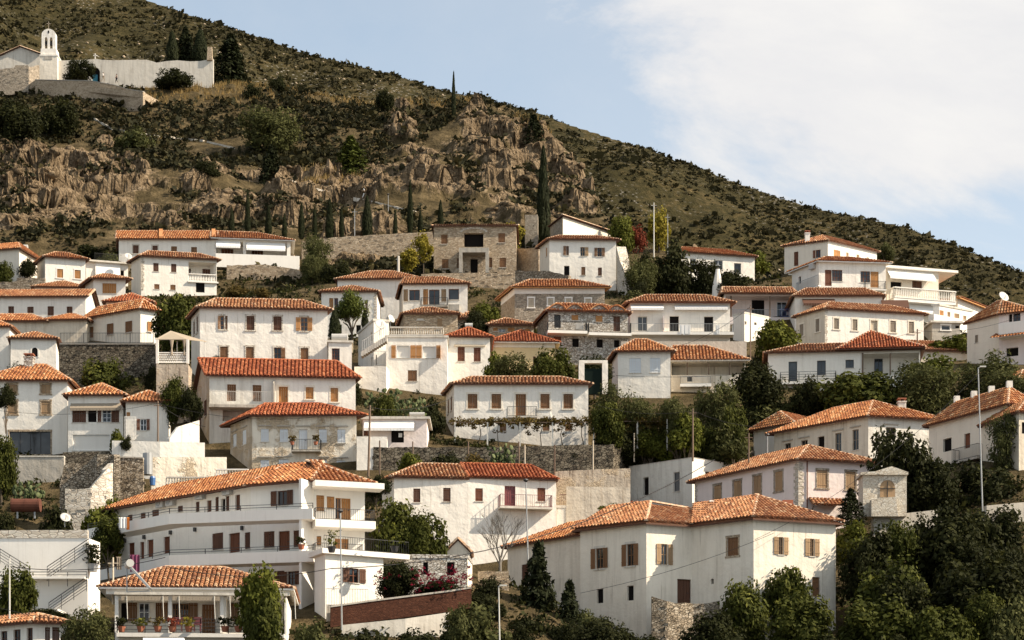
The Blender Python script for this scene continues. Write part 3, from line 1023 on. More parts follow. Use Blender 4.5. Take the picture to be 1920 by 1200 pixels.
def awning(h, fi, x0, x1, y0, y1, out=1.0, mat='cloth_white', off=0.01):
    """sloping cloth awning between the pixel rows y0 (at the wall) and y1 (front edge), with a scalloped edge and arms"""
    fc = h.faces[fi]
    a, b = h.zn(x0, y0), h.zn(x1, y1)
    u0, u1, _, z1 = fc.rect(a[0], b[0], a[1], b[1], off)
    z2 = fc.uz((a[0] + b[0]) / 2, b[1], off + out)[1]
    m = MB()
    A = [fc.at(u0, z1, off), fc.at(u1, z1, off), fc.at(u1, z2, off + out), fc.at(u0, z2, off + out)]
    m.hexa([q - UP * 0.04 for q in (A[3], A[2], A[1], A[0])] + [A[3], A[2], A[1], A[0]])
    k = max(3, int((u1 - u0) / 0.3)); g = (u1 - u0) / k
    for i in range(k):
        fbox(m, fc, u0 + i * g + 0.01, u0 + (i + 1) * g - 0.01, z2 - 0.26, z2 - 0.042, off + out - 0.02, off + out)
    w = m.build('awning', mat, h.root)
    r = MB()
    for uu in (u0 + 0.1, u1 - 0.1):
        r.bar(fc.at(uu, z1 - 0.7, off), fc.at(uu, z2 - 0.05, off + out - 0.05), 0.03)
    r.build('arm', 'metal_pale', w)
    return w

def chimney(h, x, ytop, ybot, w=0.6, Y=None, mat='plaster_cream', zn=None, cap='tile_old', parent=None):
    zn = zn or h.zn
    a, b = zn(x, ytop), zn(x, ybot)
    if Y is None: Y = ((h.r0 + h.r1) / 2).y - 0.5 if hasattr(h, 'r0') else h.P[0].y + 2
    t, bo = pt(*a, Y), pt(*b, Y)
    m = MB()
    m.box((t + bo) / 2 - UP * 0.4, w / 2, w / 2, (t.z - bo.z) / 2 + 0.4)
    m.box(t + UP * 0.04, w / 2 + 0.06, w / 2 + 0.06, 0.05)
    c = m.build('chimney', mat, parent or h.roof or h.root)
    m = MB()
    for sx in (-1, 1):
        m.box(t + Vector((sx * w * 0.28, 0, 0.19)), 0.05, w / 2 - 0.02, 0.10)
    m.box(t + UP * 0.33, w / 2 + 0.04, w / 2 + 0.04, 0.05)
    if c.parent is not None and c.parent.parent is None: m.build('chimney_cap', 'terracotta', c)
    else: m.build('chimney_cap', 'terracotta', parent or h.roof or h.root)
    return c

def quoins(h, fi, end, y0, y1, mat='stone_ashlar', n=9, w=0.5):
    """corner stones on face fi at end 0/1, each a stone of its own"""
    fc = h.faces[fi]
    zt = fc.uz(fc.pxa if end == 0 else fc.pxb, h.zn(0, y0)[1])[1]; zbm = fc.uz(fc.pxa if end == 0 else fc.pxb, h.zn(0, y1)[1])[1]
    g = (zt - zbm) / n
    for k in range(n):
        ww = w * (1.0 if k % 2 else 0.7)
        m = MB()
        if end == 0: fbox(m, fc, -0.03, ww, zbm + k * g + 0.015, zbm + (k + 1) * g - 0.015, 0.003, 0.045)
        else: fbox(m, fc, fc.L - ww, fc.L + 0.03, zbm + k * g + 0.015, zbm + (k + 1) * g - 0.015, 0.003, 0.045)
        m.build('quoin', mat, h.root)

# ------------------------------------------------------------------ the village, upper left to lower right
DB, RB, BR, OR, TN, GR, WH = 'wood_dark', 'wood_red', 'wood_brown', 'wood_orange', 'wood_tan', 'wood_grey', 'wood_white'

# ---- upper left
h = house('long_house', 'long white house with tiled roof in three steps and awninged loggia below cypresses', ZE, 13.8, [(110, 236), (975, 236)], 420, depth=6.5,
          roof='gable', ridge=160, wall='plaster_white', tile='tile_mid', lean=9, tw=0.33, ops=[
          ('S', 237, 287, 287, 362, dict(c=DB, t='concrete_pale')), ('S', 412, 459, 291, 343, dict(c=DB, t='concrete_pale')),
          ('S', 580, 632, 297, 365, dict(c=BR)), ('S', 760, 812, 303, 371, dict(c=BR))])
LH = h
for xx in (490, 940):
    m = MB(); pl = h.planes[0]
    k = (xx - 110) / 865.0
    e0 = pl[0].lerp(pl[1], k); r0 = pl[3].lerp(pl[2], k)
    m.hexa([e0 + Vector((-0.25, 0, 0.05)), e0 + Vector((0.25, 0, 0.05)), r0 + Vector((0.25, 0, 0.05)), r0 + Vector((-0.25, 0, 0.05)),
            e0 + Vector((-0.25, 0, 0.34)), e0 + Vector((0.25, 0, 0.34)), r0 + Vector((0.25, 0, 0.34)), r0 + Vector((-0.25, 0, 0.34))])
    m.c = [0.7] * 6
    m.build('roof_step', 'tile_mid', h.roof, attr=True)
h2 = house('long_house', None, ZE, 13.8, [(976, 228), (1655, 252)], 470, depth=6.5, roof='hip', ridge=168, hip=(0, 1.3), over=0.6, wall='paint_white', tile='tile_mid', tw=0.33,
           soffit='paint_white', root=h.root, ops=[('R', 985, 1228, 250, 398, dict(d=2.2)), ('R', 1256, 1622, 258, 420, dict(d=2.2))])
inner(h2, 0, 2.2, [('D', 1033, 1140, 320, 398, dict(c=DB)), ('D', 1305, 1408, 335, 418, dict(c=DB))])
awning(h2, 0, 985, 1203, 248, 292, 0.7); awning(h2, 0, 1258, 1608, 262, 318, 0.7)
balcony(h2, 0, 978, 1735, 470, 372, 1.5, 0.35, 'solid', 'paint_white', 'paint_white')
fc = h2.faces[0]
m = MB()
a = zone(200, 400, 4.8)
u0, u1, z0, z1 = fc.rect(*[ZE(985, 0)[0], ZE(1640, 0)[0]], ZE(0, 376)[1], ZE(0, 412)[1], 0.1)
bars_between(m, fc.at(u0, 0, 0.1), fc.at(u1, 0, 0.1), z0, z1, None, rails=(0.5, 1.0), post=2.2)
m.build('railing', 'metal_pale', h.root)

h = house('terrace_house', 'white two storey house with white balustrade loggia under the long house', ZE, 14.6, [(222, 440), (310, 388), (990, 422)], 700, ref=1,
          roof='hip', ridge=352, wall='plaster_white', walls=['plaster_cream', 'plaster_white'], tile='tile_old', ops=[
          ('S', 420, 467, 447, 523, dict(c=DB)), ('S', 580, 627, 455, 530, dict(c=DB)), ('S', 428, 475, 637, 682, dict(c=BR)), ('S', 573, 620, 643, 690, dict(c=BR)),
          ('R', 737, 985, 440, 615, dict(d=1.9, f=1)), ('K', 803, 882, 622, 712)])
inner(h, 1, 1.9, [('D', 862, 958, 502, 612, dict(c=DB)), ('S', 740, 757, 498, 545, dict(c=DB))])
fc = h.faces[1]; u0, u1, z0, z1 = fc.rect(ZE(740, 0)[0], ZE(985, 0)[0], ZE(0, 545)[1], ZE(0, 614)[1])
m = MB(); balusters_between(m, fc.at(u0, 0, -0.1), fc.at(u1, 0, -0.1), z0, z1, 0.2); m.build('balustrade', 'paint_white', h.root)
part_box(h, 1, 'balcony_slab', 'paint_white', 732, 1006, 615, 628, 0.003, 0.25)
quoins(h, 1, 0, 392, 690, n=11, w=0.42)

h = house('small_house', 'small pale house with two orange shuttered windows and low hip roof', ZD, 14.6, [(418, 448), (508, 372), (962, 402)], 690, ref=1, ridge=322,
          wall='plaster_pink', walls=['plaster_beige', 'plaster_white'], tile='tile_mid', ops=[
          ('S', 642, 710, 507, 605, dict(c=OR, t='paint_white')), ('S', 840, 908, 518, 615, dict(c=OR, t='paint_white'))])
h = house('annex', 'white flat roofed annex with hanging white awning beside the orange shuttered house', ZD, 14.3, [(968, 425), (1440, 462)], 640, depth=5, roof='flat', over=0.5,
          wall='plaster_white', cat='house', ops=[('K', 1355, 1395, 520, 590)])
awning(h, 0, 1072, 1350, 438, 585, 0.5)
m = MB(); E = h.Q
bars_between(m, E[0] + (E[1] - E[0]) * 0.2, E[0] + (E[1] - E[0]) * 0.85, h.Zt + 0.22, h.Zt + 1.25, 0.16)
m.build('railing', 'metal_dark', h.root)

h = house('corner_house', 'cream house cut by the left picture edge with small white balcony', ZD, 14.4, [(-420, 330), (215, 280)], 600, depth=7, ridge=232, wall='plaster_cream', tile='tile_mid',
          ops=[('K', -60, 30, 470, 560)], axis=0, hip=(0, 0.6))
h2 = house('corner_house', None, ZD, 14.2, [(222, 300), (345, 340), (430, 470)], 600, roof='flat', over=0.3, wall='plaster_white', root=h.root, ref=0, ops=[('K', 290, 325, 530, 560)], depth=5)
balcony(h2, 0, 226, 348, 485, 430, 0.8, 0.3, 'rails', 'paint_white', 'paint_white')

h = house('lattice_house', 'narrow white house with wide orange lattice shutter under overhanging hip roof', ZD, 15.6, [(960, 690), (1050, 622), (1412, 628)], 985, ref=1, ridge=566, over=0.55,
          walls=['plaster_beige', 'plaster_white'], tile='tile_old', ops=[('S', 1152, 1308, 667, 780, dict(c=OR))], hip=(1, 1))
quad = h.faces[1]
h = house('long_cottage', 'long white cottage with four dark shuttered windows at the left edge', ZD, 16.2, [(-700, 828), (963, 822)], 1040, depth=6, roof='gable', ridge=744, wall='plaster_white', tile='tile_old', tw=0.34,
          ops=[('S', 93, 157, 925, 1027, dict(c=DB)), ('S', 307, 378, 930, 1003, dict(c=DB)), ('S', 535, 605, 925, 1030, dict(c=DB)), ('S', 750, 815, 928, 1017, dict(c=DB)), ('S', -160, -100, 925, 1027, dict(c=DB))])
h = house('low_house', 'low white house showing only its dark red hip roof behind the long cottage', ZD, 15.4, [(385, 712), (955, 722)], 790, depth=6, ridge=646, tile='tile_old')
h = house('low_house', 'white house with steep dark red hip roof left of the leafy tree', ZD, 16.8, [(1190, 880), (1700, 885)], 1010, depth=6, ridge=795, tile='tile_new', wall='plaster_cream')
h = house('roadside_house', 'white house with brown shutters above the railed stone terrace', ZD, 17.2, [(985, 1062), (1580, 958), (1760, 985)], 1325, ref=1, ridge=893, tile='tile_mid', over=0.35,
          wall='plaster_white', walls=['plaster_cream', 'plaster_white'], hip=(0.6, 0.9), ops=[])
HH = h
for (x0, x1, y0, y1, f_, c_) in ((800, 842, 160, 260, 0, BR), (967, 1022, 130, 228, 0, BR), (1133, 1190, 108, 208, 0, BR), (1327, 1365, 112, 200, 1, OR), (1415, 1432, 130, 212, 1, OR)):
    a, b = ZJ(x0, y0), ZJ(x1, y1)
    opening(h.root, h.faces[f_], 'S', *h.faces[f_].rect(a[0], b[0], a[1], b[1], 0.1)[:2], *h.faces[f_].rect(a[0], b[0], a[1], b[1], 0.1)[2:], c=c_, rec=-0.06) if False else None
    fcx = h.faces[f_]
    u0, u1, z0, z1 = fcx.rect(a[0], b[0], a[1], b[1])
    f2 = Face(fcx.at(0, 0, 0.1), fcx.at(fcx.L, 0, 0.1), fcx.z0, fcx.z1)
    opening(h.root, f2, 'S', u0, u1, z0, z1, c=c_, rec=0.08)
h = house('shed', 'low beige plastered shed with two small hip roofs at the left edge', ZD, 17.0, [(-300, 1100), (505, 1098)], 1330, depth=4, ridge=1018, wall='plaster_beige', tile='tile_mid', hip=(1, 1))
h2 = house('shed', None, ZD, 17.0, [(507, 1088), (975, 1080)], 1330, depth=4, ridge=1016, wall='plaster_beige', tile='tile_mid', root=h.root)
h = house('chapel_house', 'plain white house with one small arched dark window at the left edge', ZJ, 18.2, [(95, 262), (505, 268), (530, 300, 17.8)], 545, ref=0, ridge=208, wall='plaster_white', tile='tile_old', over=0.3, axis=0,
          ops=[('K', 370, 440, 500, 545)])
fcx = h.faces[0]; u0, u1, z0, z1 = fcx.rect(ZJ(287, 0)[0], ZJ(340, 0)[0], ZJ(0, 345)[1], ZJ(0, 425)[1])
m = MB(); um = (u0 + u1) / 2; rr = (u1 - u0) / 2
ring = [fcx.at(u0, z0, 0.012), fcx.at(u1, z0, 0.012)] + [fcx.at(um + rr * cos(t * pi / 8), z1 - rr + rr * sin(t * pi / 8), 0.012) for t in range(0, 9)]
m.face(ring); w_ = m.build('window', 'dark_void', h.root)
m = MB()
for t in range(8):
    p = [fcx.at(um + (rr + q) * cos(k * pi / 8), z1 - rr + (rr + q) * sin(k * pi / 8), 0.05) for k in (t, t + 1) for q in (0.0, 0.14)]
    m.face([p[0], p[1], p[3], p[2]])
for sx in (-1, 1):
    fbox(m, fcx, um + sx * (rr + 0.07) - 0.07, um + sx * (rr + 0.07) + 0.07, z0 - 0.1, z1 - rr, 0.003, 0.05)
m.build('surround', 'plaster_white', w_)
h2 = house('chapel_house', None, ZJ, 18.0, [(-300, 160), (88, 158)], 545, depth=6, ridge=100, wall='plaster_white', tile='tile_mid', root=h.root, over=0.3)

# ---- left middle
h = house('white_house', 'tall white house with stone chimney and four stone framed shuttered windows', ZJ, 20.0, [(-220, 645), (608, 645)], 1300, depth=8, ridge=500, tile='tile_mid', wall='plaster_white', soffit='wood_dark', tw=0.34, hip=(1, 0.75), ops=[
          ('S', 68, 152, 676, 760, dict(c=TN, t='stone_tan')), ('S', 370, 452, 676, 760, dict(c=TN, t='stone_tan')), ('S', 68, 152, 822, 945, dict(c=TN, t='stone_tan')), ('S', 370, 452, 828, 945, dict(c=TN, t='stone_tan')),
          ('G', 85, 455, 1100, 1305, dict(c='metal_dark', t='stone_tan', grid=(3, 0), pane='glass_blue'))])
chimney(h, 264, 440, 590, 0.85, mat='stone_white')
WHL = h
h = house('white_house', 'white house with cream awning over a row of brown shutters and a garage', ZJ, 20.3, [(612, 778), (1108, 775)], 1270, depth=7, ridge=690, tile='tile_mid', wall='plaster_white', tw=0.34, ops=[
          ('S', 650, 775, 893, 1018, dict(c=DB)), ('K', 790, 868, 897, 1015), ('G', 920, 998, 893, 1014, dict(c='wood_white', grid=(1, 2))), ('S', 1000, 1072, 885, 1018, dict(c=DB)), ('S', 878, 912, 893, 1014, dict(c=RB)),
          ('B', 655, 990, 1128, 1270)])
awning(h, 0, 638, 1085, 845, 885, 0.4, 'cloth_canvas')
h = house('white_house', 'small white house with lattice screen and red brown open shutters behind the pole', ZJ, 20.5, [(1132, 832), (1515, 836), (1540, 842, 20.0)], 1200, ref=0, ridge=738, axis=0, hip=(1, 1), tile='tile_mid', wall='plaster_white', tw=0.34, depth=6, ops=[
          ('O', 1262, 1318, 986, 1090, dict(c=RB, f=0, grid=(1, 1), fr='wood_white')), ('S', 1128, 1172, 925, 962, dict(c=OR, f=0))])
m = MB(); fcx = h.faces[0]
u0, u1, z0, z1 = fcx.rect(ZJ(1122, 0)[0], ZJ(1222, 0)[0], ZJ(0, 965)[1], ZJ(0, 1165)[1], 0.8)
u0 = max(u0, -0.2)
for k in range(9):
    uu = u0 + (u1 - u0) * k / 8; fbox(m, fcx, uu - 0.02, uu + 0.02, z0, z1, 0.78, 0.8)
for k in range(17):
    q = z0 + (z1 - z0) * k / 16; fbox(m, fcx, u0, u1, q - 0.02, q + 0.02, 0.802, 0.822)
m.build('lattice_screen', 'paint_white', h.root)

# ---- big white house and its neighbours
h = house('big_white_house', 'large white house with two rows of four brown shuttered windows', ZK, 18.9, [(378, 268), (455, 180), (1604, 202)], 690, ref=1, ridge=103, wall='plaster_lime', walls=['plaster_cream', 'plaster_lime'], tile='tile_old', tw=0.33,
          opt=dict(c=DB, t='stone_ashlar'), hip=(1, 1), ops=[('O', 637, 672, 252, 372, dict(c=OR, sh='l', grid=(0, 2), pane='glass_blue')), ('S', 672, 704, 250, 376, dict(c=BR, t=None)), ('S', 875, 945, 252, 380), ('S', 1118, 1190, 256, 382),
          ('O', 1362, 1424, 264, 386, dict(c=OR, sw=0.45, grid=(1, 2), pane='glass_blue')), ('S', 637, 707, 528, 628, dict(c=BR)), ('S', 870, 940, 531, 637, dict(c=BR)), ('O', 1122, 1186, 536, 642, dict(c=BR, sh='r', sw=0.4)), ('S', 1363, 1430, 541, 648, dict(c=BR)),
          ('S', 397, 410, 305, 425, dict(f=0)), ('S', 426, 440, 258, 400, dict(f=0))])
h = house('annex', 'small white annex with barred window under a roof tank beside the large white house', ZK, 19.0, [(1612, 490), (1822, 494)], 720, depth=4, roof='flat', over=0.15, wall='plaster_white', ops=[('G', 1643, 1713, 543, 655, dict(c=RB, grid=(2, 3)))])
ANX = h
h = house('red_roof_house', 'old house with long red tiled gable roof and railed balcony, half its front whitewashed', ZK, 20.2, [(541, 790), (1030, 799), (1856, 815)], 1130, depth=7.6, strip=True, lean=13, roof='none', walls=['plaster_aged', 'plaster_white', 'plaster_white', 'plaster_white', 'plaster_stained'], under=6, ops=[
          ('D', 700, 780, 866, 1018, dict(c=BR)), ('D', 930, 1008, 873, 1020, dict(c=BR)), ('D', 1165, 1247, 888, 1042, dict(c=OR, t='plaster_cream')), ('S', 1408, 1477, 893, 1000, dict(c=OR, t='plaster_cream')), ('S', 1632, 1698, 900, 1025, dict(c=OR, t='plaster_cream')),
          ('R', 660, 1000, 1085, 1200, dict(f=0, d=1.5))])
RRH = h
fr = Face(h.P[0], h.P[2], 0, h.Zt)
bk = (h.Q[-1] - h.Q[0]).normalized()
def at2(u, z, d):
    q = fr.at(u, z, 0); return Vector((q.x + bk.x * d, q.y + bk.y * d, z))
dp = 7.6
A0, A1 = at2(-0.4, h.Zt - 0.02, -0.4), at2(fr.L + 0.4, h.Zt - 0.02, -0.4)
R0, R1 = at2(-0.4, 0, dp / 2), at2(fr.L - 0.9, 0, dp / 2)
zr = (HY - ZK(0, 634)[1]) * R0.y / F
R0.z = R1.z = zr
B0, B1 = at2(-0.4, h.Zt - 0.02, dp + 0.2), at2(fr.L + 0.4, h.Zt - 0.02, dp + 0.2)
finish_roof(h.root, [[A0, A1, R1, R0], [B1, B0, R0, R1], [A1, B1, R1]], [(R0, R1), (A1, R1), (A0, R0)], 'tile_new', 'wood_dark', 77, 'tile_new', w=0.36)
m = MB(); m.face([at2(0.02, h.Zt - 0.01, 0), at2(0.02, h.Zt - 0.01, dp), at2(0.02, zr - 0.2, dp / 2)]); m.build('gable', 'plaster_stained', h.root)
sf = Face(at2(0, 0, dp), at2(0, 0, 0), h.faces[0].z0, h.Zt)
for u_, z_ in ((2.0, h.Zt - 4.2), (5.2, h.Zt - 3.4)):
    f2 = Face(sf.at(0, 0, 0.09), sf.at(sf.L, 0, 0.09), 0, 1); opening(h.root, f2, 'S', u_, u_ + 0.9, z_, z_ + 1.5, c=DB, rec=0.085)
hb = H(); hb.zn = ZK; hb.root = h.root; hb.faces = [h.faces[0]]
balcony(hb, 0, 535, 1128, 1050, 930, 1.2, 0.25, 'bars', 'concrete', 'metal_pale', gap=0.16)
m = MB(); fcx = h.faces[0]
q = (0, 0, fcx.uz(*ZK(1020, 1050))[1], fcx.uz(*ZK(1020, 880))[1])
m.hexa([fcx.at(fcx.L + 0.9, q[2], 1.2), fcx.at(fcx.L + 1.0, q[2], 1.2), fcx.at(fcx.L + 1.0, q[2], 0.01), fcx.at(fcx.L + 0.9, q[2], 0.01), fcx.at(fcx.L + 0.9, q[3], 1.2), fcx.at(fcx.L + 1.0, q[3], 1.2), fcx.at(fcx.L + 1.0, q[3] + 0.5, 0.01), fcx.at(fcx.L + 0.9, q[3] + 0.5, 0.01)])
m.build('partition', 'concrete', h.root)

h = house('old_house', 'weathered beige house with pale blue shutters and flower balcony under red hip roof', ZP, 20.9, [(345, 468), (540, 388), (1480, 384)], 905, ref=1, ridge=274, wall='plaster_old', walls=['plaster_stained', 'plaster_old'], tile='tile_new', over=0.55, tw=0.32, hip=(1, 1), cap_mat='tile_new', opt=dict(c=WH, lin=True), under=4, ops=[
          ('S', 620, 690, 500, 615), ('S', 790, 862, 502, 617), ('D', 960, 1037, 502, 682), ('S', 1143, 1213, 503, 622), ('S', 1308, 1380, 505, 625),
          ('S', 615, 695, 780, 895), ('S', 780, 870, 775, 895), ('S', 1143, 1213, 780, 895), ('S', 1300, 1380, 785, 895), ('S', 455, 487, 510, 640, dict(f=0)), ('S', 370, 400, 545, 660, dict(f=0))])
balcony(h, 1, 893, 1158, 688, 592, 0.9, 0.14, 'bars', 'concrete', 'metal_dark', gap=0.14)
OLDH = h
h = house('terrace_building', 'low white flat roofed building with long white awning and notice in dark window', ZX, 20.6, [(0, 178), (462, 178)], 345, depth=5, roof='flat', over=0.3, wall='plaster_pink', ops=[('K', 205, 297, 248, 345), ('S', 8, 40, 245, 297, dict(c=RB))])
awning(h, 0, 12, 372, 188, 238, 0.8)
m = MB(); fcx = h.faces[0]; u0, u1, z0, z1 = fcx.rect(ZX(258, 0)[0], ZX(284, 0)[0], ZX(0, 275)[1], ZX(0, 305)[1]); fbox(m, fcx, u0, u1, z0, z1, -0.11, -0.1); m.build('notice', 'paper', h.root)
h2 = house('terrace_wall_block', None, ZP, 21.2, [(1482, 568), (1755, 570)], 720, depth=2.5, roof='flat', over=0, wall='plaster_white', root=h.root)
TB = h

# ---- upper centre
h = house('hip_house', 'white house with quoined corners behind the umbrella pine', ZF, 16.8, [(205, 708), (702, 706)], 1075, depth=6, ridge=655, over=0.3, tile='tile_old', ops=[
          ('S', 275, 312, 763, 890, dict(c=OR)), ('O', 320, 355, 763, 890, dict(c=RB, sh='')), ('S', 600, 622, 780, 890, dict(c=RB)), ('D', 340, 388, 1000, 1080, dict(c='shutter_green')), ('K', 517, 560, 1005, 1080)])
quoins(h, 0, 1, 715, 955, n=9, w=0.35)
h = house('tall_white_house', 'plain white windowless house with broad tiled hip roof above the pine', ZF, 15.9, [(350, 598), (1085, 590)], 900, depth=7, ridge=522, over=0.35, tile='tile_old')
h = house('balcony_house', 'white house with three blue grey windows, brown shutters and wire balcony', ZF, 16.5, [(905, 634, 16.1), (938, 640), (1520, 634)], 920, ref=1, depth=6, roof='hip', ridge=578, axis=1, hip=(0.2, 0.8), walls=['plaster_beige', 'plaster_white'], over=0.3, tile='tile_old', ops=[
          ('S', 943, 984, 684, 793, dict(c=TN)), ('G', 995, 1090, 688, 785, dict(c=RB, grid=(1, 0), pane='glass_blue')), ('S', 1120, 1165, 682, 825, dict(c=OR)), ('G', 1173, 1268, 686, 825, dict(c=RB, pane='glass_blue', grid=(1, 0))), ('S', 1283, 1328, 682, 793, dict(c=TN)), ('G', 1350, 1443, 680, 777, dict(c=RB, pane='glass_blue', grid=(0, 0)))])
balcony(h, 1, 1095, 1342, 828, 757, 0.9, 0.15, 'bars', 'concrete', 'metal_dark')
part_box(h, 1, 'plinth', 'concrete', 1098, 1448, 830, 885, 0.003, 0.5)
h = house('stone_cottage', 'low tan stone cottage with tiled roof behind the roof terrace', ZF, 17.3, [(905, 925, 16.95), (945, 906), (1432, 908)], 1090, ref=1, depth=5, ridge=850, axis=1, wall='stone_tan', tile='tile_old', over=0.3, ops=[('B', 1062, 1128, 938, 960, dict(fr='wood_cream')), ('S', 1248, 1292, 945, 1040, dict(c=TN))])
h = house('balustrade_house', 'white house with balustraded roof terrace and open brown shutters beside blinds', ZL, 18.6, [(690, 350), (1242, 352)], 860, depth=7, roof='flat', over=0.12, wall='plaster_lime', tile='tile_old', ops=[
          ('B', 790, 900, 422, 532), ('B', 1022, 1132, 430, 535), ('S', 887, 968, 644, 742, dict(c=BR))])
BH = h
m = MB(); zt = h.Zt + 0.225
hq = offset_poly(h.Q, 0.02)
balusters_between(m, hq[0] + (hq[1] - hq[0]) * 0.06, hq[0] + (hq[1] - hq[0]) * 0.93, zt, zt + 0.85, 0.22)
m.build('balustrade', 'concrete_pale', h.root)
m = MB(); fcx = h.faces[0]
for (x0, x1) in ((738, 778), (910, 958), (962, 1012), (1143, 1178)):
    u0, u1, z0, z1 = fcx.rect(ZL(x0, 0)[0], ZL(x1, 0)[0], ZL(0, 420)[1], ZL(0, 536)[1])
    p = MB(); leaf_panel(p, fcx, u0, u1, z0, z1, 0.02, 0.06); p.build('shutter', OR, h.root)
u0, u1, z0, z1 = fcx.rect(ZL(1178, 0)[0], ZL(1218, 0)[0], ZL(0, 430)[1], ZL(0, 548)[1])
p = MB(); fbox(p, fcx, u0, u0 + 0.04, z0, z1, 0.06, 0.5); p.build('shutter', OR, h.root)
h2 = house('terrace_wing', None, ZL, 18.8, [(405, 612), (692, 608)], 860, depth=4, roof='flat', over=0, wall='plaster_lime', root=h.root)
h3 = house('stair_wing', None, ZL, 18.1, [(440, 320), (580, 200), (716, 210)], 600, ref=1, roof='flat', over=0.1, wall='plaster_white', root=h.root, ops=[('K', 552, 566, 305, 385), ('K', 553, 568, 530, 602), ('K', 598, 608, 505, 600)])
# outside stair with railing
m = MB(); r_ = MB(); fcx = Face(pt(*ZL(470, 600), F / 19.2), pt(*ZL(700, 600), F / 19.2), 0, 10)
pa, pb = pt(*ZL(480, 480), F / 19.3), pt(*ZL(690, 350), F / 19.3)
for k in range(12):
    q = pa.lerp(pb, k / 11); m.box(q - UP * 0.25, 0.12, 0.5, 0.25)
st_ = m.build('stair', 'concrete_pale', h.root)
for k in range(12):
    q = pa.lerp(pb, k / 11) + Vector((0, -0.5, 0)); r_.bar(q, q + UP * 0.95, 0.035)
r_.bar(pa + Vector((0, -0.5, 0.95)), pb + Vector((0, -0.5, 0.95)), 0.05); r_.build('railing', 'metal_pale', st_)
m = MB(); a_, b_ = pt(*ZL(585, 600), F / 19.0), pt(*ZL(690, 600), F / 19.0); bars_between(m, a_, b_, a_.z, a_.z + 1.4, 0.14); m.build('railing', 'metal_galv', h.root)

h = house('red_hip_house', 'white house with two red brown shutters under small red hip roof', ZM, 18.3, [(95, 346), (474, 350)], 720, depth=6, ridge=277, over=0.35, tile='tile_new', cap_mat='tile_new', ops=[('S', 183, 247, 434, 563, dict(c=RB)), ('S', 328, 390, 440, 567, dict(c=RB))])
part_box(h, 0, 'awning_box', 'wood_cream', 152, 430, 416, 432, 0.003, 0.2)
h = house('yellow_house', 'ochre yellow house with wide red tiled roof behind olive trees', ZM, 17.8, [(476, 395), (1060, 400)], 610, depth=7, ridge=290, over=0.5, wall='plaster_yellow', tile='tile_new', soffit='plaster_cream', cap_mat='tile_new', ops=[('S', 755, 785, 515, 590, dict(c=DB)), ('S', 862, 885, 520, 600, dict(c=DB)), ('S', 480, 500, 480, 590, dict(c=DB))])
part_box(h, 0, 'eave_band', 'plaster_cream', 478, 1058, 400, 440, 0.003, 0.06)
h = house('stone_cottage', 'tan stone cottage with orange shutters and two small white windows', ZM, 17.0, [(345, 275, 16.6), (465, 238), (868, 240)], 330, ref=1, ridge=186, wall='stone_tan', tile='tile_old', over=0.35, under=4, ops=[('G', 552, 612, 270, 300, dict(c=WH)), ('G', 712, 768, 276, 312, dict(c=WH)), ('S', 503, 540, 262, 292, dict(c=OR)), ('S', 632, 695, 262, 300, dict(c=OR)), ('S', 785, 832, 270, 318, dict(c=OR))])
h = house('stone_cottage', 'low tiled stone house with white cistern between balcony house and gabled stone house', ZM, 16.7, [(190, 180), (345, 178)], 300, depth=5, ridge=152, wall='stone_tan', tile='tile_old', over=0.3, under=4)
h2 = house('stone_cottage', None, ZM, 16.8, [(280, 238), (520, 232)], 300, depth=5, ridge=166, wall='stone_tan', tile='tile_old', over=0.3, root=h.root)
h = house('gabled_stone_house', 'stone house with white plaster band, orange eaves and four cream windows', ZG, 16.4, [(190, 868), (312, 768), (1122, 768)], 1060, ref=1, ridge=695, over=0.5, wall='stone_grey', walls=['stone_tan', 'stone_grey'], tile='tile_mid', soffit='wood_orange', opt=dict(c='wood_cream', t='paint_white'), ops=[
          ('S', 435, 485, 860, 942), ('S', 612, 660, 862, 925), ('S', 772, 822, 862, 920), ('S', 948, 997, 865, 940)])
part_box(h, 1, 'plaster_band', 'plaster_white', 312, 1122, 772, 820, 0.003, 0.035)
fcx = h.faces[0]; m = MB(); fbox(m, fcx, 0, fcx.L, h.Zt - 0.75, h.Zt - 0.02, 0.003, 0.035); m.build('plaster_band', 'plaster_white', h.root)
h = house('dormer_house', 'white rubble stone house with arched dormers and white balcony slabs', ZM, 17.6, [(900, 200, 17.2), (1000, 112), (1715, 130)], 480, ref=1, ridge=48, wall='stone_rubble', walls=['stone_rubble', 'stone_white'], tile='tile_mid', over=0.35, hip=(0.6, 0.8), under=4, ops=[
          ('D', 1052, 1110, 113, 262, dict(c='metal_dark')), ('S', 1208, 1270, 116, 195, dict(c=OR)), ('S', 1425, 1487, 128, 210, dict(c=OR)), ('D', 1585, 1645, 138, 292, dict(c=DB)),
          ('K', 1215, 1275, 357, 435), ('K', 1435, 1490, 365, 440), ('K', 1590, 1640, 370, 440), ('D', 1045, 1115, 340, 420, dict(c=RB))])
DH = h
fcx = h.faces[1]
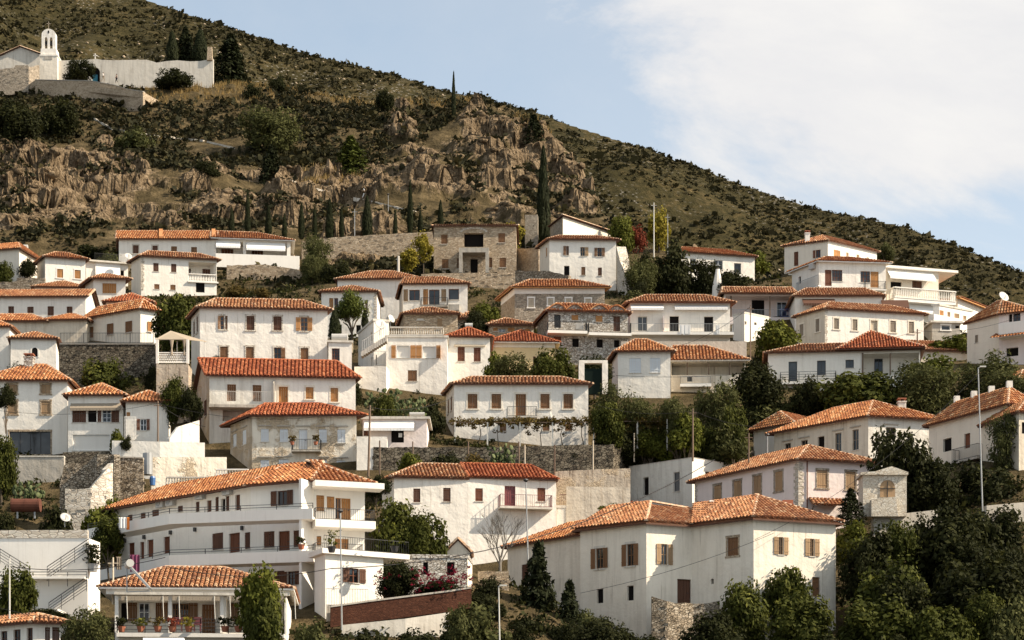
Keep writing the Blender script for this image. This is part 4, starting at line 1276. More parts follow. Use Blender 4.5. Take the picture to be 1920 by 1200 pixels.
for xx in (1080, 1240, 1456, 1615):
    a_ = ZM(xx, 75); u_, _ = fcx.uz(*ZM(xx, 112)); zt = h.Zt
    m = MB()
    fbox(m, fcx, u_ - 0.75, u_ + 0.75, zt - 0.35, zt + 0.18, -0.4, 0.05)
    m.build('dormer', 'stone_white', h.root)
    m = MB()
    arc = [(u_ - 0.95 + 1.9 * k / 8, zt + 0.18 + 0.55 * sin(pi * k / 8)) for k in range(9)]
    for k in range(8):
        (ua, za), (ub, zb_) = arc[k], arc[k + 1]
        m.cv = RND.random()
        m.hexa([fcx.at(ua, za, 0.3), fcx.at(ub, zb_, 0.3), fcx.at(ub, zb_, -2.5), fcx.at(ua, za, -2.5), fcx.at(ua, za + 0.12, 0.3), fcx.at(ub, zb_ + 0.12, 0.3), fcx.at(ub, zb_ + 0.12, -2.5), fcx.at(ua, za + 0.12, -2.5)])
    m.build('dormer_roof', 'tile_mid', h.root, attr=True)
    m = MB(); m.face([fcx.at(u, z, 0.06) for u, z in arc]); m.build('dormer_gable', 'stone_white', h.root)
balcony(h, 1, 995, 1350, 285, 205, 1.1, 0.3, 'bars', 'paint_white', 'metal_dark'); balcony(h, 1, 1365, 1748, 305, 215, 1.1, 0.3, 'bars', 'paint_white', 'metal_dark')
m = MB(); u_, z_ = fcx.uz(*ZM(1280, 250), 0.7); m.box(fcx.at(u_, z_, 0.6), 0.4, 0.16, 0.32, (fcx.u, fcx.n, UP)); m.build('air_conditioner', 'plastic_white', h.root)

# ---- centre right
h = house('awning_house', 'white house with long railed balcony, laundry and striped awnings', ZH, 17.3, [(300, 745, 17.0), (392, 712), (1290, 714)], 1045, ref=1, ridge=641, over=0.5, walls=['plaster_pink', 'plaster_white'], tile='tile_old', hip=(1.1, 1), soffit='wood_red', ops=[
          ('G', 460, 545, 832, 962, dict(c='metal_pale', grid=(1, 0), pane='glass_blue')), ('K', 747, 830, 828, 965), ('K', 1057, 1140, 832, 968)])
balcony(h, 1, 390, 1325, 972, 895, 1.3, 0.28, 'bars', 'paint_white', 'metal_galv', gap=0.16)
awning(h, 1, 395, 690, 726, 752, 0.7); awning(h, 1, 790, 1270, 730, 750, 0.5)
fcx = h.faces[1]
for k, (x, w_) in enumerate(((870, 0.8), (915, 0.5), (1180, 0.4))):
    u_, z_ = fcx.uz(*ZH(x, 905), 1.4); m = MB()
    for j in range(4): fbox(m, fcx, u_ - w_ / 2 + j * w_ / 4, u_ - w_ / 2 + (j + 0.95) * w_ / 4, z_ - 1.1 + 0.1 * (j % 2), z_, 1.33 + 0.03 * (j % 2), 1.35 + 0.03 * (j % 2))
    tag(m.build('laundry', 'cloth_white'), ('white sheet hung over the long balcony rail', 'narrow white towel hung beside the sheet on the long balcony rail', 'small white cloth near the right end of the long balcony rail')[k], 'laundry')
m = MB(); u_, z_ = fcx.uz(*ZH(690, 890), 0.6); fbox(m, fcx, u_ - 0.05, u_ + 0.05, z_ - 0.9, z_ + 0.7, 0.01, 1.1); m.build('partition', 'plaster_pink', h.root)
h = house('white_house', 'white two storey house with open brown shutters below the rocky outcrop', ZG, 14.8, [(536, 402), (625, 334), (1225, 340)], 750, ref=1, ridge=300, walls=['plaster_cream', 'plaster_lime'], tile='tile_old', over=0.4, opt=dict(c=GR), ops=[
          ('O', 776, 800, 390, 473, dict(sh='l', sw=0.35, c=BR)), ('O', 903, 945, 400, 480, dict(sh='r', sw=0.4, c=TN)), ('O', 1056, 1097, 405, 485, dict(sw=0.35, c=BR)), ('K', 757, 805, 568, 655), ('S', 912, 948, 578, 652, dict(c=BR)), ('S', 1062, 1097, 584, 657, dict(c=DB)), ('S', 593, 604, 405, 485, dict(c=OR, f=0))])
h = house('stone_house', 'square tan stone house with large black upper opening and pillared porch', ZF, 14.5, [(1216, 115), (1958, 112)], 538, depth=8, roof='flat', over=0.0, wall='stone_tan', opt=dict(c=BR), ops=[
          ('K', 1490, 1662, 178, 303, dict(rec=0.6)), ('K', 1545, 1612, 410, 536, dict(rec=0.3)), ('S', 1283, 1340, 190, 276), ('S', 1797, 1857, 178, 264), ('S', 1290, 1348, 412, 498), ('S', 1808, 1866, 400, 486), ('S', 1425, 1442, 405, 498), ('S', 1714, 1742, 400, 490)])
SH = h
E = [Vector((q.x, q.y, h.Zt)) for q in offset_poly(h.Q, 0.3)]
cc = sum(E, Vector()) / 4; cc.z = h.Zt + 0.9
finish_roof(h.root, [[E[i], E[(i + 1) % 4], cc] for i in range(4)], [(E[i], cc) for i in range(4)], 'tile_old', 'wood_dark', 55)
fcx = h.faces[0]
balcony(h, 0, 1442, 1712, 312, 308, 1.6, 0.55, 'solid', 'concrete', 'concrete')
for xx in (1459, 1697):
    u_, z_ = fcx.uz(*ZF(xx, 535), 1.5); m = MB(); m.box(fcx.at(u_, (z_ + fcx.uz(*ZF(xx, 345), 1.5)[1]) / 2, 1.4), 0.22, 0.22, (fcx.uz(*ZF(xx, 345), 1.5)[1] - z_) / 2, (fcx.u, fcx.n, UP)); m.build('porch_pillar', 'concrete', h.root)
m = MB(); u0, u1, z0, z1 = fcx.rect(ZF(1490, 0)[0], ZF(1662, 0)[0], ZF(0, 178)[1], ZF(0, 303)[1])
for k in range(13):
    t0 = pi * k / 13; t1 = pi * (k + 0.85) / 13; um = (u0 + u1) / 2; rr = (u1 - u0) / 2 + 0.25
    q = [(um - rr * cos(t), z1 + 0.1 + 0.45 * sin(t)) for t in (t0, t1)]; q2 = [(um - (rr + 0.28) * cos(t), z1 + 0.1 + 0.75 * sin(t)) for t in (t0, t1)]
    m.face([fcx.at(*q[0], 0.03), fcx.at(*q[1], 0.03), fcx.at(*q2[1], 0.03), fcx.at(*q2[0], 0.03)])
m.build('arch_stones', 'stone_ashlar', h.root)
h = house('mono_pitch_house', 'cream house with single sloping roof edge beside the tall cypress', ZG, 13.6, [(630, 210), (746, 118), (1180, 262)], 320, ref=1, roof='none', walls=['stone_grey', 'plaster_cream'], under=5, ops=[('K', 655, 668, 165, 188, dict(f=0))])
E = [Vector((q.x, q.y, h.Zt - 0.0)) for q in offset_poly(h.Q, 0.3)]
finish_roof(h.root, [[E[1], E[2], E[3], E[0]]], [(E[1], E[2])], 'tile_old', 'wood_dark', 56)
h = house('stone_tower', 'narrow tan stone tower left of the tall cypress', ZG, 13.4, [(405, 110), (520, 108)], 400, depth=4, roof='flat', over=0.0, wall='stone_grey', cat='tower', ops=[('K', 478, 488, 200, 212), ('K', 448, 458, 325, 338)])
h = house('long_white_house', 'white house with thin tiled roof half hidden by dark trees on the right', ZH, 14.4, [(835, 252), (1512, 296)], 570, depth=7, roof='hip', ridge=222, axis=0, hip=(0.5, 0.8), tile='tile_mid', over=0.35, ops=[
          ('G', 930, 985, 312, 400, dict(c=WH)), ('G', 1147, 1225, 325, 412, dict(c=WH, pane='glass_blue')), ('G', 1327, 1390, 353, 437, dict(c='metal_galv', grid=(0, 0)))])
h = house('porch_house', 'shaded pinkish house with timber posted porch and blue railing', ZH, 16.0, [(1200, 632, 15.8), (1240, 628), (1868, 632)], 845, ref=1, depth=7, walls=['plaster_cream', 'plaster_pink'], ridge=572, roof='hip', axis=1, hip=(0.2, 0.2), over=0.4, tile='tile_old', ops=[('R', 1250, 1860, 648, 838, dict(f=1, d=2.0))])
inner(h, 1, 2.0, [('K', 1485, 1600, 660, 836), ('G', 1712, 1800, 702, 838, dict(c=WH))])
fcx = h.faces[1]
for xx in (1300, 1650, 1845):
    part_box(h, 1, 'porch_post', 'wood_pole', xx - 6, xx + 6, 630, 838, -0.2, -0.02)
m = MB(); u0, u1, z0, z1 = fcx.rect(ZH(1300, 0)[0], ZH(1690, 0)[0], ZH(0, 765)[1], ZH(0, 836)[1]); bars_between(m, fcx.at(u0, 0, -0.25), fcx.at(u1, 0, -0.25), z0, z1, 0.16); m.build('railing', 'metal_galv', h.root)
m = MB(); u0, u1, z0, z1 = fcx.rect(ZH(1740, 0)[0], ZH(1900, 0)[0], ZH(0, 768)[1], ZH(0, 836)[1]); bars_between(m, fcx.at(u0, 0, 0.1), fcx.at(u1, 0, 0.1), z0, z1, 0.16); m.build('railing', 'metal_blue', h.root)
h2 = house('porch_house', None, ZH, 16.6, [(1318, 830), (1420, 806), (1640, 850)], 1020, ref=1, roof='flat', over=0.02, wall='plaster_white', root=h.root, ops=[('K', 1420, 1440, 875, 905), ('K', 1508, 1530, 885, 910)])
m = MB(); p_ = pt(*ZH(1180, 600), F / 15.4); m.lathe(p_ - UP * 2, [(0.75, 0), (0.65, 2.4), (0.3, 4.2), (0.25, 4.6)], 10); tag(m.build('cistern', 'plaster_white'), 'whitewashed bottle shaped cistern left of the porch house', 'cistern')

# ---- upper right
h = house('hilltop_house', 'topmost white house on the right with brown door and square chimney', ZR, 14.8, [(195, 160), (508, 120), (860, 200)], 300, ref=1, ridge=97, rise=0.8, over=0.25, walls=['plaster_cream', 'plaster_white'], tile='tile_old', ops=[
          ('D', 263, 295, 200, 302, dict(c=RB)), ('O', 420, 455, 186, 243, dict(c=RB, sh='l')), ('S', 550, 598, 188, 236, dict(c=OR)), ('S', 640, 658, 205, 240, dict(c=TN)), ('S', 714, 735, 220, 250, dict(c=TN)), ('S', 787, 803, 240, 258, dict(c=TN))])
chimney(h, 360, 72, 122, 0.6, Y=h.P[0].y - 1, mat='plaster_white')
h = house('french_door_house', 'white house with two paned balcony windows and wooden shutters on the right hill', ZR, 15.6, [(250, 345), (443, 270), (925, 284)], 470, ref=1, ridge=240, over=0.45, walls=['plaster_white', 'plaster_lime'], tile='tile_mid', soffit='paint_white', under=5, ops=[
          ('S', 487, 535, 330, 446, dict(c=RB)), ('G', 537, 612, 330, 412, dict(c=RB, grid=(3, 2), pane='glass_blue')), ('G', 743, 812, 340, 420, dict(c=RB, grid=(2, 2), pane='glass_blue')), ('S', 815, 873, 343, 458, dict(c=OR)), ('K', 296, 314, 378, 430, dict(f=0))])
balcony(h, 1, 780, 930, 468, 410, 0.8, 0.15, 'bars', 'paint_white', 'metal_dark')
fcx = h.faces[0]; m = MB(); u_, z_ = fcx.uz(*ZR(405, 310)); m.box(fcx.at(u_, z_, 0.25), 0.42, 0.2, 0.3, (fcx.u, fcx.n, UP)); m.build('air_conditioner', 'plastic_white', h.root)
balcony(h, 0, 275, 440, 470, 395, 0.4, 0.15, 'bars', 'paint_white', 'metal_galv')
h = house('modern_house', 'modern white house with thin flat slab roof and balustrade balcony', ZR, 15.4, [(932, 320), (1305, 350)], 640, depth=8, roof='none', wall='plaster_cream', ops=[('S', 1115, 1185, 410, 466, dict(c=DB)), ('K', 960, 1040, 415, 470)])
E = offset_poly(h.Q, 0.5); ex = (h.Q[1] - h.Q[0]).normalized() * 1.9
m = MB(); S4 = [E[0], E[1] + ex, E[2] + ex, E[3]]; m.hexa([Vector((q.x, q.y, h.Zt + 0.004)) for q in S4] + [Vector((q.x, q.y, h.Zt + 0.3)) for q in S4]); m.build('roof', 'paint_white', h.root)
awning(h, 0, 932, 1262, 340, 385, 1.0)
balcony(h, 0, 985, 1430, 545, 468, 1.2, 0.4, 'baluster', 'paint_white', 'paint_white')
awning(h, 0, 985, 1270, 560, 625, 0.8)
h2 = house('lower_wing', None, ZR, 15.9, [(1265, 590), (1310, 588), (1545, 632)], 760, ref=1, roof='flat', over=0.1, wall='plaster_white', root=h.root, ops=[('S', 1312, 1342, 622, 665, dict(c=OR)), ('S', 1368, 1390, 632, 670, dict(c=TN)), ('S', 1418, 1455, 645, 700, dict(c=TN)), ('S', 1482, 1505, 660, 690, dict(c=TN))])
balcony(h2, 1, 1270, 1460, 705, 665, 0.9, 0.2, 'solid', 'paint_white', 'paint_white')
h = house('slate_house', 'grey walled small house with two framed windows half behind shrubs on the right', ZRR, 16.6, [(510, 490), (900, 500)], 640, depth=5, roof='flat', over=0.25, wall='concrete', ops=[('G', 640, 760, 525, 590, dict(c=WH, t='paint_white', grid=(0, 0), pane='glass_blue')), ('K', 835, 905, 528, 568, dict(t='paint_white'))])
h = house('gable_end_house', 'white gable ended house with orange bargeboard behind the modern house', ZRR, 15.2, [(870, 150), (1270, 305)], 420, depth=6, roof='hip', rise=0.9, wall='plaster_white', tile='tile_mid', soffit='wood_orange', over=0.6)
h = house('tiled_lean_house', 'white low house under long old tiled roof with dark lean to canopies', ZR, 16.3, [(270, 522), (900, 520)], 640, depth=6, ridge=465, wall='plaster_white', tile='tile_old', over=0.35, hip=(0.6, 0.6), ops=[('K', 395, 455, 585, 615), ('K', 680, 805, 570, 590)])
awning(h, 0, 322, 555, 540, 570, 1.2, 'wood_dark'); awning(h, 0, 890, 1085, 548, 600, 1.0, 'wood_dark')
h = house('shuttered_house', 'cream white house with five small grey shuttered windows and quoined corner', ZR, 16.9, [(280, 668), (487, 612), (1198, 652)], 862, ref=1, ridge=577, walls=['plaster_beige', 'plaster_white'], tile='tile_old', over=0.3, opt=dict(c=GR, t='plaster_cream'), ops=[
          ('S', 552, 587, 680, 757), ('S', 685, 720, 687, 767), ('D', 817, 865, 695, 800, dict(c='wood_cream')), ('S', 957, 997, 698, 780), ('S', 1090, 1127, 704, 787), ('S', 305, 333, 722, 806, dict(f=0)), ('S', 420, 447, 684, 776, dict(f=0))])
quoins(h, 1, 0, 618, 860, n=10, w=0.3)
h = house('veranda_house', 'white house with hip roofed veranda, dark framed doors and long railing', ZR, 18.0, [(78, 932), (1172, 905)], 1160, depth=7, ridge=862, wall='plaster_white', tile='tile_old', over=0.45, hip=(1, 1), ops=[
          ('G', 225, 287, 990, 1132, dict(c='metal_dark', grid=(0, 0), pane='glass_blue')), ('G', 430, 493, 983, 1088, dict(c='metal_dark', grid=(1, 0), pane='glass_blue')), ('G', 635, 695, 977, 1037, dict(c='metal_dark', grid=(1, 0), pane='glass_blue')), ('R', 765, 1165, 930, 1090, dict(d=2.0))])
inner(h, 0, 2.0, [('G', 843, 903, 970, 1085, dict(c='metal_dark', grid=(1, 0)))])
VH = h
balcony(h, 0, 165, 568, 1135, 1062, 0.9, 0.2, 'rails', 'paint_white', 'metal_dark')
part_box(h, 0, 'porch_post', 'wood_pole', 752, 764, 930, 1090, -0.02, 0.12); part_box(h, 0, 'porch_post', 'wood_pole', 952, 962, 930, 1090, -0.15, -0.02)
# raised pyramid roof over the veranda
fcx = h.faces[0]; a_ = fcx.uz(*ZR(565, 925))[0]; b_ = fcx.L + 0.5; zt = h.Zt + 0.25
E = [fcx.at(a_, zt - 0.15, 0.75), fcx.at(b_, zt - 0.15, 0.75), fcx.at(b_, zt - 0.15, -7.2), fcx.at(a_, zt - 0.15, -7.2)]
apx = fcx.at(fcx.uz(*ZR(815, 800), -3.4)[0], (HY - ZR(0, 790)[1]) * (fcx.at(0, 0, -3.4).y) / F, -3.4)
finish_roof(h.root, [[E[i], E[(i + 1) % 4], apx] for i in range(4)], [(E[i], apx) for i in range(4)], 'tile_new', 'wood_dark', 91)
h = house('ruined_roof_house', 'low house of patched old tiles behind the street pole on the right', ZR, 17.2, [(1050, 905), (1660, 925)], 990, depth=6, ridge=848, wall='plaster_beige', tile='tile_old', over=0.3, hip=(0.3, 0.3))
h = house('edge_house', 'pinkish house cut by the right picture edge with white balcony and tiled canopy', ZRR, 17.6, [(1000, 495), (1450, 375), (1900, 320)], 960, ref=1, ridge=190, walls=['plaster_cream', 'plaster_pink'], tile='tile_mid', over=0.4, under=5, ops=[('K', 1585, 1635, 335, 490), ('G', 1645, 1750, 330, 470, dict(c=DB)), ('S', 1110, 1155, 660, 770, dict(c=GR, f=0)), ('K', 1550, 1720, 840, 960)])
balcony(h, 1, 1440, 1900, 650, 470, 1.2, 0.2, 'solid', 'paint_white', 'paint_white')
fcx = h.faces[1]; u0, z0 = fcx.uz(*ZRR(1400, 760)); u1, z1 = fcx.uz(*ZRR(1890, 650))
pl = [fcx.at(-0.4, z0 - 0.1, 2.2), fcx.at(fcx.L + 0.5, z0 - 0.1, 2.2), fcx.at(fcx.L + 0.5, z0 + 0.75, 0.02), fcx.at(-0.4, z0 + 0.75, 0.02)]
m = MB(); tile_plane(m, pl, seed=5); m.build('canopy', 'tile_mid', h.root, attr=True)
h = house('blue_shutter_house', 'white house with pale blue closed shutters under pointed red hip roof', ZN, 18.4, [(228, 470), (282, 386), (754, 382)], 735, ref=1, ridge=273, walls=['plaster_pink', 'plaster_white'], tile='tile_mid', over=0.45, ops=[('S', 385, 488, 440, 572, dict(c=WH)), ('S', 570, 662, 438, 570, dict(c=WH))])
h = house('veranda_house', 'pinkish brown house with deep veranda and white balcony under wide orange roof', ZN, 18.2, [(758, 468), (1430, 462)], 700, depth=7, ridge=330, wall='plaster_beige', tile='tile_mid', over=0.5, hip=(0.2, 1.1), soffit='plaster_cream', tw=0.34, ops=[('R', 762, 1415, 478, 590, dict(d=2.0)), ('K', 905, 950, 605, 650)])
inner(h, 0, 2.0, [('K', 765, 835, 500, 520)])
for xx in (905, 1098, 1285): part_box(h, 0, 'veranda_post', 'wood_pole', xx - 5, xx + 5, 478, 592, -0.2, -0.02)
balcony(h, 0, 842, 1122, 668, 600, 0.9, 0.3, 'bars', 'paint_white', 'metal_galv')
h = house('garden_house', 'white house with five brown shuttered windows and small central balcony above the vine', ZM, 19.6, [(78, 855), (150, 770), (1358, 772)], 1200, ref=1, ridge=706, wall='plaster_lime', walls=['plaster_cream', 'plaster_lime'], tile='tile_old', over=0.35, tw=0.34, opt=dict(c=BR, t='plaster_cream'), hip=(1, 1), ops=[
          ('S', 273, 360, 858, 990), ('S', 488, 573, 858, 990), ('D', 705, 797, 858, 1055), ('S', 928, 1010, 858, 990), ('S', 1135, 1220, 858, 990), ('S', 92, 105, 910, 1040, dict(f=0, t=None)), ('S', 118, 132, 880, 1010, dict(f=0, t=None)),
          ('S', 560, 620, 1125, 1190, dict(t=None)), ('S', 950, 1010, 1125, 1190, dict(t=None)), ('S', 1150, 1210, 1125, 1190, dict(t=None))])
GH = h
balcony(h, 1, 630, 898, 1055, 970, 0.8, 0.14, 'bars', 'concrete_pale', 'metal_dark', gap=0.15)
m = MB(); p_ = pt(*ZM(1403, 718), F / 19.1); m.box(p_ - UP * 0.3, 0.85, 0.1, 1.25); o = m.build('gate', 'shutter_green'); tag(o, 'dark green roller gate between garden house and blue shutter house', 'gate')
m = MB(); p_ = pt(*ZM(1403, 632), F / 19.1)
for sx in (-1.15, 1.15): m.box(p_ + Vector((sx, 0, -1.0)), 0.28, 0.3, 1.5)
m.box(p_ + Vector((0, 0, 0.65)), 1.4, 0.3, 0.14); tag(m.build('gateway', 'plaster_white'), 'white plastered frame around the dark green gate', 'gateway')

# ---- lower centre and right
h = house('white_house', 'white house with two tone roof and maroon railed balcony above the bare tree', ZX, 22.6, [(140, 632), (226, 592), (760, 602), (1392, 622)], 1150, ref=1, depth=7.5, roof='none', walls=['plaster_cream', 'plaster_lime'], under=4, opt=dict(c=DB), ops=[
          ('S', 365, 415, 676, 775), ('S', 580, 633, 671, 770), ('S', 811, 865, 674, 767, dict(c=RB)), ('D', 1022, 1100, 657, 800, dict(c='metal_red')), ('S', 1258, 1315, 671, 768, dict(c=RB))])
TWO = h
fr = Face(h.P[1], h.P[3], 0, h.Zt); dp = 7.0
def fa(u, z, n): return fr.at(u, z, n)
zt = h.Zt - 0.02; o_ = 0.35
lp = h.P[0] - h.P[1]; lp = Vector((lp.x, lp.y, 0)).normalized()
E0 = Vector((h.P[1].x, h.P[1].y, 0)) + fr.n * o_ - fr.u * o_; E0.z = zt
E3 = E0 + lp * (dp + 0.8); E3.z = zt
M_ = fa(fr.L * 0.46, zt, o_); E1 = fa(fr.L + 0.15, zt, o_)
rz = (HY - ZX(0, 493)[1]) * (fr.at(0, 0, -dp / 2).y) / F
def rr_(u): q = fa(u, rz, -dp / 2); return q
Ra, Rm, Rb = rr_(fr.L * 0.19), rr_(fr.L * 0.44), rr_(fr.L - 1.6)
Eb = fa(fr.L + 0.15, zt, -dp - o_)
finish_roof(h.root, [[E0, M_, Rm, Ra], [E3, E0, Ra]], [(Ra, Rm), (E0, Ra)], 'tile_old', 'wood_dark', 61)
finish_roof(h.root, [[M_ + UP * 0.12, E1 + UP * 0.12, Rb + UP * 0.12, Rm + UP * 0.12], [E1 + UP * 0.12, Eb + UP * 0.12, Rb + UP * 0.12]], [(Rm + UP * 0.12, Rb + UP * 0.12), (E1 + UP * 0.12, Rb + UP * 0.12), (M_ + UP * 0.12, Rm + UP * 0.12)], 'tile_new', 'wood_dark', 62, 'tile_new')
hb = H(); hb.zn = ZX; hb.root = h.root; hb.faces = [h.faces[2]]
balcony(hb, 0, 990, 1368, 805, 720, 1.0, 0.18, 'bars', 'concrete_pale', 'metal_red', gap=0.15)
h = house('terrace_block', 'weathered white terrace with maroon railing right of the two tone roof house', ZX, 22.2, [(1395, 815), (1760, 820)], 960, depth=5, roof='flat', over=0.05, wall='plaster_aged', cat='terrace')
m = MB(); bars_between(m, h.Q[0] + Vector((0.3, 0.3, 0)), h.Q[0].lerp(h.Q[1], 0.55) + Vector((0, 0.3, 0)), h.Zt + 0.22, h.Zt + 1.2, 0.14); m.build('railing', 'metal_red', h.root)
h2 = house('lean_to', None, ZX, 22.0, [(1735, 800), (1925, 795)], 860, depth=2, roof='shed', rise=0.6, wall='concrete_pale', tile='tile_new', root=h.root)
h = house('white_cube', 'plain white flat roofed cube house with narrow dark windows', ZY, 20.5, [(246, 294), (613, 240), (870, 285)], 560, ref=1, roof='flat', parapet=0.02, over=0, walls=['plaster_aged', 'plaster_white'], ops=[('K', 327, 360, 356, 460, dict(rec=0.3)), ('G', 505, 540, 326, 437, dict(c='metal_galv', grid=(0, 0), pane='glass_blue')), ('K', 690, 722, 323, 348)])
h = house('pink_house', 'pink house with quoined stone corner and tan shutters under hip roof', ZY, 22.2, [(630, 382), (1230, 256), (1680, 276)], 610, ref=1, ridge=204, wall='plaster_pink', tile='tile_old', over=0.45, opt=dict(c=TN, t='stone_grey'), ops=[
          ('S', 738, 780, 402, 492), ('S', 853, 897, 377, 486), ('S', 968, 1013, 347, 464), ('S', 1092, 1137, 322, 437), ('S', 1338, 1398, 315, 418), ('S', 1506, 1562, 324, 428)])
quoins(h, 0, 1, 270, 555, n=15, w=0.55); quoins(h, 1, 0, 270, 555, n=15, w=0.5); quoins(h, 0, 0, 395, 520, n=8, w=0.3)
fcx = h.faces[1]; u0, z0 = fcx.uz(*ZY(1285, 510)); u1 = fcx.uz(*ZY(1480, 510))[0]
pl = [fcx.at(u0, z0 - 0.25, 1.2), fcx.at(u1, z0 - 0.25, 1.2), fcx.at(u1, z0 + 0.45, 0.01), fcx.at(u0, z0 + 0.45, 0.01)]
m = MB(); tile_plane(m, pl, seed=6); m.face([p - UP * 0.02 for p in pl]); m.c[-1] = 0.1; cn = m.build('canopy', 'tile_old', h.root, attr=True)
m = MB(); m.bar(fcx.at(u0 + 0.1, z0 - 1.2, 0.02), fcx.at(u0 + 0.1, z0 - 0.35, 1.0), 0.09); m.bar(fcx.at(u1 - 0.1, z0 - 1.2, 0.02), fcx.at(u1 - 0.1, z0 - 0.35, 1.0), 0.09); m.build('bracket', 'wood_pole', cn)
m = MB(); m.tube(fcx.at(0.75, h.zb, 0.08), fcx.at(0.75, h.Zt, 0.08), 0.05); m.build('downpipe', 'wood_red', h.root)
PK = h

h = house('beige_house', 'old beige house with row of tall dark windows and white right side', ZO, 20.6, [(190, 640), (842, 522), (1345, 552)], 805, ref=1, ridge=440, walls=['plaster_beige', 'plaster_aged'], tile='tile_mid', over=0.45, opt=dict(lin=True, rec=0.22), hip=(0.8, 1), ops=[
          ('G', 263, 305, 706, 786, dict(c=GR)), ('G', 376, 422, 684, 763, dict(c=GR)), ('K', 492, 538, 658, 770), ('G', 612, 655, 634, 775, dict(c=GR)), ('G', 732, 775, 611, 752, dict(c=GR)), ('G', 967, 1032, 595, 680, dict(c=GR))])
chimney(h, 1073, 425, 520, 0.7, Y=h.P[1].y + 3, mat='plaster_aged')
h2 = house('annex', 'white annex with long tiled roof left of the beige house', ZO, 19.4, [(48, 622), (330, 570)], 800, depth=6, ridge=508, hip=(0.5, 0.5), wall='plaster_white', tile='tile_mid', over=0.5)
h = house('slope_house', 'cream house with dark balcony under sloping roof line at the right edge', ZO, 21.0, [(1262, 588), (1810, 440), (2020, 470)], 905, ref=0, ridge=372, walls=['plaster_cream', 'plaster_cream'], tile='tile_mid', over=0.4, opt=dict(c=BR), ops=[('K', 1360, 1418, 672, 762), ('D', 1507, 1547, 638, 740, dict(c=RB)), ('S', 1642, 1690, 612, 716, dict(c=BR)), ('G', 1655, 1725, 838, 908, dict(c=GR))], under=5)
balcony(h, 0, 1415, 1595, 815, 728, 0.9, 0.2, 'bars', 'concrete', 'metal_dark')
for k in range(4):
    q = h.planes[0][0].lerp(h.planes[0][1], 0.25 + 0.17 * k) if False else h.r0.lerp(h.r1, k / 3)
    m = MB(); m.box(q + UP * 0.25, 0.25, 0.2, 0.3); m.build('chimney', 'plaster_white', h.roof)
h = house('edge_house', 'pink house corner with tiled roof cut by the right edge above the beige house', ZO, 19.4, [(1885, 268), (2060, 285)], 430, depth=6, ridge=225, wall='plaster_pink', tile='tile_mid', over=0.3)
h = house('edge_cottage', 'small beige cottage with tiled eave at the right picture edge below the tree', ZO, 22.5, [(1885, 490), (2100, 505)], 700, depth=6, ridge=440, wall='plaster_beige', tile='tile_mid', over=0.3, ops=[('K', 1905, 1950, 560, 640)])

# ---- front house with stepped walls
h = house('stepped_house', 'large white house with stepped front walls, open shutters and weathered tile roof', ZI, 25.0, [(1088, 992), (1212, 978), (1297, 984), (1413, 970), (1567, 979)], 1180, ref=1, depth=9, ridge=942, wall='plaster_lived', tile='tile_old', over=0.45, under=4, opt=dict(c=GR), hip=(0.0, 1.0), rdz=(0, 0.05, -0.3, 0.2, 0.2), ops=[
          ('O', 1117, 1131, 1028, 1066, dict(c=BR, t='concrete_pale', sw=0.42)), ('O', 1175, 1188, 1020, 1061, dict(c=BR, t='concrete_pale', sw=0.42)), ('O', 1240, 1252, 1020, 1059, dict(c=TN, sw=0.4)), ('D', 1270, 1296, 1086, 1132, dict(c=DB)),
          ('S', 1364, 1384, 1008, 1042, dict(c=BR, t='stone_tan')), ('K', 1333, 1338, 1085, 1095), ('O', 1460, 1469, 1007, 1040, dict(c=TN, sw=0.38)), ('O', 1519, 1527, 1010, 1043, dict(c=TN, sw=0.4)), ('K', 1119, 1131, 1104, 1131), ('K', 1176, 1188, 1098, 1126), ('D', 1523, 1537, 1082, 1119, dict(c=BR))])
SPH = h
h2 = house('left_wing', None, ZI, 24.3, [(952, 1026), (1089, 1004)], 1180, ref=1, depth=7, ridge=974, wall='plaster_lived', tile='tile_mid', over=0.4, root=h.root, hip=(1, 0), under=4, ops=[('S', 978, 991, 1058, 1091, dict(c=DB))])
m = MB(); q = pt(1477, 956, h.ridge[3].y + 0.5); m.box(q, 0.35, 0.3, 0.45); m.box(q + UP * 0.5, 0.4, 0.1, 0.25); m.build('chimney', 'terracotta', h.roof)

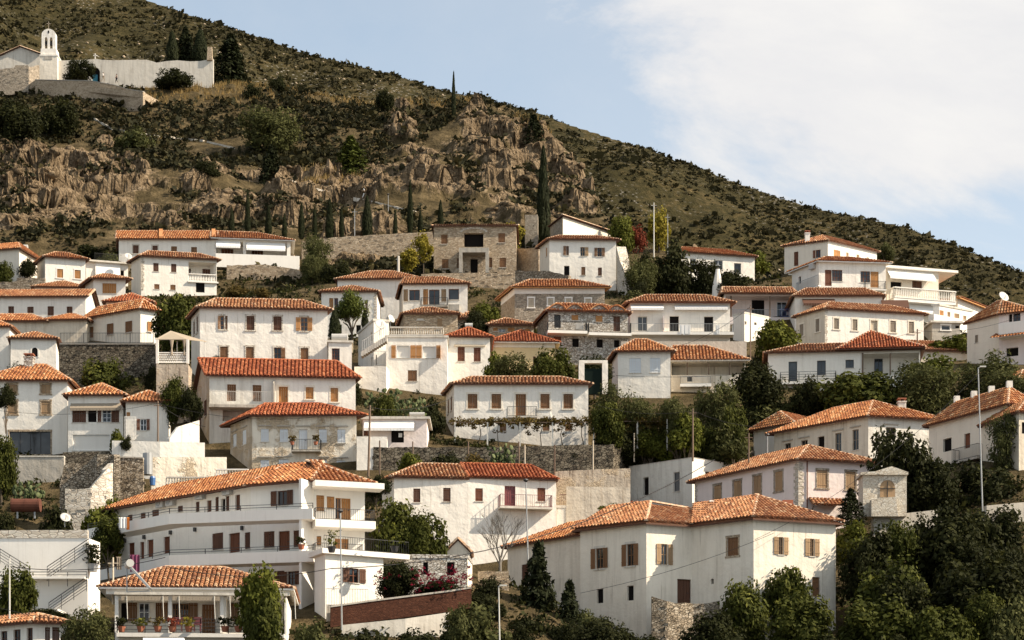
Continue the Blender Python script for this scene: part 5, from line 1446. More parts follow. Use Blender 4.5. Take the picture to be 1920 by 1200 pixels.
# ---- hotel
h = house('guest_house', 'long white three storey guest house with wrap round balconies and brown shutters', ZI, 26.0, [(206, 958), (470, 913), (588, 903), (684, 908)], 1150, ref=2, depth=8, ridge=866, wall='paint_white', tile='tile_mid', over=0.7, under=4, tw=0.34, hip=(0.6, 0.9), walls=['plaster_white', 'paint_white', 'paint_white'], opt=dict(c=DB), ops=[
          *[('S', *ZT(a, 0)[:1], ZT(b, 0)[0], ZT(0, c)[1], ZT(0, d)[1]) for a, b, c, d in ((430, 472, 600, 655), (545, 590, 582, 640), (650, 710, 555, 640), (880, 925, 520, 575), (1042, 1075, 483, 575), (1218, 1248, 440, 570), (1312, 1343, 432, 565))],
          *[('D', ZT(a, 0)[0], ZT(b, 0)[0], ZT(0, c)[1], ZT(0, d)[1]) for a, b, c, d in ((1140, 1183, 470, 575), (1396, 1440, 420, 560))],
          ('O', ZU(575, 0)[0], ZU(663, 0)[0], ZU(0, 335)[1], ZU(0, 470)[1], dict(c=DB, sw=0.5, grid=(1, 0))), ('K', *[ZT(1268, 0)[0], ZT(1308, 0)[0], ZT(0, 455)[1], ZT(0, 570)[1]]),
          *[('S', ZT(a, 0)[0], ZT(b, 0)[0], ZT(0, c)[1], ZT(0, d)[1]) for a, b, c, d in ((1190, 1288, 765, 915), (1482, 1578, 755, 905), (1654, 1750, 750, 897))],
          *[('D', ZT(a, 0)[0], ZT(b, 0)[0], ZT(0, c)[1], ZT(0, d)[1], dict(c=RB)) for a, b, c, d in ((295, 348, 880, 1085), (436, 490, 853, 1000), (540, 577, 845, 1000), (606, 660, 825, 980), (752, 808, 797, 950), (1340, 1438, 765, 940), (1787, 1887, 747, 922))],
          ('S', ZU(722, 0)[0], ZU(818, 0)[0], ZU(0, 692)[1], ZU(0, 842)[1]),
          ('S', ZU(928, 0)[0], ZU(998, 0)[0], ZU(0, 377)[1], ZU(0, 520)[1], dict(c=OR)), ('G', ZU(1100, 0)[0], ZU(1150, 0)[0], ZU(0, 400)[1], ZU(0, 590)[1], dict(c=OR)), ('D', ZU(1152, 0)[0], ZU(1236, 0)[0], ZU(0, 405)[1], ZU(0, 595)[1], dict(c=OR)), ('S', ZU(1022, 0)[0], ZU(1090, 0)[0], ZU(0, 388)[1], ZU(0, 500)[1], dict(c=OR)),
          ('S', ZU(930, 0)[0], ZU(972, 0)[0], ZU(0, 745)[1], ZU(0, 830)[1], dict(c=OR)), ('D', ZU(1092, 0)[0], ZU(1218, 0)[0], ZU(0, 768)[1], ZU(0, 890)[1], dict(c=OR)),
          ('O', ZU(668, 0)[0], ZU(735, 0)[0], ZU(0, 1062)[1], ZU(0, 1185)[1], dict(c=DB, sw=0.5)), ('S', ZU(545, 0)[0], ZU(640, 0)[0], ZU(0, 1058)[1], ZU(0, 1170)[1], dict(c=DB))])
GUEST = h
def ribbon(root, pts, Yref, ref, ybot, name, mat, thick, inner_face=None, slab=1.5, railtop=None, railmat='metal_dark'):
    """balcony parapet along a bent line; pts at the top edge, all at one height"""
    Z = (HY - pts[ref][1]) * Yref / F
    Zb = (HY - ybot) * Yref / F
    P = [Vector(((x - CX) * (Z * F / (HY - y)) / F, Z * F / (HY - y), 0)) for x, y in pts]
    I = offset_line(P, thick)
    B = offset_line(P, slab)
    m = MB()
    for i in range(len(P) - 1):
        A = [P[i], P[i + 1], I[i + 1], I[i]]
        m.hexa([Vector((q.x, q.y, Zb)) for q in A] + [Vector((q.x, q.y, Z)) for q in A])
        A = [I[i], I[i + 1], B[i + 1], B[i]]
        m.hexa([Vector((q.x, q.y, Zb)) for q in A] + [Vector((q.x, q.y, Zb + 0.18)) for q in A])
    o = m.build(name, mat, root)
    if railtop:
        zr_ = (HY - railtop) * Yref / F
        m = MB()
        for i in range(len(P) - 1):
            bars_between(m, I[i].lerp(P[i], 0.5), I[i + 1].lerp(P[i + 1], 0.5), Z, zr_, None, rails=(0.5, 1.0), post=2.4)
        m.build('railing', railmat, o)
    return P, Z, Zb
ribbon(h.root, [(163.5, 992), (316.7, 963), (586, 953)], 152.0, 2, 973, 'balcony', 'paint_white', 0.14, slab=1.6, railtop=943)
ribbon(h.root, [(163.5, 1074), (316.7, 1041), (588, 1032)], 152.0, 2, 1053, 'balcony', 'paint_white', 0.14, slab=1.6, railtop=1022)
# fin wall and right balconies
m = MB(); f2 = h.faces[1]; fbox(m, f2, f2.L - 0.18, f2.L + 0.02, h.zb - 4, h.Zt - 0.05, 0.01, 1.75); m.build('fin_wall', 'paint_white', h.root)
hb = H(); hb.zn = ZU; hb.root = h.root; hb.faces = [h.faces[2]]
balcony(hb, 0, 918, 1462, 600, 500, 1.5, 0.55, 'bars', 'paint_white', 'metal_dark', gap=0.16); balcony(hb, 0, 918, 1350, 905, 812, 1.5, 0.2, 'bars', 'paint_white', 'metal_dark', gap=0.16)
m = MB(); f3 = h.faces[2]
fbox(m, f3, -0.2, f3.L + 1.1, h.Zt - 0.55, h.Zt - 0.13, 0.01, 1.5); m.build('eave_soffit', 'paint_white', h.root)
for k, (x, y) in enumerate(((745, 505), (835, 490), (1100, 430), (1345, 390))):
    f_ = h.faces[0]; u_, z_ = f_.uz(*ZT(x, y)); m = MB(); m.box(f_.at(u_, z_, 0.22), 0.42, 0.18, 0.3, (f_.u, f_.n, UP)); a_ = m.build('air_conditioner', 'plastic_white', h.root)
    m = MB(); m.lathe(f_.at(u_ - 0.1, z_, 0.402), [(0.22, 0), (0.22, 0.02), (0.05, 0.03)], 10, (f_.u, UP, f_.n)); m.build('fan_grille', 'plastic_grey', a_)
for k, (x, y) in enumerate(((245, 868), (413, 835), (585, 803), (823, 762), (1043, 735), (1467, 722))):
    f_ = h.faces[0] if x < 1500 else h.faces[1]; u_, z_ = f_.uz(*ZT(x, y)); m = MB(); m.box(f_.at(u_, z_, 0.12), 0.09, 0.09, 0.15, (f_.u, f_.n, UP)); m.build('wall_lamp', 'metal_dark', h.root)
awning(hb, 0, 0, 0, 0, 0) if False else None
hb1 = H(); hb1.zn = ZU; hb1.root = h.root; hb1.faces = [h.faces[1]]
part_box(hb1, 0, 'awning_box', 'paint_white', 410, 888, 595, 622, 0.9, 1.1, 1.0)

# ---- annex right of the guest house
h = house('annex', 'white annex with one open brown shuttered window beside the guest house', ZU, 26.5, [(912, 940), (1008, 935, 26.8), (1530, 945)], 1240, ref=1, roof='none', wall='plaster_white', over=0, ops=[('O', 1225, 1310, 1035, 1165, dict(c=DB, grid=(1, 1), sw=0.5, fr=RB))])
E = offset_poly(h.Q, 0.35); ex = (h.Q[2] - h.Q[1]).normalized() * 1.6
m = MB(); S4 = [E[0], E[1], E[2] + ex, E[3] + ex]; m.hexa([Vector((q.x, q.y, h.Zt + 0.004)) for q in S4] + [Vector((q.x, q.y, h.Zt + 0.36)) for q in S4]); m.build('roof', 'paint_white', h.root)
m = MB(); bars_between(m, S4[1] + Vector((0.1, 0.1, 0)), S4[2] + Vector((-0.1, 0.1, 0)), h.Zt + 0.36, h.Zt + 1.25, 0.18); m.build('railing', 'metal_dark', h.root)
h = house('stone_shed', 'small rough white stone shed with dark doorway behind the bougainvillea', ZW, 26.2, [(945, 412), (1520, 418), (1562, 425, 25.6)], 700, ref=0, depth=4, roof='flat', parapet=0.25, over=0, wall='plaster_old', walls=['stone_white', 'plaster_cream'], ops=[('K', 1335, 1402, 450, 570), ('K', 1120, 1165, 450, 560)])
h2 = house('gable_block', None, ZW, 25.4, [(1330, 360), (1540, 360)], 420, depth=3, roof='gable', axis=1, ridge=268, wall='plaster_cream', tile='tile_cap', over=0.1, root=h.root)

# ---- bottom left
h = house('porch_house', 'house with tiled hip roof, striped awning rods and potted plants on railed porch', ZV, 28.5, [(75, 610), (1620, 622)], 960, depth=8, roof='none', wall='plaster_white', opt=dict(c=DB), under=5, ops=[('R', 85, 1040, 640, 945, dict(d=2.2)), ('R', 1075, 1600, 640, 945, dict(d=2.2))])
PH = h
inner(h, 0, 2.2, [('S', 190, 272, 665, 840), ('K', 128, 188, 672, 840), ('G', 290, 385, 675, 840, dict(c=WH)), ('S', 440, 548, 665, 840), ('G', 592, 738, 680, 838, dict(grid=(5, 2))), ('S', 740, 818, 665, 838), ('D', 858, 975, 688, 944), ('S', 1120, 1180, 660, 840), ('K', 1590, 1600, 660, 840)])
fcx = h.faces[0]
zt = h.Zt
E = [fcx.at(-1.1, zt + 0.55, 0.2), fcx.at(fcx.L + 0.5, zt + 0.55, 0.2), fcx.at(fcx.L + 0.5, zt + 0.55, -8.5), fcx.at(-1.1, zt + 0.55, -8.5)]
za = (HY - ZV(0, 352)[1]) * (fcx.at(0, 0, -4.1).y) / F
r0, r1 = fcx.at(2.9, za, -4.1), fcx.at(fcx.L - 4.4, za, -4.1)
finish_roof(h.root, [[E[0], E[1], r1, r0], [E[2], E[3], r0, r1], [E[3], E[0], r0], [E[1], E[2], r1]], [(r0, r1), (E[0], r0), (E[3], r0), (E[1], r1), (E[2], r1)], 'tile_old', 'paint_white', 71, w=0.31)
part_box(h, 0, 'slab', 'concrete_pale', 75, 1625, 588, 612, 0.003, 0.5)
m = MB(); fbox(m, fcx, -0.6, fcx.L + 0.2, zt + 0.12, zt + 0.45, -0.4, -0.1); m.build('eave_beam', 'paint_white', h.root)
balcony(h, 0, 88, 1600, 948, 818, 0.7, 0.25, 'rails', 'paint_white', 'metal_dark')
for i_, (a_, b_) in enumerate(((130, 555), (590, 1020), (1085, 1600))):
    k = 14; u0, u1 = fcx.uz(*ZV(a_, 620), 0.5)[0], fcx.uz(*ZV(b_, 620), 0.5)[0]; z_ = fcx.uz(*ZV(a_, 612), 0.5)[1]
    m = MB()
    g = (u1 - u0) / k
    for j in range(k): fbox(m, fcx, u0 + j * g + 0.01, u0 + (j + 1) * g - 0.01, z_ - 0.28, z_, 0.46, 0.49)
    m.build('valance', 'cloth_canvas', h.root)
for k, xx in enumerate((180, 505, 650, 968, 1108, 1692)):
    a_ = fcx.at(fcx.uz(*ZV(xx, 612), 0.5)[0], fcx.uz(*ZV(xx, 612), 0.5)[1], 0.5); b_ = fcx.at(fcx.uz(*ZV(xx + 8, 820), 0.72)[0], fcx.uz(*ZV(xx + 8, 820), 0.72)[1], 0.72)
    m = MB(); m.tube(a_, b_, 0.025); m.build('awning_rod', 'metal_pale', h.root)
for xx in (92, 572, 1038):
    part_box(h, 0, 'porch_post', 'paint_white', xx - 16, xx + 16, 612, 945, 0.003, 0.16)

h = house('stair_building', 'white walled building with outside stairs and dark handrails at lower left', ZS, 27.0, [(-300, 285), (790, 282), (900, 330, 26.6)], 900, ref=1, depth=6, roof='flat', over=0, walls=['paint_white'], under=4)
fcx = h.faces[0]
m = MB(); fbox(m, fcx, 0, fcx.L, h.Zt, h.Zt + 0.55, -0.3, 0.06); m.build('stone_coping', 'stone_ashlar', h.root)
def handrail(x0, y0, x1, y1, n=5, gap=9):
    a0, b0 = fcx.uz(*ZS(x0, y0), 0.7), fcx.uz(*ZS(x1, y1), 0.7)
    m = MB()
    for k in range(n):
        m.bar(fcx.at(a0[0], a0[1] - k * 0.2, 0.7), fcx.at(b0[0], b0[1] - k * 0.2, 0.7), 0.035 if k else 0.05)
    for t in (0.0, 0.33, 0.66, 1.0):
        q = fcx.at(a0[0] + (b0[0] - a0[0]) * t, a0[1] + (b0[1] - a0[1]) * t, 0.7); m.bar(q, q - UP * 1.0, 0.035)
    m.build('handrail', 'metal_dark', h.root)
handrail(0, 380, 265, 545); handrail(425, 540, 800, 288); handrail(270, 588, 782, 586, 3); handrail(440, 865, 780, 632); handrail(0, 380, -300, 190)
fl = MB(); fbox(fl, fcx, fcx.uz(*ZS(265, 640))[0], fcx.L, fcx.uz(*ZS(300, 645))[1] - 0.15, fcx.uz(*ZS(300, 645))[1], 0.01, 1.0); fl.build('landing', 'paint_white', h.root)
h = house('terrace_wall', 'low white terrace wall with plants on top at the bottom left corner', ZS, 28.2, [(-200, 920), (520, 918)], 1000, depth=2.5, roof='flat', over=0, wall='paint_white', cat='wall')
h = house('corner_shed', 'brown windowed building with tiled eave in the bottom left corner', ZS, 29.0, [(-250, 1090), (300, 1045), (545, 1050)], 1300, ref=1, ridge=985, wall='plaster_white', tile='tile_old', over=0.5, opt=dict(c=DB), ops=[('G', 5, 65, 1120, 1250), ('G', 120, 185, 1105, 1250), ('G', 240, 300, 1090, 1250), ('S', 405, 450, 1085, 1250), ('S', 470, 535, 1085, 1250)])

# ------------------------------------------------------------------ ground
_S = np.array([29, 27, 25, 23, 21.5, 20, 18.7, 17, 15.5, 14.2, 13.5, 12.5, 11.5, 10.5, 9.8, 9.2, 8.6])[::-1]
_P = np.array([1315, 1240, 1118, 1002, 905, 822, 730, 640, 560, 510, 470, 410, 335, 255, 185, 152, 140.])[::-1]
_Yt = (F / _S)[::-1]; _Zt = ((HY - _P) / _S)[::-1]
def profile(Y):
    z = np.interp(Y, _Yt, _Zt)
    z = np.where(Y < _Yt[0], _Zt[0] - (_Yt[0] - Y) * 0.42, z)
    return z
_cu = np.array([-1500, -200, 0, 420, 600, 760, 850, 900, 950, 1010, 1060, 1110, 1128, 1200, 1300, 1500, 1700, 1920, 2100, 3200.])
_cp = np.array([120, 140, 152, 152, 172, 190, 205, 203, 222, 252, 300, 352, 405, 442, 468, 505, 565, 605, 640, 760.])
def crest(u):
    py = np.interp(u, _cu, _cp)
    s = np.interp(py, _P, _S)
    return F / s
_C = np.array(CTRL)
_Cr = _C[:, 2] - profile(_C[:, 1])
ROCK = [(60, 350, 90, 55), (130, 330, 70, 45), (210, 320, 50, 50), (100, 415, 120, 22), (250, 335, 30, 30), (390, 350, 45, 35), (440, 380, 50, 45), (540, 375, 60, 55), (600, 345, 75, 20), (660, 365, 50, 30),
        (700, 360, 35, 25), (750, 235, 22, 55), (760, 280, 30, 25), (815, 330, 55, 45), (850, 380, 55, 45), (800, 380, 50, 40), (890, 225, 30, 22), (920, 260, 55, 45), (990, 270, 45, 45), (960, 330, 70, 50), (1000, 380, 80, 40), (1050, 330, 45, 50), (1085, 370, 40, 45),
        (680, 460, 60, 45), (640, 480, 50, 40), (720, 440, 40, 30), (300, 420, 60, 18), (1270, 470, 50, 18), (1470, 500, 60, 20), (40, 300, 60, 20)]
CLIFF = [(120, 370, 230, 75), (480, 375, 200, 60), (740, 370, 150, 60), (960, 320, 140, 115)]
DARK = [(40, 250, 110, 60), (250, 260, 60, 40), (300, 180, 90, 25), (520, 220, 70, 50), (620, 240, 60, 60), (680, 250, 60, 70), (780, 230, 40, 50), (820, 210, 30, 40), (410, 220, 40, 50), (870, 350, 30, 60), (560, 300, 90, 20), (300, 300, 90, 20)]
def blobs(u, py, L):
    m = np.zeros_like(u)
    for (a, b, rx, ry) in L:
        d = ((u - a) / rx) ** 2 + ((py - b) / ry) ** 2
        m = np.maximum(m, np.clip(1.5 - d, 0, 1))
    return m
def base_height(X, Y):
    u = CX + F * X / Y
    Yc = crest(u)
    z = profile(np.minimum(Y, Yc)) - np.maximum(0, Y - Yc) * 0.18
    return z
def near_height(X, Y, detail=True):
    z = base_height(X, Y)
    w = np.zeros_like(z); r = np.zeros_like(z)
    for (cx, cy, cz), cr in zip(_C, _Cr):
        d2 = (X - cx) ** 2 + ((Y - cy)) ** 2
        k = np.exp(-d2 / (2 * 5.0 ** 2))
        w += k; r += k * cr
    z = z + np.where(r < 0, r / (w + 0.12), r / (w + 0.6))
    if detail:
        amp = np.clip((Y - 288) / 25, 0.08, 1.0) * np.clip(1 - w * 1.5, 0, 1)
        z = z + (fbm(X / 22, Y / 22, 4, 3) - 0.5) * 7 * amp + (fbm(X / 5, Y / 5, 4, 9) - 0.5) * 1.8 * amp
        u = CX + F * X / Y
        py = HY - z * F / Y
        rk = blobs(u, py, ROCK) * np.clip((Y - 262) / 12, 0, 1)
        rk = np.maximum(rk, 0.6 * blobs(u, py, CLIFF) * np.clip((Y - 262) / 12, 0, 1))
        rk = rk * np.clip((fbm(X / 11, (Y * 0.6 + z) / 9, 4, 17) - 0.33) / 0.14, 0, 1)
        rd = fbm(X / 9.0, (Y * 0.5 + z) / 8.0, 5, 21, True, 0.55)
        z = z + rk * (rd - 0.5) * 4.6 + rk * (fbm(X / 2.6, (Y * 0.5 + z) / 2.4, 4, 23, True, 0.6) - 0.5) * 1.6
        # ledges: rock stands up in steep steps
        st = 6.0
        q = z / st + (fbm(X / 16, Y / 16, 3, 31) - 0.5) * 2.0
        fr_ = q - np.floor(q)
        sm = np.clip((fr_ - 0.32) / 0.30, 0, 1); sm = sm * sm * (3 - 2 * sm)
        z = z + rk * (sm - fr_) * st * 0.6
        return z, rk
    return z, None

us = np.concatenate([np.linspace(-1500, -60, 60), np.linspace(-50, 1990, 640), np.linspace(2000, 3200, 50)])
Ys = np.concatenate([np.linspace(60, 118, 12), np.linspace(120, 284, 126), np.linspace(285, 440, 330), np.linspace(442, 520, 20)])
U, YY = np.meshgrid(us, Ys)
XX = (U - CX) * YY / F
ZZ, RK = near_height(XX, YY)
# push rock faces out of the slope so that they are not a plain height field
nz_ = (fbm(XX / 2.2, ZZ / 1.8, 5, 41, True, 0.62) - 0.5)
YYd = YY - RK * nz_ * 2.4
XXd = XX + RK * (fbm(XX / 3.4, ZZ / 3.4, 4, 51) - 0.5) * 2.4
def grid_faces(nr, nc):
    i = np.arange((nr - 1) * (nc - 1)); r = i // (nc - 1); c = i % (nc - 1)
    a = r * nc + c
    return np.stack([a, a + 1, a + nc + 1, a + nc], 1)
V = np.stack([XXd.ravel(), YYd.ravel(), ZZ.ravel()], 1)
Fh = grid_faces(len(Ys), len(us))
me = np_mesh('hillside', V, Fh, 'hill_ground', extra={'rock': RK.ravel()}, smooth=True)
me.polygons.foreach_set('use_smooth', RK.ravel()[Fh].mean(1) < 0.3)
o = bpy.data.objects.new('hillside', me); COL.objects.link(o); tag(o, kind='structure')

# interpolation of the finished ground for planting
def ground_z(x, y):
    z, _ = near_height(np.array([float(x)]), np.array([float(y)]))
    return float(z[0])

def hit(px, py, y0=270.0, y1=455.0):
    Y = np.linspace(y0, y1, 700); X = (px - CX) * Y / F
    z, _ = near_height(X, Y)
    k = np.argmax(HY - z * F / Y <= py)
    return float(Y[k]) if k > 0 else F / 11.0
_ru = np.array([-2200, -200, 100, 280, 400, 560, 680, 770, 800, 900, 1000, 1100, 1200, 1300, 1400, 1500, 1600, 1700, 1800, 1920, 2100, 3600.])
_rp = np.array([-900, -165, -62, 0, 40, 96, 128, 150, 163, 185, 207, 247, 277, 310, 348, 378, 403, 425, 462, 508, 575, 1150.])
def far_height(X, Y):
    u = CX + F * X / Y
    Yr = np.interp(u, [0, 1900], [820., 620.])
    # the ridge line is fixed in the world: use the column where this X meets the ridge depth
    ur = CX + F * X / Yr
    Yr = np.interp(ur, [0, 1900], [820., 620.])
    Zr = (HY - np.interp(CX + F * X / Yr, _ru, _rp)) * Yr / F
    g = fbm(X / 60, Y / 90, 4, 61) - 0.5
    z = Zr - np.maximum(0, Yr - Y) * 0.60 - np.maximum(0, Y - Yr) * 0.5
    fade = np.clip(np.abs(Y - Yr) / 60, 0.05, 1)
    z = z + g * 26 * fade + (fbm(X / 14, Y / 14, 4, 71) - 0.5) * 5.0 * np.clip(fade + 0.2, 0, 1)
    return z
us2 = np.linspace(-1300, 3000, 420); Ys2 = np.linspace(360, 900, 260)
U2, Y2 = np.meshgrid(us2, Ys2); X2 = (U2 - CX) * Y2 / F
Z2 = far_height(X2, Y2)
me = np_mesh('mountain', np.stack([X2.ravel(), Y2.ravel(), Z2.ravel()], 1), grid_faces(len(Ys2), len(us2)), 'mountain_ground', smooth=True)
o = bpy.data.objects.new('mountain', me); COL.objects.link(o); tag(o, kind='structure')

# ------------------------------------------------------------------ scrub, grass, stones: what nobody could count
rs = np.random.RandomState(3)
def cards(C, size, n_per, flat=0.6, leaf=0.5, seed=1, upright=False):
    """for every centre a clump of small random quads; returns V, F, tv"""
    r = np.random.RandomState(seed)
    N = len(C)
    d = r.normal(size=(N, n_per, 3)); d /= np.linalg.norm(d, axis=2, keepdims=True)
    rad = r.rand(N, n_per, 1) ** 0.45
    off = d * rad * size[:, None, None]
    off[:, :, 2] = np.abs(off[:, :, 2]) * flat
    P = C[:, None, :] + off
    a = r.normal(size=(N, n_per, 3)); a /= np.linalg.norm(a, axis=2, keepdims=True)
    nrm = d * 0.8 + r.normal(size=(N, n_per, 3)) * 0.6
    nrm /= np.linalg.norm(nrm, axis=2, keepdims=True)
    t1 = np.cross(nrm, a); t1 /= np.linalg.norm(t1, axis=2, keepdims=True) + 1e-9
    t2 = np.cross(nrm, t1)
    L = (leaf * size)[:, None, None] * (0.6 + 0.8 * r.rand(N, n_per, 1))
    q = np.stack([P + t1 * L, P + t2 * L * 0.7, P - t1 * L, P - t2 * L * 0.7], axis=2)
    V = q.reshape(-1, 3)
    Fq = np.arange(len(V)).reshape(-1, 4)
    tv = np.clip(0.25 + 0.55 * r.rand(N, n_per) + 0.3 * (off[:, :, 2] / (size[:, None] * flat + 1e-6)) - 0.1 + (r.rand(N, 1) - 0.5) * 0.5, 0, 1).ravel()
    return V, Fq, tv
def add_stuff(name, V, Fq, tv, mat, label):
    me = np_mesh(name, V, Fq, mat, tv=tv)
    o = bpy.data.objects.new(name, me); COL.objects.link(o)
    tag(o, label, kind='stuff'); o['category'] = 'scrub' if 'grass' not in name else 'grass'
    if 'stone' in name: o['category'] = 'stones'
    return o

# mountain scrub
n = 90000
u_ = rs.uniform(-150, 2050, n); y_ = rs.uniform(380, 830, n); x_ = (u_ - CX) * y_ / F
den = fbm(x_ / 40, y_ / 40, 4, 81) * 0.6 + fbm(x_ / 9, y_ / 9, 3, 83) * 0.4
keep = (den + rs.rand(n) * 0.2) > 0.55
x_, y_, u_ = x_[keep], y_[keep], u_[keep]
z_ = far_height(x_, y_)
Yr = np.interp(u_, [0, 1900], [820., 620.])
py_ = HY - z_ * F / y_
k2 = (y_ < Yr + 8) & (py_ < 640) & (py_ > -80) & (z_ > base_height(x_, np.minimum(y_, 500)) - 6)
x_, y_, z_ = x_[k2], y_[k2], z_[k2]
sz = 0.5 + 1.3 * rs.rand(len(x_)) ** 2.6 * (0.5 + fbm(x_ / 30, y_ / 30, 3, 85))
big = rs.rand(len(x_)) < 0.012; sz[big] *= 1.9
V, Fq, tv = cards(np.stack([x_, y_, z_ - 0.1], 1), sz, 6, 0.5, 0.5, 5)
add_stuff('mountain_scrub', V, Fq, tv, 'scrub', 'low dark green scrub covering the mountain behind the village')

# hillside scrub (rock-free slopes between village and church)
n = 42000
u_ = rs.uniform(-120, 2000, n); y_ = rs.uniform(272, 450, n); x_ = (u_ - CX) * y_ / F
z_, rk = near_height(x_, y_)
py_ = HY - z_ * F / y_
dk = blobs(u_, py_, DARK)
den = fbm(x_ / 12, y_ / 12, 4, 91) + dk * 0.26 - rk * 0.10 + rs.rand(n) * 0.22
keep = (den > 0.61) & (y_ < crest(u_) + 4)
gold = blobs(u_, py_, [(390, 172, 120, 20), (640, 150, 150, 18), (610, 330, 70, 14), (700, 185, 120, 12), (330, 160, 40, 10)])
keep &= (gold < 0.35) | (rs.rand(n) < 0.15)
keep &= ~((np.abs(u_ - 230) < 190) & (py_ < 168))
x_, y_, z_ = x_[keep], y_[keep], z_[keep]
sz = 0.4 + 1.3 * rs.rand(len(x_)) ** 2.0
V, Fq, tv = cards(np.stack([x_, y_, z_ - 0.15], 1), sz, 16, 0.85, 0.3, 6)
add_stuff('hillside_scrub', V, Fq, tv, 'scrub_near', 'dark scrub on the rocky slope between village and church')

# dry grass
n = 26000
u_ = rs.uniform(-100, 1960, n); y_ = rs.uniform(270, 450, n); x_ = (u_ - CX) * y_ / F
z_, rk = near_height(x_, y_)
py_ = HY - z_ * F / y_
gold = blobs(u_, py_, [(390, 172, 130, 24), (640, 150, 170, 22), (610, 332, 80, 16), (700, 185, 140, 14), (330, 160, 40, 10), (820, 185, 60, 16), (1000, 235, 40, 25), (280, 190, 60, 10)])
keep = (gold * 0.75 + fbm(x_ / 10, y_ / 10, 3, 97) * 0.45 - rk * 0.2 + rs.rand(n) * 0.25 > 0.62) & (y_ < crest(u_) + 6)
C = np.stack([x_, y_, z_ - 0.05], 1)[keep]
N = len(C); K = 7
bl = np.repeat(C, K, 0) + np.concatenate([rs.normal(size=(N * K, 2)) * 0.28, np.zeros((N * K, 1))], 1)
ht = 0.35 + 0.75 * rs.rand(N * K, 1); an = rs.rand(N * K) * 2 * np.pi
w = np.stack([np.cos(an), np.sin(an) * 0.4, np.zeros(N * K)], 1) * 0.07
tip = np.concatenate([rs.normal(size=(N * K, 2)) * 0.22, ht], 1)
V = np.stack([bl - w, bl + w, bl + tip + w * 0.3, bl + tip - w * 0.3], 1).reshape(-1, 3)
add_stuff('dry_grass', V, np.arange(len(V)).reshape(-1, 4), rs.rand(N * K), 'dry_grass', 'golden dry grass on the slope below the church')

# loose stones and boulders
def stones(C, size, seed, mat, name, label):
    r = np.random.RandomState(seed)
    ico = np.array([(0, 0, 1), (.9, 0, .3), (.3, .85, .3), (-.7, .5, .3), (-.7, -.5, .3), (.3, -.85, .3), (.7, .5, -.4), (-.3, .85, -.4), (-.9, 0, -.4), (-.3, -.85, -.4), (.7, -.5, -.4), (0, 0, -1)], float)
    Fi = np.array([(0, 1, 2), (0, 2, 3), (0, 3, 4), (0, 4, 5), (0, 5, 1), (1, 6, 2), (2, 6, 7), (2, 7, 3), (3, 7, 8), (3, 8, 4), (4, 8, 9), (4, 9, 5), (5, 9, 10), (5, 10, 1), (1, 10, 6), (6, 11, 7), (7, 11, 8), (8, 11, 9), (9, 11, 10), (10, 11, 6)])
    N = len(C)
    A = ico[None] * (0.65 + 0.7 * r.rand(N, 12, 1)) * size[:, None, None] * np.stack([0.8 + 0.6 * r.rand(N), 0.8 + 0.6 * r.rand(N), 0.5 + 0.5 * r.rand(N)], 1)[:, None, :]
    th = r.rand(N) * 6.28; c, s = np.cos(th)[:, None], np.sin(th)[:, None]
    A = np.stack([A[:, :, 0] * c - A[:, :, 1] * s, A[:, :, 0] * s + A[:, :, 1] * c, A[:, :, 2]], 2)
    V = (A + C[:, None, :]).reshape(-1, 3)
    Fq = (Fi[None] + (np.arange(N) * 12)[:, None, None]).reshape(-1, 3)
    me = np_mesh(name, V, Fq, mat, extra={'rock': np.ones(len(V))})
    o = bpy.data.objects.new(name, me); COL.objects.link(o); tag(o, label, 'stones', kind='stuff')
n = 9000
u_ = rs.uniform(-100, 1500, n); y_ = rs.uniform(285, 440, n); x_ = (u_ - CX) * y_ / F
z_, rk = near_height(x_, y_)
keep = (rk + rs.rand(n) * 0.5 > 0.85) & (y_ < crest(u_) + 2)
stones(np.stack([x_, y_, z_], 1)[keep], 0.2 + 0.9 * rs.rand(keep.sum()) ** 3, 8, 'hill_ground', 'boulder_stones', 'beige boulders and loose stones lying on the rocky slope')
n = 5200
u_ = rs.uniform(-100, 1900, n); y_ = rs.uniform(400, 815, n); x_ = (u_ - CX) * y_ / F
keep = fbm(x_ / 50, y_ / 50, 3, 77) + rs.rand(n) * 0.2 > 0.66
x_, y_ = x_[keep], y_[keep]
stones(np.stack([x_, y_, far_height(x_, y_)], 1), 0.15 + 0.5 * rs.rand(len(x_)) ** 3, 9, 'stone_tan', 'mountain_stones', 'pale limestone blocks scattered on the mountain side')

# ------------------------------------------------------------------ trees and shrubs
def leaf_quads(P, nrm, L, r, asp=0.62):
    N = len(P)
    a = r.normal(size=(N, 3))
    t1 = np.cross(nrm, a); t1 /= np.linalg.norm(t1, axis=1, keepdims=True) + 1e-9
    t2 = np.cross(nrm, t1)
    L = L[:, None]
    return np.stack([P + t1 * L, P + t2 * L * asp, P - t1 * L, P - t2 * L * asp], 1).reshape(-1, 3)

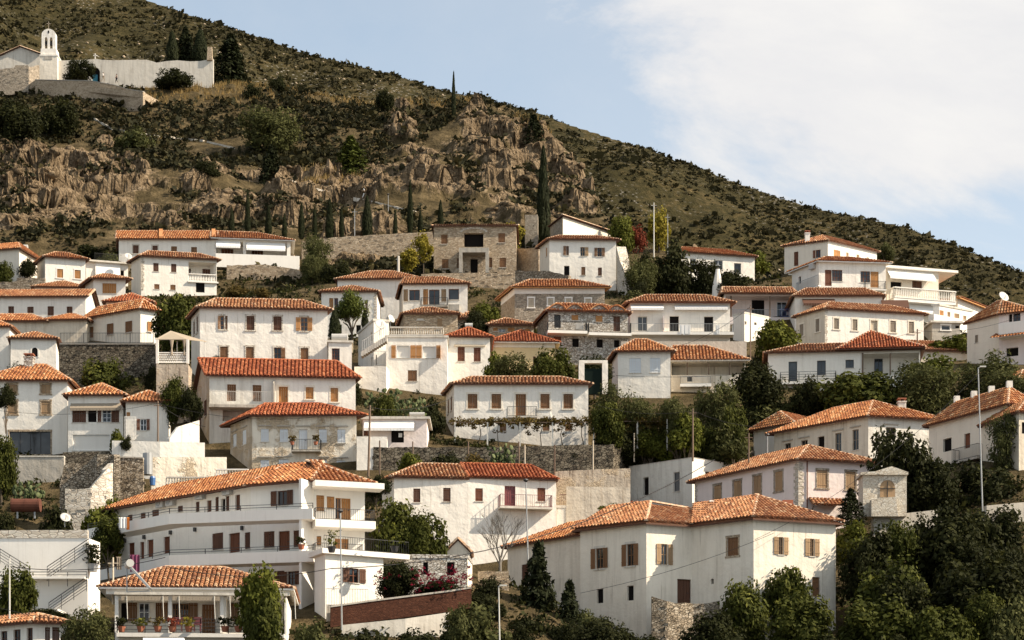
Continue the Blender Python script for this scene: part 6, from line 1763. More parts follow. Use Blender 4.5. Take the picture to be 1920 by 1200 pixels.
def crown_mesh(name, kind, seed, nl=4200, nc=46, leaf=0.06, mat='leaf_dark'):
    r = np.random.RandomState(seed)
    if kind == 'cypress':
        t = r.rand(nl) ** 0.9; an = r.rand(nl) * 6.283
        prof = np.sin(np.pi * np.clip(t * 0.86 + 0.1, 0, 1)) ** 0.55 * (1 - t * 0.55)
        rad = prof * (0.55 + 0.45 * r.rand(nl)) * (0.85 + 0.3 * vnoise(t * 9, an * 1.5, seed))
        P = np.stack([np.cos(an) * rad, np.sin(an) * rad, t * 2 - 1], 1)
        nrm = np.stack([np.cos(an), np.sin(an), 0.3 + 0 * an], 1) + r.normal(size=(nl, 3)) * 0.45
        tv = 0.3 + 0.5 * rad / (prof + 1e-6) * r.rand(nl)  # crown shading put into the leaf tone: outer leaves lighter
        asp = 0.35
        L = leaf * (0.7 + 0.6 * r.rand(nl))
    elif kind == 'conifer':
        lay = r.randint(0, 9, nl); z = lay / 9.0 + 0.05 * r.rand(nl)
        arm = r.randint(0, 7, nl); an = arm * 6.283 / 7 + lay * 0.9 + r.normal(size=nl) * 0.22
        rad = r.rand(nl) ** 0.6 * (1 - z) ** 0.8 * (0.7 + 0.5 * _perm[(lay * 7 + arm) % 512, seed % 512])
        P = np.stack([np.cos(an) * rad, np.sin(an) * rad, (z - 0.12 * rad) * 2 - 1 + r.normal(size=nl) * 0.05], 1)
        nrm = np.stack([np.cos(an) * 0.4, np.sin(an) * 0.4, np.ones(nl)], 1) + r.normal(size=(nl, 3)) * 0.5
        tv = 0.2 + 0.6 * r.rand(nl); asp = 0.4; L = leaf * (0.7 + 0.6 * r.rand(nl))
    else:
        C = r.normal(size=(nc, 3)); C /= np.linalg.norm(C, axis=1, keepdims=True)
        C *= (r.rand(nc, 1) ** 0.4) * 0.74
        if kind == 'bush': C[:, 2] = np.abs(C[:, 2]) * 1.3 - 0.65
        if kind == 'pine': C[:, 2] = np.abs(C[:, 2]) * 0.8 - 0.2
        cr = 0.20 + 0.20 * r.rand(nc)
        if kind == 'olive': cr *= 0.85
        i = r.randint(0, nc, nl)
        d = r.normal(size=(nl, 3)); d /= np.linalg.norm(d, axis=1, keepdims=True)
        rr = r.rand(nl, 1) ** 0.45
        P = C[i] + d * rr * cr[i][:, None]
        out = P / (np.linalg.norm(P, axis=1, keepdims=True) + 1e-6)
        nrm = d * 0.5 + out * 0.35 + np.array([0, 0, 0.3]) + r.normal(size=(nl, 3)) * 0.5
        tv = 0.18 + 0.3 * r.rand(nl) + 0.3 * rr[:, 0] * r.rand(nl) + 0.22 * (r.rand(nc)[i] - 0.3) + 0.12 * P[:, 2]  # crown shading put into the leaf tone: lighter outwards and upwards
        asp = {'olive': 0.35, 'pine': 0.3}.get(kind, 0.62); L = leaf * (0.6 + 0.8 * r.rand(nl))
    nrm /= np.linalg.norm(nrm, axis=1, keepdims=True) + 1e-9
    V = leaf_quads(P, nrm, L, r, asp)
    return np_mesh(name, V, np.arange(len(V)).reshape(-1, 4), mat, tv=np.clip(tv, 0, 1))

def trunk_mesh(name, seed, limbs=5, mat='bark'):
    """unit trunk: z from 0 to 1, limbs spread into the crown"""
    r = random.Random(seed); m = MB()
    pts = [Vector((0.05 * r.uniform(-1, 1) * k, 0.05 * r.uniform(-1, 1) * k, k * 0.25)) for k in range(5)]
    rad = [0.075, 0.058, 0.047, 0.036, 0.02]
    for k in range(4): m.tube(pts[k], pts[k + 1], rad[k], rad[k + 1], 7, cap=False)
    for k in range(limbs):
        a = 6.283 * k / limbs + r.random(); z = r.uniform(0.45, 0.75)
        b = pts[0].lerp(pts[4], z); e = b + Vector((cos(a) * r.uniform(0.3, 0.55), sin(a) * r.uniform(0.3, 0.55), r.uniform(0.15, 0.32)))
        mid = b.lerp(e, 0.5) + Vector((0, 0, 0.05))
        m.tube(b, mid, 0.03, 0.02, 5, cap=False); m.tube(mid, e, 0.02, 0.008, 5, cap=False)
    me = bpy.data.meshes.new(name); me.from_pydata(m.v, [], m.f); me.materials.append(MAT[mat]); me.update()
    return me

TPL = {}
for nm, kind, n_, nl, nc, leaf, mat in (('round', 'round', 3, 8200, 56, 0.05, 'leaf_dark'), ('fig', 'round', 3, 8200, 56, 0.055, 'leaf_fig'), ('bright', 'round', 2, 4300, 46, 0.066, 'leaf_bright'), ('olive', 'olive', 3, 6500, 70, 0.052, 'leaf_olive'),
                                        ('bush', 'bush', 3, 5600, 40, 0.056, 'leaf_dark'), ('bushb', 'bush', 2, 3200, 34, 0.075, 'leaf_bright'), ('busho', 'bush', 2, 4200, 44, 0.06, 'leaf_olive'), ('yellow', 'round', 2, 2800, 34, 0.075, 'leaf_yellow'), ('red', 'round', 1, 1800, 26, 0.08, 'leaf_red'),
                                        ('vine', 'bush', 2, 2600, 34, 0.07, 'leaf_vine'), ('cypress', 'cypress', 2, 3600, 0, 0.11, 'leaf_cypress'), ('conifer', 'conifer', 2, 4200, 0, 0.085, 'leaf_cypress'), ('coniferb', 'conifer', 1, 3600, 0, 0.085, 'leaf_pine'), ('pine', 'pine', 1, 5200, 30, 0.07, 'leaf_pine')):
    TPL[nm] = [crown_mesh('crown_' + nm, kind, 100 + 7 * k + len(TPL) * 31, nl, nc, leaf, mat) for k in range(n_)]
TRK = [trunk_mesh('trunk', 5 + k) for k in range(3)]
_tn = [0]
NAMES = dict(round='broadleaf_tree', fig='fig_tree', bright='broadleaf_tree', olive='olive_tree', bush='shrub', bushb='shrub', busho='shrub', yellow='yellow_tree', red='red_tree', vine='vine_shrub', cypress='cypress_tree', conifer='conifer_tree', coniferb='conifer_tree', pine='pine_tree')
def tree(kind, x0, y0, x1, y1, s, label, group=None, dep=0.9, ground=None):
    _tn[0] += 1
    k = _tn[0]; Y = F / s
    if 9.9 < s < 12.5:
        Y = hit((x0 + x1) / 2, min(y1, 430) - 2); s = F / Y
    c = pt((x0 + x1) / 2, (y0 + y1) / 2, Y)
    w, hh = (x1 - x0) / s / 2, (y1 - y0) / s / 2
    Y2 = Y + w * 0.3
    if ground is None and kind not in ('pine', 'cypress', 'conifer', 'coniferb', 'yellow'):
        g_ = c.z - hh - ground_z(c.x, Y2)
        if g_ > 0: e_ = min(g_ * 0.4, hh * 0.55); hh += e_; c.z -= e_
    gz = ground_z(c.x, Y2) if ground is None else ground
    gz = min(gz, c.z - hh * 0.75) if kind not in ('bush', 'bushb', 'busho', 'vine') else min(gz, c.z - hh * 0.5)
    gz = max(gz, c.z - hh - 6)
    if 9.9 < s < 12.9: gz = max(gz, c.z - hh * 1.1)
    cat = 'shrub' if kind in ('bush', 'bushb', 'busho', 'vine') else 'tree'
    root = empty(NAMES[kind], (c.x, Y2, gz), label, cat, group)
    T = TPL[kind]
    o = bpy.data.objects.new('crown', T[k % len(T)]); COL.objects.link(o); o.parent = root
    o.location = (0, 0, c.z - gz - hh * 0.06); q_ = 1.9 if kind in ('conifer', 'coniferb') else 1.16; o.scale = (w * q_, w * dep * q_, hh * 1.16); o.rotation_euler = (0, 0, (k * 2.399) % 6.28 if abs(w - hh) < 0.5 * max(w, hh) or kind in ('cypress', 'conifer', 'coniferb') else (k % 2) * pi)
    t = bpy.data.objects.new('trunk', TRK[k % 3]); COL.objects.link(t); t.parent = root
    H_ = (c.z - gz) + hh * (0.25 if cat == 'tree' else 0.0)
    q = max(0.5, w * (1.0 if kind not in ('cypress', 'conifer', 'coniferb') else 0.7))
    t.scale = (q, q, max(0.5, H_)); t.rotation_euler = (0, 0, k * 1.3)
    return root

T_ = tree
T_('round', 116, 104, 178, 152, 9.75, 'small green tree in front of the church wall beside the bell tower')
T_('cypress', 306, 62, 338, 120, 9.25, 'leftmost dark conifer behind the church wall'); T_('conifer', 328, 50, 366, 118, 9.2, 'tallest dark conifer behind the church wall'); T_('cypress', 358, 58, 392, 118, 9.25, 'rightmost dark conifer behind the church wall, by the stone pillar')
T_('bush', 284, 108, 364, 158, 9.8, 'large dark bush growing against the church wall'); T_('conifer', 404, 62, 460, 148, 9.35, 'dark conifer right of the church wall pillar')
T_('bush', 450, 142, 496, 188, 10.0, 'dark shrub on the golden grass right of the church')
T_('round', -20, 180, 82, 268, 10.4, 'big dark tree below the church at the left picture edge'); T_('round', 58, 178, 148, 262, 10.35, 'big dark tree below the bell tower')
T_('busho', 208, 216, 292, 282, 10.7, 'olive green bush beside the stony path below the church'); T_('olive', 436, 182, 576, 292, 10.9, 'wide leafy olive green tree in the middle of the slope')
T_('bush', 358, 282, 414, 330, 11.5, 'round dark bush above the cliff'); T_('conifer', 490, 272, 528, 336, 11.7, 'dark conifer in front of the white path wall'); T_('coniferb', 630, 254, 684, 320, 11.4, 'green conifer at the end of the white path wall')
T_('cypress', 845, 140, 856, 222, 10.5, 'lone slender cypress standing against the sky'); T_('cypress', 1004, 286, 1034, 462, 13.3, 'tall dark cypress beside the stone tower'); T_('conifer', 984, 214, 1018, 268, 11.3, 'dark conifer on the rocky outcrop')
T_('bush', 702, 150, 742, 184, 10.2, 'dark shrub near the ridge left of the lone cypress'); T_('bush', 500, 128, 540, 158, 9.7, 'dark shrub at the far edge of the golden grass')
for k, (x, y0, y1, w) in enumerate(((434, 392, 436, 11), (464, 360, 436, 10), (503, 390, 440, 14), (533, 403, 447, 11), (565, 384, 440, 13), (590, 390, 440, 9), (618, 378, 447, 17), (640, 392, 445, 10), (688, 372, 443, 22), (741, 397, 438, 8), (769, 345, 437, 11), (788, 397, 433, 10), (826, 378, 422, 12))):
    T_('cypress', x - w / 2 - 1, y0, x + w / 2 + 1, y1, 13.3, '%s cypress from the left in the row above the long retaining wall' % ('first second third fourth fifth sixth seventh eighth ninth tenth eleventh twelfth thirteenth'.split()[k]), 'cypresses in a row above the village')
T_('olive', 560, 428, 628, 530, 14.3, 'dark olive tree right of the long house'); T_('round', 596, 488, 662, 548, 14.7, 'broad bush below the retaining wall beside the olive tree'); T_('yellow', 772, 430, 814, 486, 14.6, 'yellow green vine tree at the corner of the square stone house'); T_('yellow', 742, 458, 790, 505, 14.7, 'low yellow green vine tree left of the square stone house')
T_('yellow', 938, 410, 986, 468, 13.5, 'yellow bush between square stone house and stone tower')
T_('bright', 1140, 394, 1192, 476, 13.4, 'pale green tree behind the white house near the bare pole'); T_('red', 1174, 418, 1214, 462, 13.35, 'small red leaved tree below the mountain'); T_('yellow', 1208, 384, 1264, 462, 13.3, 'thin yellow tree beside the tall pole')
T_('olive', 1163, 468, 1240, 565, 15.2, 'dark olive tree right of the stone buttress'); T_('round', 1212, 456, 1316, 592, 15.0, 'tall dark tree between two white houses'); T_('round', 1296, 478, 1356, 565, 15.0, 'dark tree in front of the long thin roofed house'); T_('round', 1330, 500, 1410, 556, 15.4, 'rounded dark green citrus tree above the porch house'); T_('busho', 1150, 528, 1250, 592, 15.9, 'grey green bush behind the awning house roof')
T_('bush', 1165, 550, 1205, 580, 16.6, 'small dark bush left of the awning house roof')
T_('bushb', 880, 538, 940, 596, 16.8, 'bright green shrub left of the gabled stone house'); T_('pine', 618, 528, 694, 612, 17.6, 'umbrella pine with bare trunk in front of the hip house'); T_('cypress', 612, 582, 642, 632, 17.7, 'small dark cypress left of the pine trunk'); T_('cypress', 676, 580, 692, 614, 17.6, 'small dark cypress right of the pine trunk')
T_('vine', 405, 522, 472, 560, 15.2, 'reddish vine shrub beside the terrace house'); T_('vine', 470, 528, 508, 552, 15.4, 'small vine shrub on the stone fountain'); T_('fig', 280, 534, 386, 636, 18.0, 'large leafy tree with dark foliage left of the large white house'); T_('fig', 138, 664, 252, 750, 19.3, 'broad fig tree under the railed stone terrace'); T_('bush', -8, 660, 74, 712, 19.2, 'dark shrub behind the stone chimney at left'); T_('bush', 270, 662, 300, 706, 19.2, 'narrow dark shrub left of the pergola'); T_('bush', 385, 655, 432, 680, 19.4, 'small leafy plant on the terrace below the large white house')
T_('bush', 770, 722, 842, 795, 19.9, 'dark dense shrub left of the garden house'); T_('busho', 700, 728, 760, 778, 20.1, 'grey green shrub beside the prickly pear')
T_('olive', 912, 654, 1004, 712, 19.0, 'grey green olive tree behind the garden house roof'); T_('fig', 992, 644, 1088, 714, 18.9, 'dark green tree behind the right end of the garden house roof'); T_('bushb', 905, 640, 960, 690, 18.7, 'bright shrub in front of the ochre house')
T_('bush', 1078, 642, 1152, 694, 18.6, 'dark shrub under the dormer house')
T_('olive', 1110, 704, 1204, 796, 19.9, 'olive tree at the left end of the green slope'); T_('busho', 1196, 712, 1312, 800, 19.8, 'grey green bush in the middle of the green slope'); T_('olive', 1290, 698, 1404, 800, 19.7, 'large olive tree below the veranda'); T_('busho', 1386, 722, 1504, 806, 18.9, 'wide grey green bush left of the beige house roof')
T_('round', 1372, 668, 1478, 748, 18.9, 'dark citrus tree right of the orange roofed veranda'); T_('round', 1478, 702, 1544, 762, 19.0, 'dark citrus tree below the long railing'); T_('bright', 1402, 590, 1504, 668, 17.6, 'rounded bright green tree beside the cream white house')
T_('fig', 1526, 682, 1704, 790, 19.2, 'broad dark tree in front of the veranda house'); T_('olive', 1666, 660, 1812, 796, 19.3, 'broad olive tree behind the beige house'); T_('olive', 1772, 650, 1930, 770, 19.0, 'olive tree behind the lamp post at the right edge'); T_('olive', 1826, 680, 1960, 770, 19.5, 'olive tree in the right picture edge below the pinkish house'); T_('busho', 1600, 730, 1700, 785, 19.0, 'dark olive bush behind the beige house chimney')
T_('bushb', 1734, 614, 1842, 664, 17.1, 'green shrubs in front of the grey walled house'); T_('bushb', 1700, 640, 1800, 700, 18.3, 'bright shrub over the patched tile roof')
T_('bushb', 1212, 786, 1296, 842, 20.0, 'bright green shrub behind the fence posts'); T_('bush', 1120, 790, 1220, 842, 20.0, 'dark shrub behind the fence posts at left'); T_('bushb', 1284, 800, 1412, 862, 20.0, 'bright green shrub left of the white annex'); T_('busho', 1395, 755, 1470, 815, 18.9, 'grey green shrub behind the white annex')
T_('round', 1612, 786, 1752, 950, 22.9, 'large dark tree between beige house and stone shrine'); T_('round', 1690, 850, 1812, 985, 23.2, 'large dark tree right of the stone shrine'); T_('olive', 1846, 756, 1930, 888, 22.4, 'feathery tree in front of the cream house at the right edge'); T_('round', 1780, 860, 1930, 985, 23.0, 'dark tree below the cream house at the right edge')
T_('bushb', 1560, 950, 1648, 1018, 24.6, 'bright yellow green shrub right of the stepped house roof'); T_('round', 1566, 985, 1690, 1090, 25.2, 'dark tree right of the stepped house'); T_('fig', 1590, 1040, 1764, 1180, 26.2, 'large dark bush mass below the stepped house'); T_('round', 1716, 935, 1886, 1090, 25.0, 'dark tree under the lamp post'); T_('round', 1740, 1030, 1940, 1180, 26.5, 'dark tree filling the lower right corner'); T_('fig', 1550, 1110, 1730, 1230, 27.4, 'leafy bush along the bottom edge, right'); T_('fig', 1690, 1120, 1830, 1230, 27.6, 'leafy bush at the bottom edge before the dry bank'); T_('busho', 1850, 1080, 1950, 1180, 27.5, 'grey bush on the dry bank at lower right'); T_('bush', 1830, 1160, 1950, 1240, 28.6, 'dark bush in the bottom right corner')
T_('fig', 1426, 1044, 1536, 1150, 25.6, 'leafy fig tree in front of the stepped house'); T_('fig', 1346, 1080, 1456, 1210, 26.2, 'fig tree left of the leafy fig, before the stepped house'); T_('fig', 1436, 1100, 1584, 1230, 26.8, 'low fig tree at the bottom before the stepped house'); T_('round', 1270, 1140, 1400, 1230, 27.0, 'dark bush under the stepped house wall'); T_('busho', 1056, 1118, 1140, 1210, 26.8, 'brownish bush at the left foot of the stepped house')
T_('conifer', 972, 1018, 1048, 1215, 26.0, 'dark fir in front of the left wing of the stepped house'); T_('conifer', 1040, 1090, 1096, 1215, 26.2, 'smaller dark fir beside the fir'); T_('bush', 1020, 1150, 1090, 1215, 26.9, 'dark bush below the firs'); T_('busho', 816, 1100, 966, 1225, 27.4, 'big dark round bush beside the bottom lamp post'); T_('bush', 885, 1060, 950, 1110, 26.2, 'green weeds on the stone wall under the bare tree')
T_('fig', 682, 930, 790, 1042, 25.6, 'big glossy fig tree beside the guest house balconies'); T_('fig', 746, 950, 842, 1042, 25.7, 'right half of the glossy fig below the two tone roof'); T_('bush', 680, 872, 738, 908, 23.2, 'dark shrub between guest house roof and two tone roof')
T_('bright', 438, 1040, 542, 1150, 29.4, 'tall green tree in front of the porch house'); T_('fig', 442, 1100, 540, 1230, 29.6, 'dark lower foliage in front of the porch house'); T_('busho', 538, 1118, 646, 1230, 29.5, 'leafy shrub at the bottom right of the porch house'); T_('olive', 104, 1124, 218, 1225, 29.8, 'olive tree left of the porch house'); T_('fig', -20, 1052, 72, 1146, 28.4, 'leafy tree before the white stair wall at lower left'); T_('bush', 640, 1150, 740, 1230, 29.0, 'dark shrub below the brick wall'); T_('bush', 730, 1150, 830, 1230, 28.6, 'green shrub at the bottom beside the round bush')
T_('bush', 58, 904, 152, 1000, 24.0, 'dark shrub right of the rusty tank'); T_('bushb', 136, 912, 240, 1000, 24.2, 'green shrub below the ruined stone wall'); T_('bushb', 186, 902, 238, 960, 23.8, 'yellow green shrub against the ruined wall'); T_('bush', -20, 930, 40, 1000, 24.0, 'dark shrub behind the rusty tank'); T_('fig', -30, 800, 32, 884, 22.2, 'leafy tree cut by the left edge beside the glazed doors'); T_('bushb', 202, 790, 236, 828, 21.2, 'small green shrub beside the white lattice'); T_('bush', 222, 806, 252, 830, 21.3, 'low green plant at the foot of the white lattice'); T_('bush', 112, 858, 168, 890, 22.4, 'dark weeds growing on the ruined wall')
T_('conifer', 1576, 916, 1616, 972, 24.3, 'small dark conifer between pink house and shrine'); T_('bushb', 735, 828, 800, 874, 21.8, 'green shrub behind the wire fence at left'); T_('bush', 796, 822, 880, 874, 21.7, 'dark green shrub in the middle of the wire fence'); T_('vine', 862, 828, 930, 872, 21.8, 'reddish shrub before the garden house wall'); T_('bush', 330, 700, 380, 752, 20.6, 'ivy and shrubs under the pergola base'); T_('bush', 35, 1130, 130, 1150, 28.4, 'trailing plants along the white terrace wall')
T_('bush', 30, 470, 70, 500, 14.6, 'dark shrub behind the cream corner house'); T_('bush', 120, 440, 215, 482, 13.6, 'wide dark shrub above the orange shuttered house'); T_('fig', -15, 482, 24, 528, 14.9, 'dark leafy tree at the left edge before the cream corner house'); T_('busho', 175, 455, 226, 490, 14.0, 'olive shrub left of the long house')
T_('busho', 1640, 440, 1680, 470, 13.2, 'grey bush right of the hilltop house'); T_('bushb', 1380, 455, 1450, 490, 13.6, 'green bushes behind the long thin roofed house'); T_('bush', 1185, 505, 1215, 545, 15.6, 'dark shrub at the foot of the stone buttress')

for k, (kd, x0, y0, x1, y1, s_) in enumerate((('bush', 1110, 760, 1190, 815, 20.2), ('olive', 1160, 730, 1240, 800, 20.0), ('bushb', 1250, 750, 1330, 812, 20.3), ('busho', 1330, 765, 1420, 830, 20.3), ('bush', 1430, 750, 1520, 805, 18.9), ('olive', 1470, 725, 1560, 790, 18.8), ('bushb', 1180, 800, 1260, 838, 20.05), ('bush', 1340, 815, 1415, 860, 20.0), ('olive', 1560, 715, 1650, 770, 18.9),
                                               ('bush', 1760, 960, 1850, 1030, 25.2), ('fig', 1640, 960, 1730, 1050, 25.0), ('bush', 1850, 980, 1950, 1080, 25.6), ('fig', 1800, 1100, 1900, 1180, 27.2), ('bush', 1620, 1150, 1740, 1230, 27.8), ('bush', 1480, 1160, 1600, 1230, 27.6), ('bush', 1120, 1150, 1240, 1230, 27.4), ('bush', 860, 1090, 950, 1150, 26.8), ('bush', 940, 1120, 1030, 1225, 26.9), ('busho', 1085, 1130, 1170, 1225, 26.9), ('bush', 1180, 1165, 1290, 1235, 27.6), ('round', 1690, 965, 1790, 1060, 24.8), ('round', 1800, 940, 1930, 1050, 24.6))):
    T_(kd, x0, y0, x1, y1, s_, 'dark bush at the left foot of the green slope beside the garden house|olive tree behind the left vine post on the green slope|bright bush left of the insulator pole|grey green bush right of the insulator pole|dark bush behind the annex left of the beige house|olive tree above the left end of the beige house roof|bright low shrub under the right vine trellis|dark bush left of the short lamp post|olive tree behind the beige house ridge|dark bush right below the stone shrine wall|fig bush below the stone shrine|dark bush at the right edge under the parapet|fig bush on the dry bank|dark bush at the bottom edge right of the low fig|dark bush at the bottom edge under the low fig|dark bush at the bottom left of the stepped house|dark bush above the big round bush by the bottom lamp post|dark bush at the foot of the tall fir|brown green bush left of the stone footing|dark bush along the bottom edge below the stone footing|dark tree right below the shrine parapet|dark tree below the right parapet wall'.split('|')[k], 'dense bushes filling the garden slopes')
for a_ in (('fig', 1104, 742, 1176, 806, 20.3, 'leafy tree at the left end of the trellis'), ('olive', 1230, 736, 1310, 806, 20.15, 'olive tree behind the white trellis posts'), ('fig', 1345, 748, 1410, 822, 20.2, 'leafy tree behind the insulator pole'), ('olive', 1420, 740, 1520, 805, 18.9, 'olive tree above the white annex'), ('fig', 1000, 664, 1060, 712, 19.2, 'leafy bush over the garden house ridge'), ('fig', 1590, 690, 1680, 765, 19.0, 'leafy tree above the beige house ridge'), ('olive', 1700, 700, 1790, 790, 19.0, 'olive tree right of the beige house chimney'), ('fig', 1300, 800, 1370, 856, 20.0, 'leafy shrub above the white cube'), ('bright', 1180, 790, 1240, 836, 20.0, 'bright bush behind the second fence post'), ('bush', 1056, 820, 1100, 850, 20.3, 'shrub on the dark stone wall'), ('fig', 690, 735, 745, 785, 20.3, 'leafy shrub behind the prickly pears'), ('olive', 560, 470, 610, 540, 14.6, 'olive shrub below the long house terrace'), ('bush', -10, 700, 30, 740, 20.6, 'shrub left of the tall white house'), ('bush', 640, 690, 680, 735, 19.9, 'shrub right of the red roofed house'), ('round', 1185, 470, 1240, 540, 14.9, 'dark tree right of the buttress'), ('bush', 865, 560, 915, 600, 17.0, 'dark shrub below the balcony house'), ('fig', 300, 700, 350, 760, 20.5, 'leafy shrub in the gap left of the red roofed house'), ('fig', 170, 960, 235, 1010, 25.2, 'leafy shrub behind the stair building'), ('bush', 1740, 1000, 1840, 1090, 25.6, 'dark bush mass under the tall lamp post'), ('round', 1640, 1060, 1760, 1160, 26.6, 'dark bush mass in the lower right')):
    T_(*a_)
for a_ in (('busho', 826, 1104, 900, 1200, 27.8, 'dark round bush left of the bottom lamp post'), ('bush', 948, 1150, 1010, 1225, 27.2, 'dark shrub left of the tall fir foot'), ('bush', 1040, 1140, 1110, 1225, 27.3, 'dark shrub between fir and stepped house'), ('round', 1060, 1150, 1180, 1240, 27.9, 'dark bush below the stepped house wall'), ('bush', 600, 1160, 680, 1235, 29.4, 'dark shrub at the lower end of the brick wall')):
    T_(*a_)
for a_ in (('bushb', 1120, 935, 1176, 962, 22.9, 'green shrub on the terrace right of the maroon railing'),):
    T_(*a_, ground=pt(a_[1], a_[4] + 6, F / a_[5]).z)
# leafless tree
def bare_tree(px, y0, y1, s, label):
    Y = F / s; b = pt(px, y1, Y); H_ = (y1 - y0) / s
    root = empty('bare_tree', b, label, 'tree'); r = random.Random(4)
    tr, br = MB(), MB()
    tr.tube(b - UP * 1.5, b + UP * H_ * 0.3, 0.16, 0.10, 7)
    def grow(p, d, L, rad, dep):
        e = p + d * L
        br.tube(p, e, rad, rad * 0.6, 4, cap=False)
        if dep == 0: return
        for k in range(3 if dep > 1 else 4):
            a = r.random() * 6.28; v = (d + Vector((cos(a), sin(a), 0.35)) * r.uniform(0.35, 0.6)).normalized()
            grow(p + d * L * r.uniform(0.5, 1.0), v, L * r.uniform(0.6, 0.82), rad * 0.6, dep - 1)
    for k in range(6):
        a = k * 1.05; grow(b + UP * H_ * r.uniform(0.18, 0.3), Vector((cos(a) * 0.5, sin(a) * 0.5, 1)).normalized(), H_ * 0.26, 0.05, 4)
    tr.build('trunk', 'bark_grey', root, smooth=True); br.build('crown', 'bark_grey', root)
bare_tree(938, 945, 1088, 25.3, 'leafless grey tree in front of the white two tone roof house')

# prickly pears: flat oval pads
def cactus(px, py, s, w, hh, label, seed):
    Y = F / s; r = random.Random(seed); b = pt(px, py, Y); root = empty('prickly_pear', b, label, 'cactus'); m = MB()
    n = int(60 * w * hh / 6) + 16
    for k in range(n):
        c = b + Vector((r.uniform(-w, w) / 2, r.uniform(-0.6, 0.6), r.uniform(0, hh) * (0.4 + 0.6 * r.random())))
        a = r.uniform(-0.9, 0.9); X = Vector((cos(a), sin(a), 0)); Z = (UP + X * r.uniform(-0.5, 0.5) + Vector((0, r.uniform(-0.3, 0.3), 0))).normalized(); N = X.cross(Z).normalized(); q = r.uniform(0.12, 0.21); m.cv = r.random()
        m.lathe(c, [(0.02, -q * 1.2), (q * 0.7, -q * 0.7), (q, 0), (q * 0.8, q * 0.8), (0.03, q * 1.15)], 6, (X, N * 0.16, Z))
    m.build('pads', 'leaf_cactus', root, attr=True, smooth=True, kind='stuff')
cactus(720, 772, 20.2, 3.4, 2.3, 'large prickly pear above the white flat roofed building', 1); cactus(775, 776, 20.2, 2.4, 1.8, 'prickly pear with pale pads left of the dark shrub', 2); cactus(940, 872, 21.7, 2.4, 2.0, 'pale prickly pear behind the wire fence', 3); cactus(42, 935, 23.9, 1.6, 1.6, 'pale prickly pear above the rusty tank', 4); cactus(64, 936, 23.9, 1.2, 1.4, 'smaller prickly pear above the rusty tank', 5)

# bougainvillea
root = T_('round', 700, 1046, 790, 1126, 27.1, 'bougainvillea bush with few red flowers beside the annex', ground=15.0); root2 = T_('bush', 774, 1066, 884, 1120, 27.0, 'bougainvillea covered with red flowers along the brick wall', ground=16.5)
for rt, (x0, x1, y0, y1), n in ((root, (705, 790, 1060, 1120), 70), (root2, (780, 886, 1064, 1112), 380)):
    C = np.array([tuple(pt(RND.uniform(x0, x1), RND.gauss((y0 + y1) / 2, (y1 - y0) / 4.5), F / 27.0 - 1.6 + RND.uniform(-0.5, 0.6)) - ORG[rt.name]) for _ in range(n // 4)])
    V, Fq, tv = cards(C, np.full(len(C), 0.2), 9, 1.0, 0.3, 9)
    o = bpy.data.objects.new('flowers', np_mesh('flowers', V, Fq, 'flower_red', tv=tv)); COL.objects.link(o); o.parent = rt; tag(o, kind='stuff', label='red flower clusters')

# low plants on the open ground of the village
n = 21000
u_ = rs.uniform(-350, 2500, n); y_ = rs.uniform(128, 290, n); x_ = (u_ - CX) * y_ / F
_fp = np.array([(p[0], p[1]) for p in CTRL])
dmin = np.full(n, 1e9)
for (cx_, cy_) in _fp: dmin = np.minimum(dmin, (x_ - cx_) ** 2 + (y_ - cy_) ** 2)
keep = (dmin > 3.0 ** 2) & (fbm(x_ / 9, y_ / 9, 3, 15) + rs.rand(n) * 0.3 > 0.5)
x_, y_ = x_[keep], y_[keep]; z_, _ = near_height(x_, y_)
sz = 0.3 + 0.8 * rs.rand(len(x_)) ** 1.6
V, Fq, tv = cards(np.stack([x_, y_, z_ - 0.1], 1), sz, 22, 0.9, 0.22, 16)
add_stuff('ground_cover', V, Fq, tv, 'leaf_dark', 'weeds and low shrubs on the slopes between the houses')

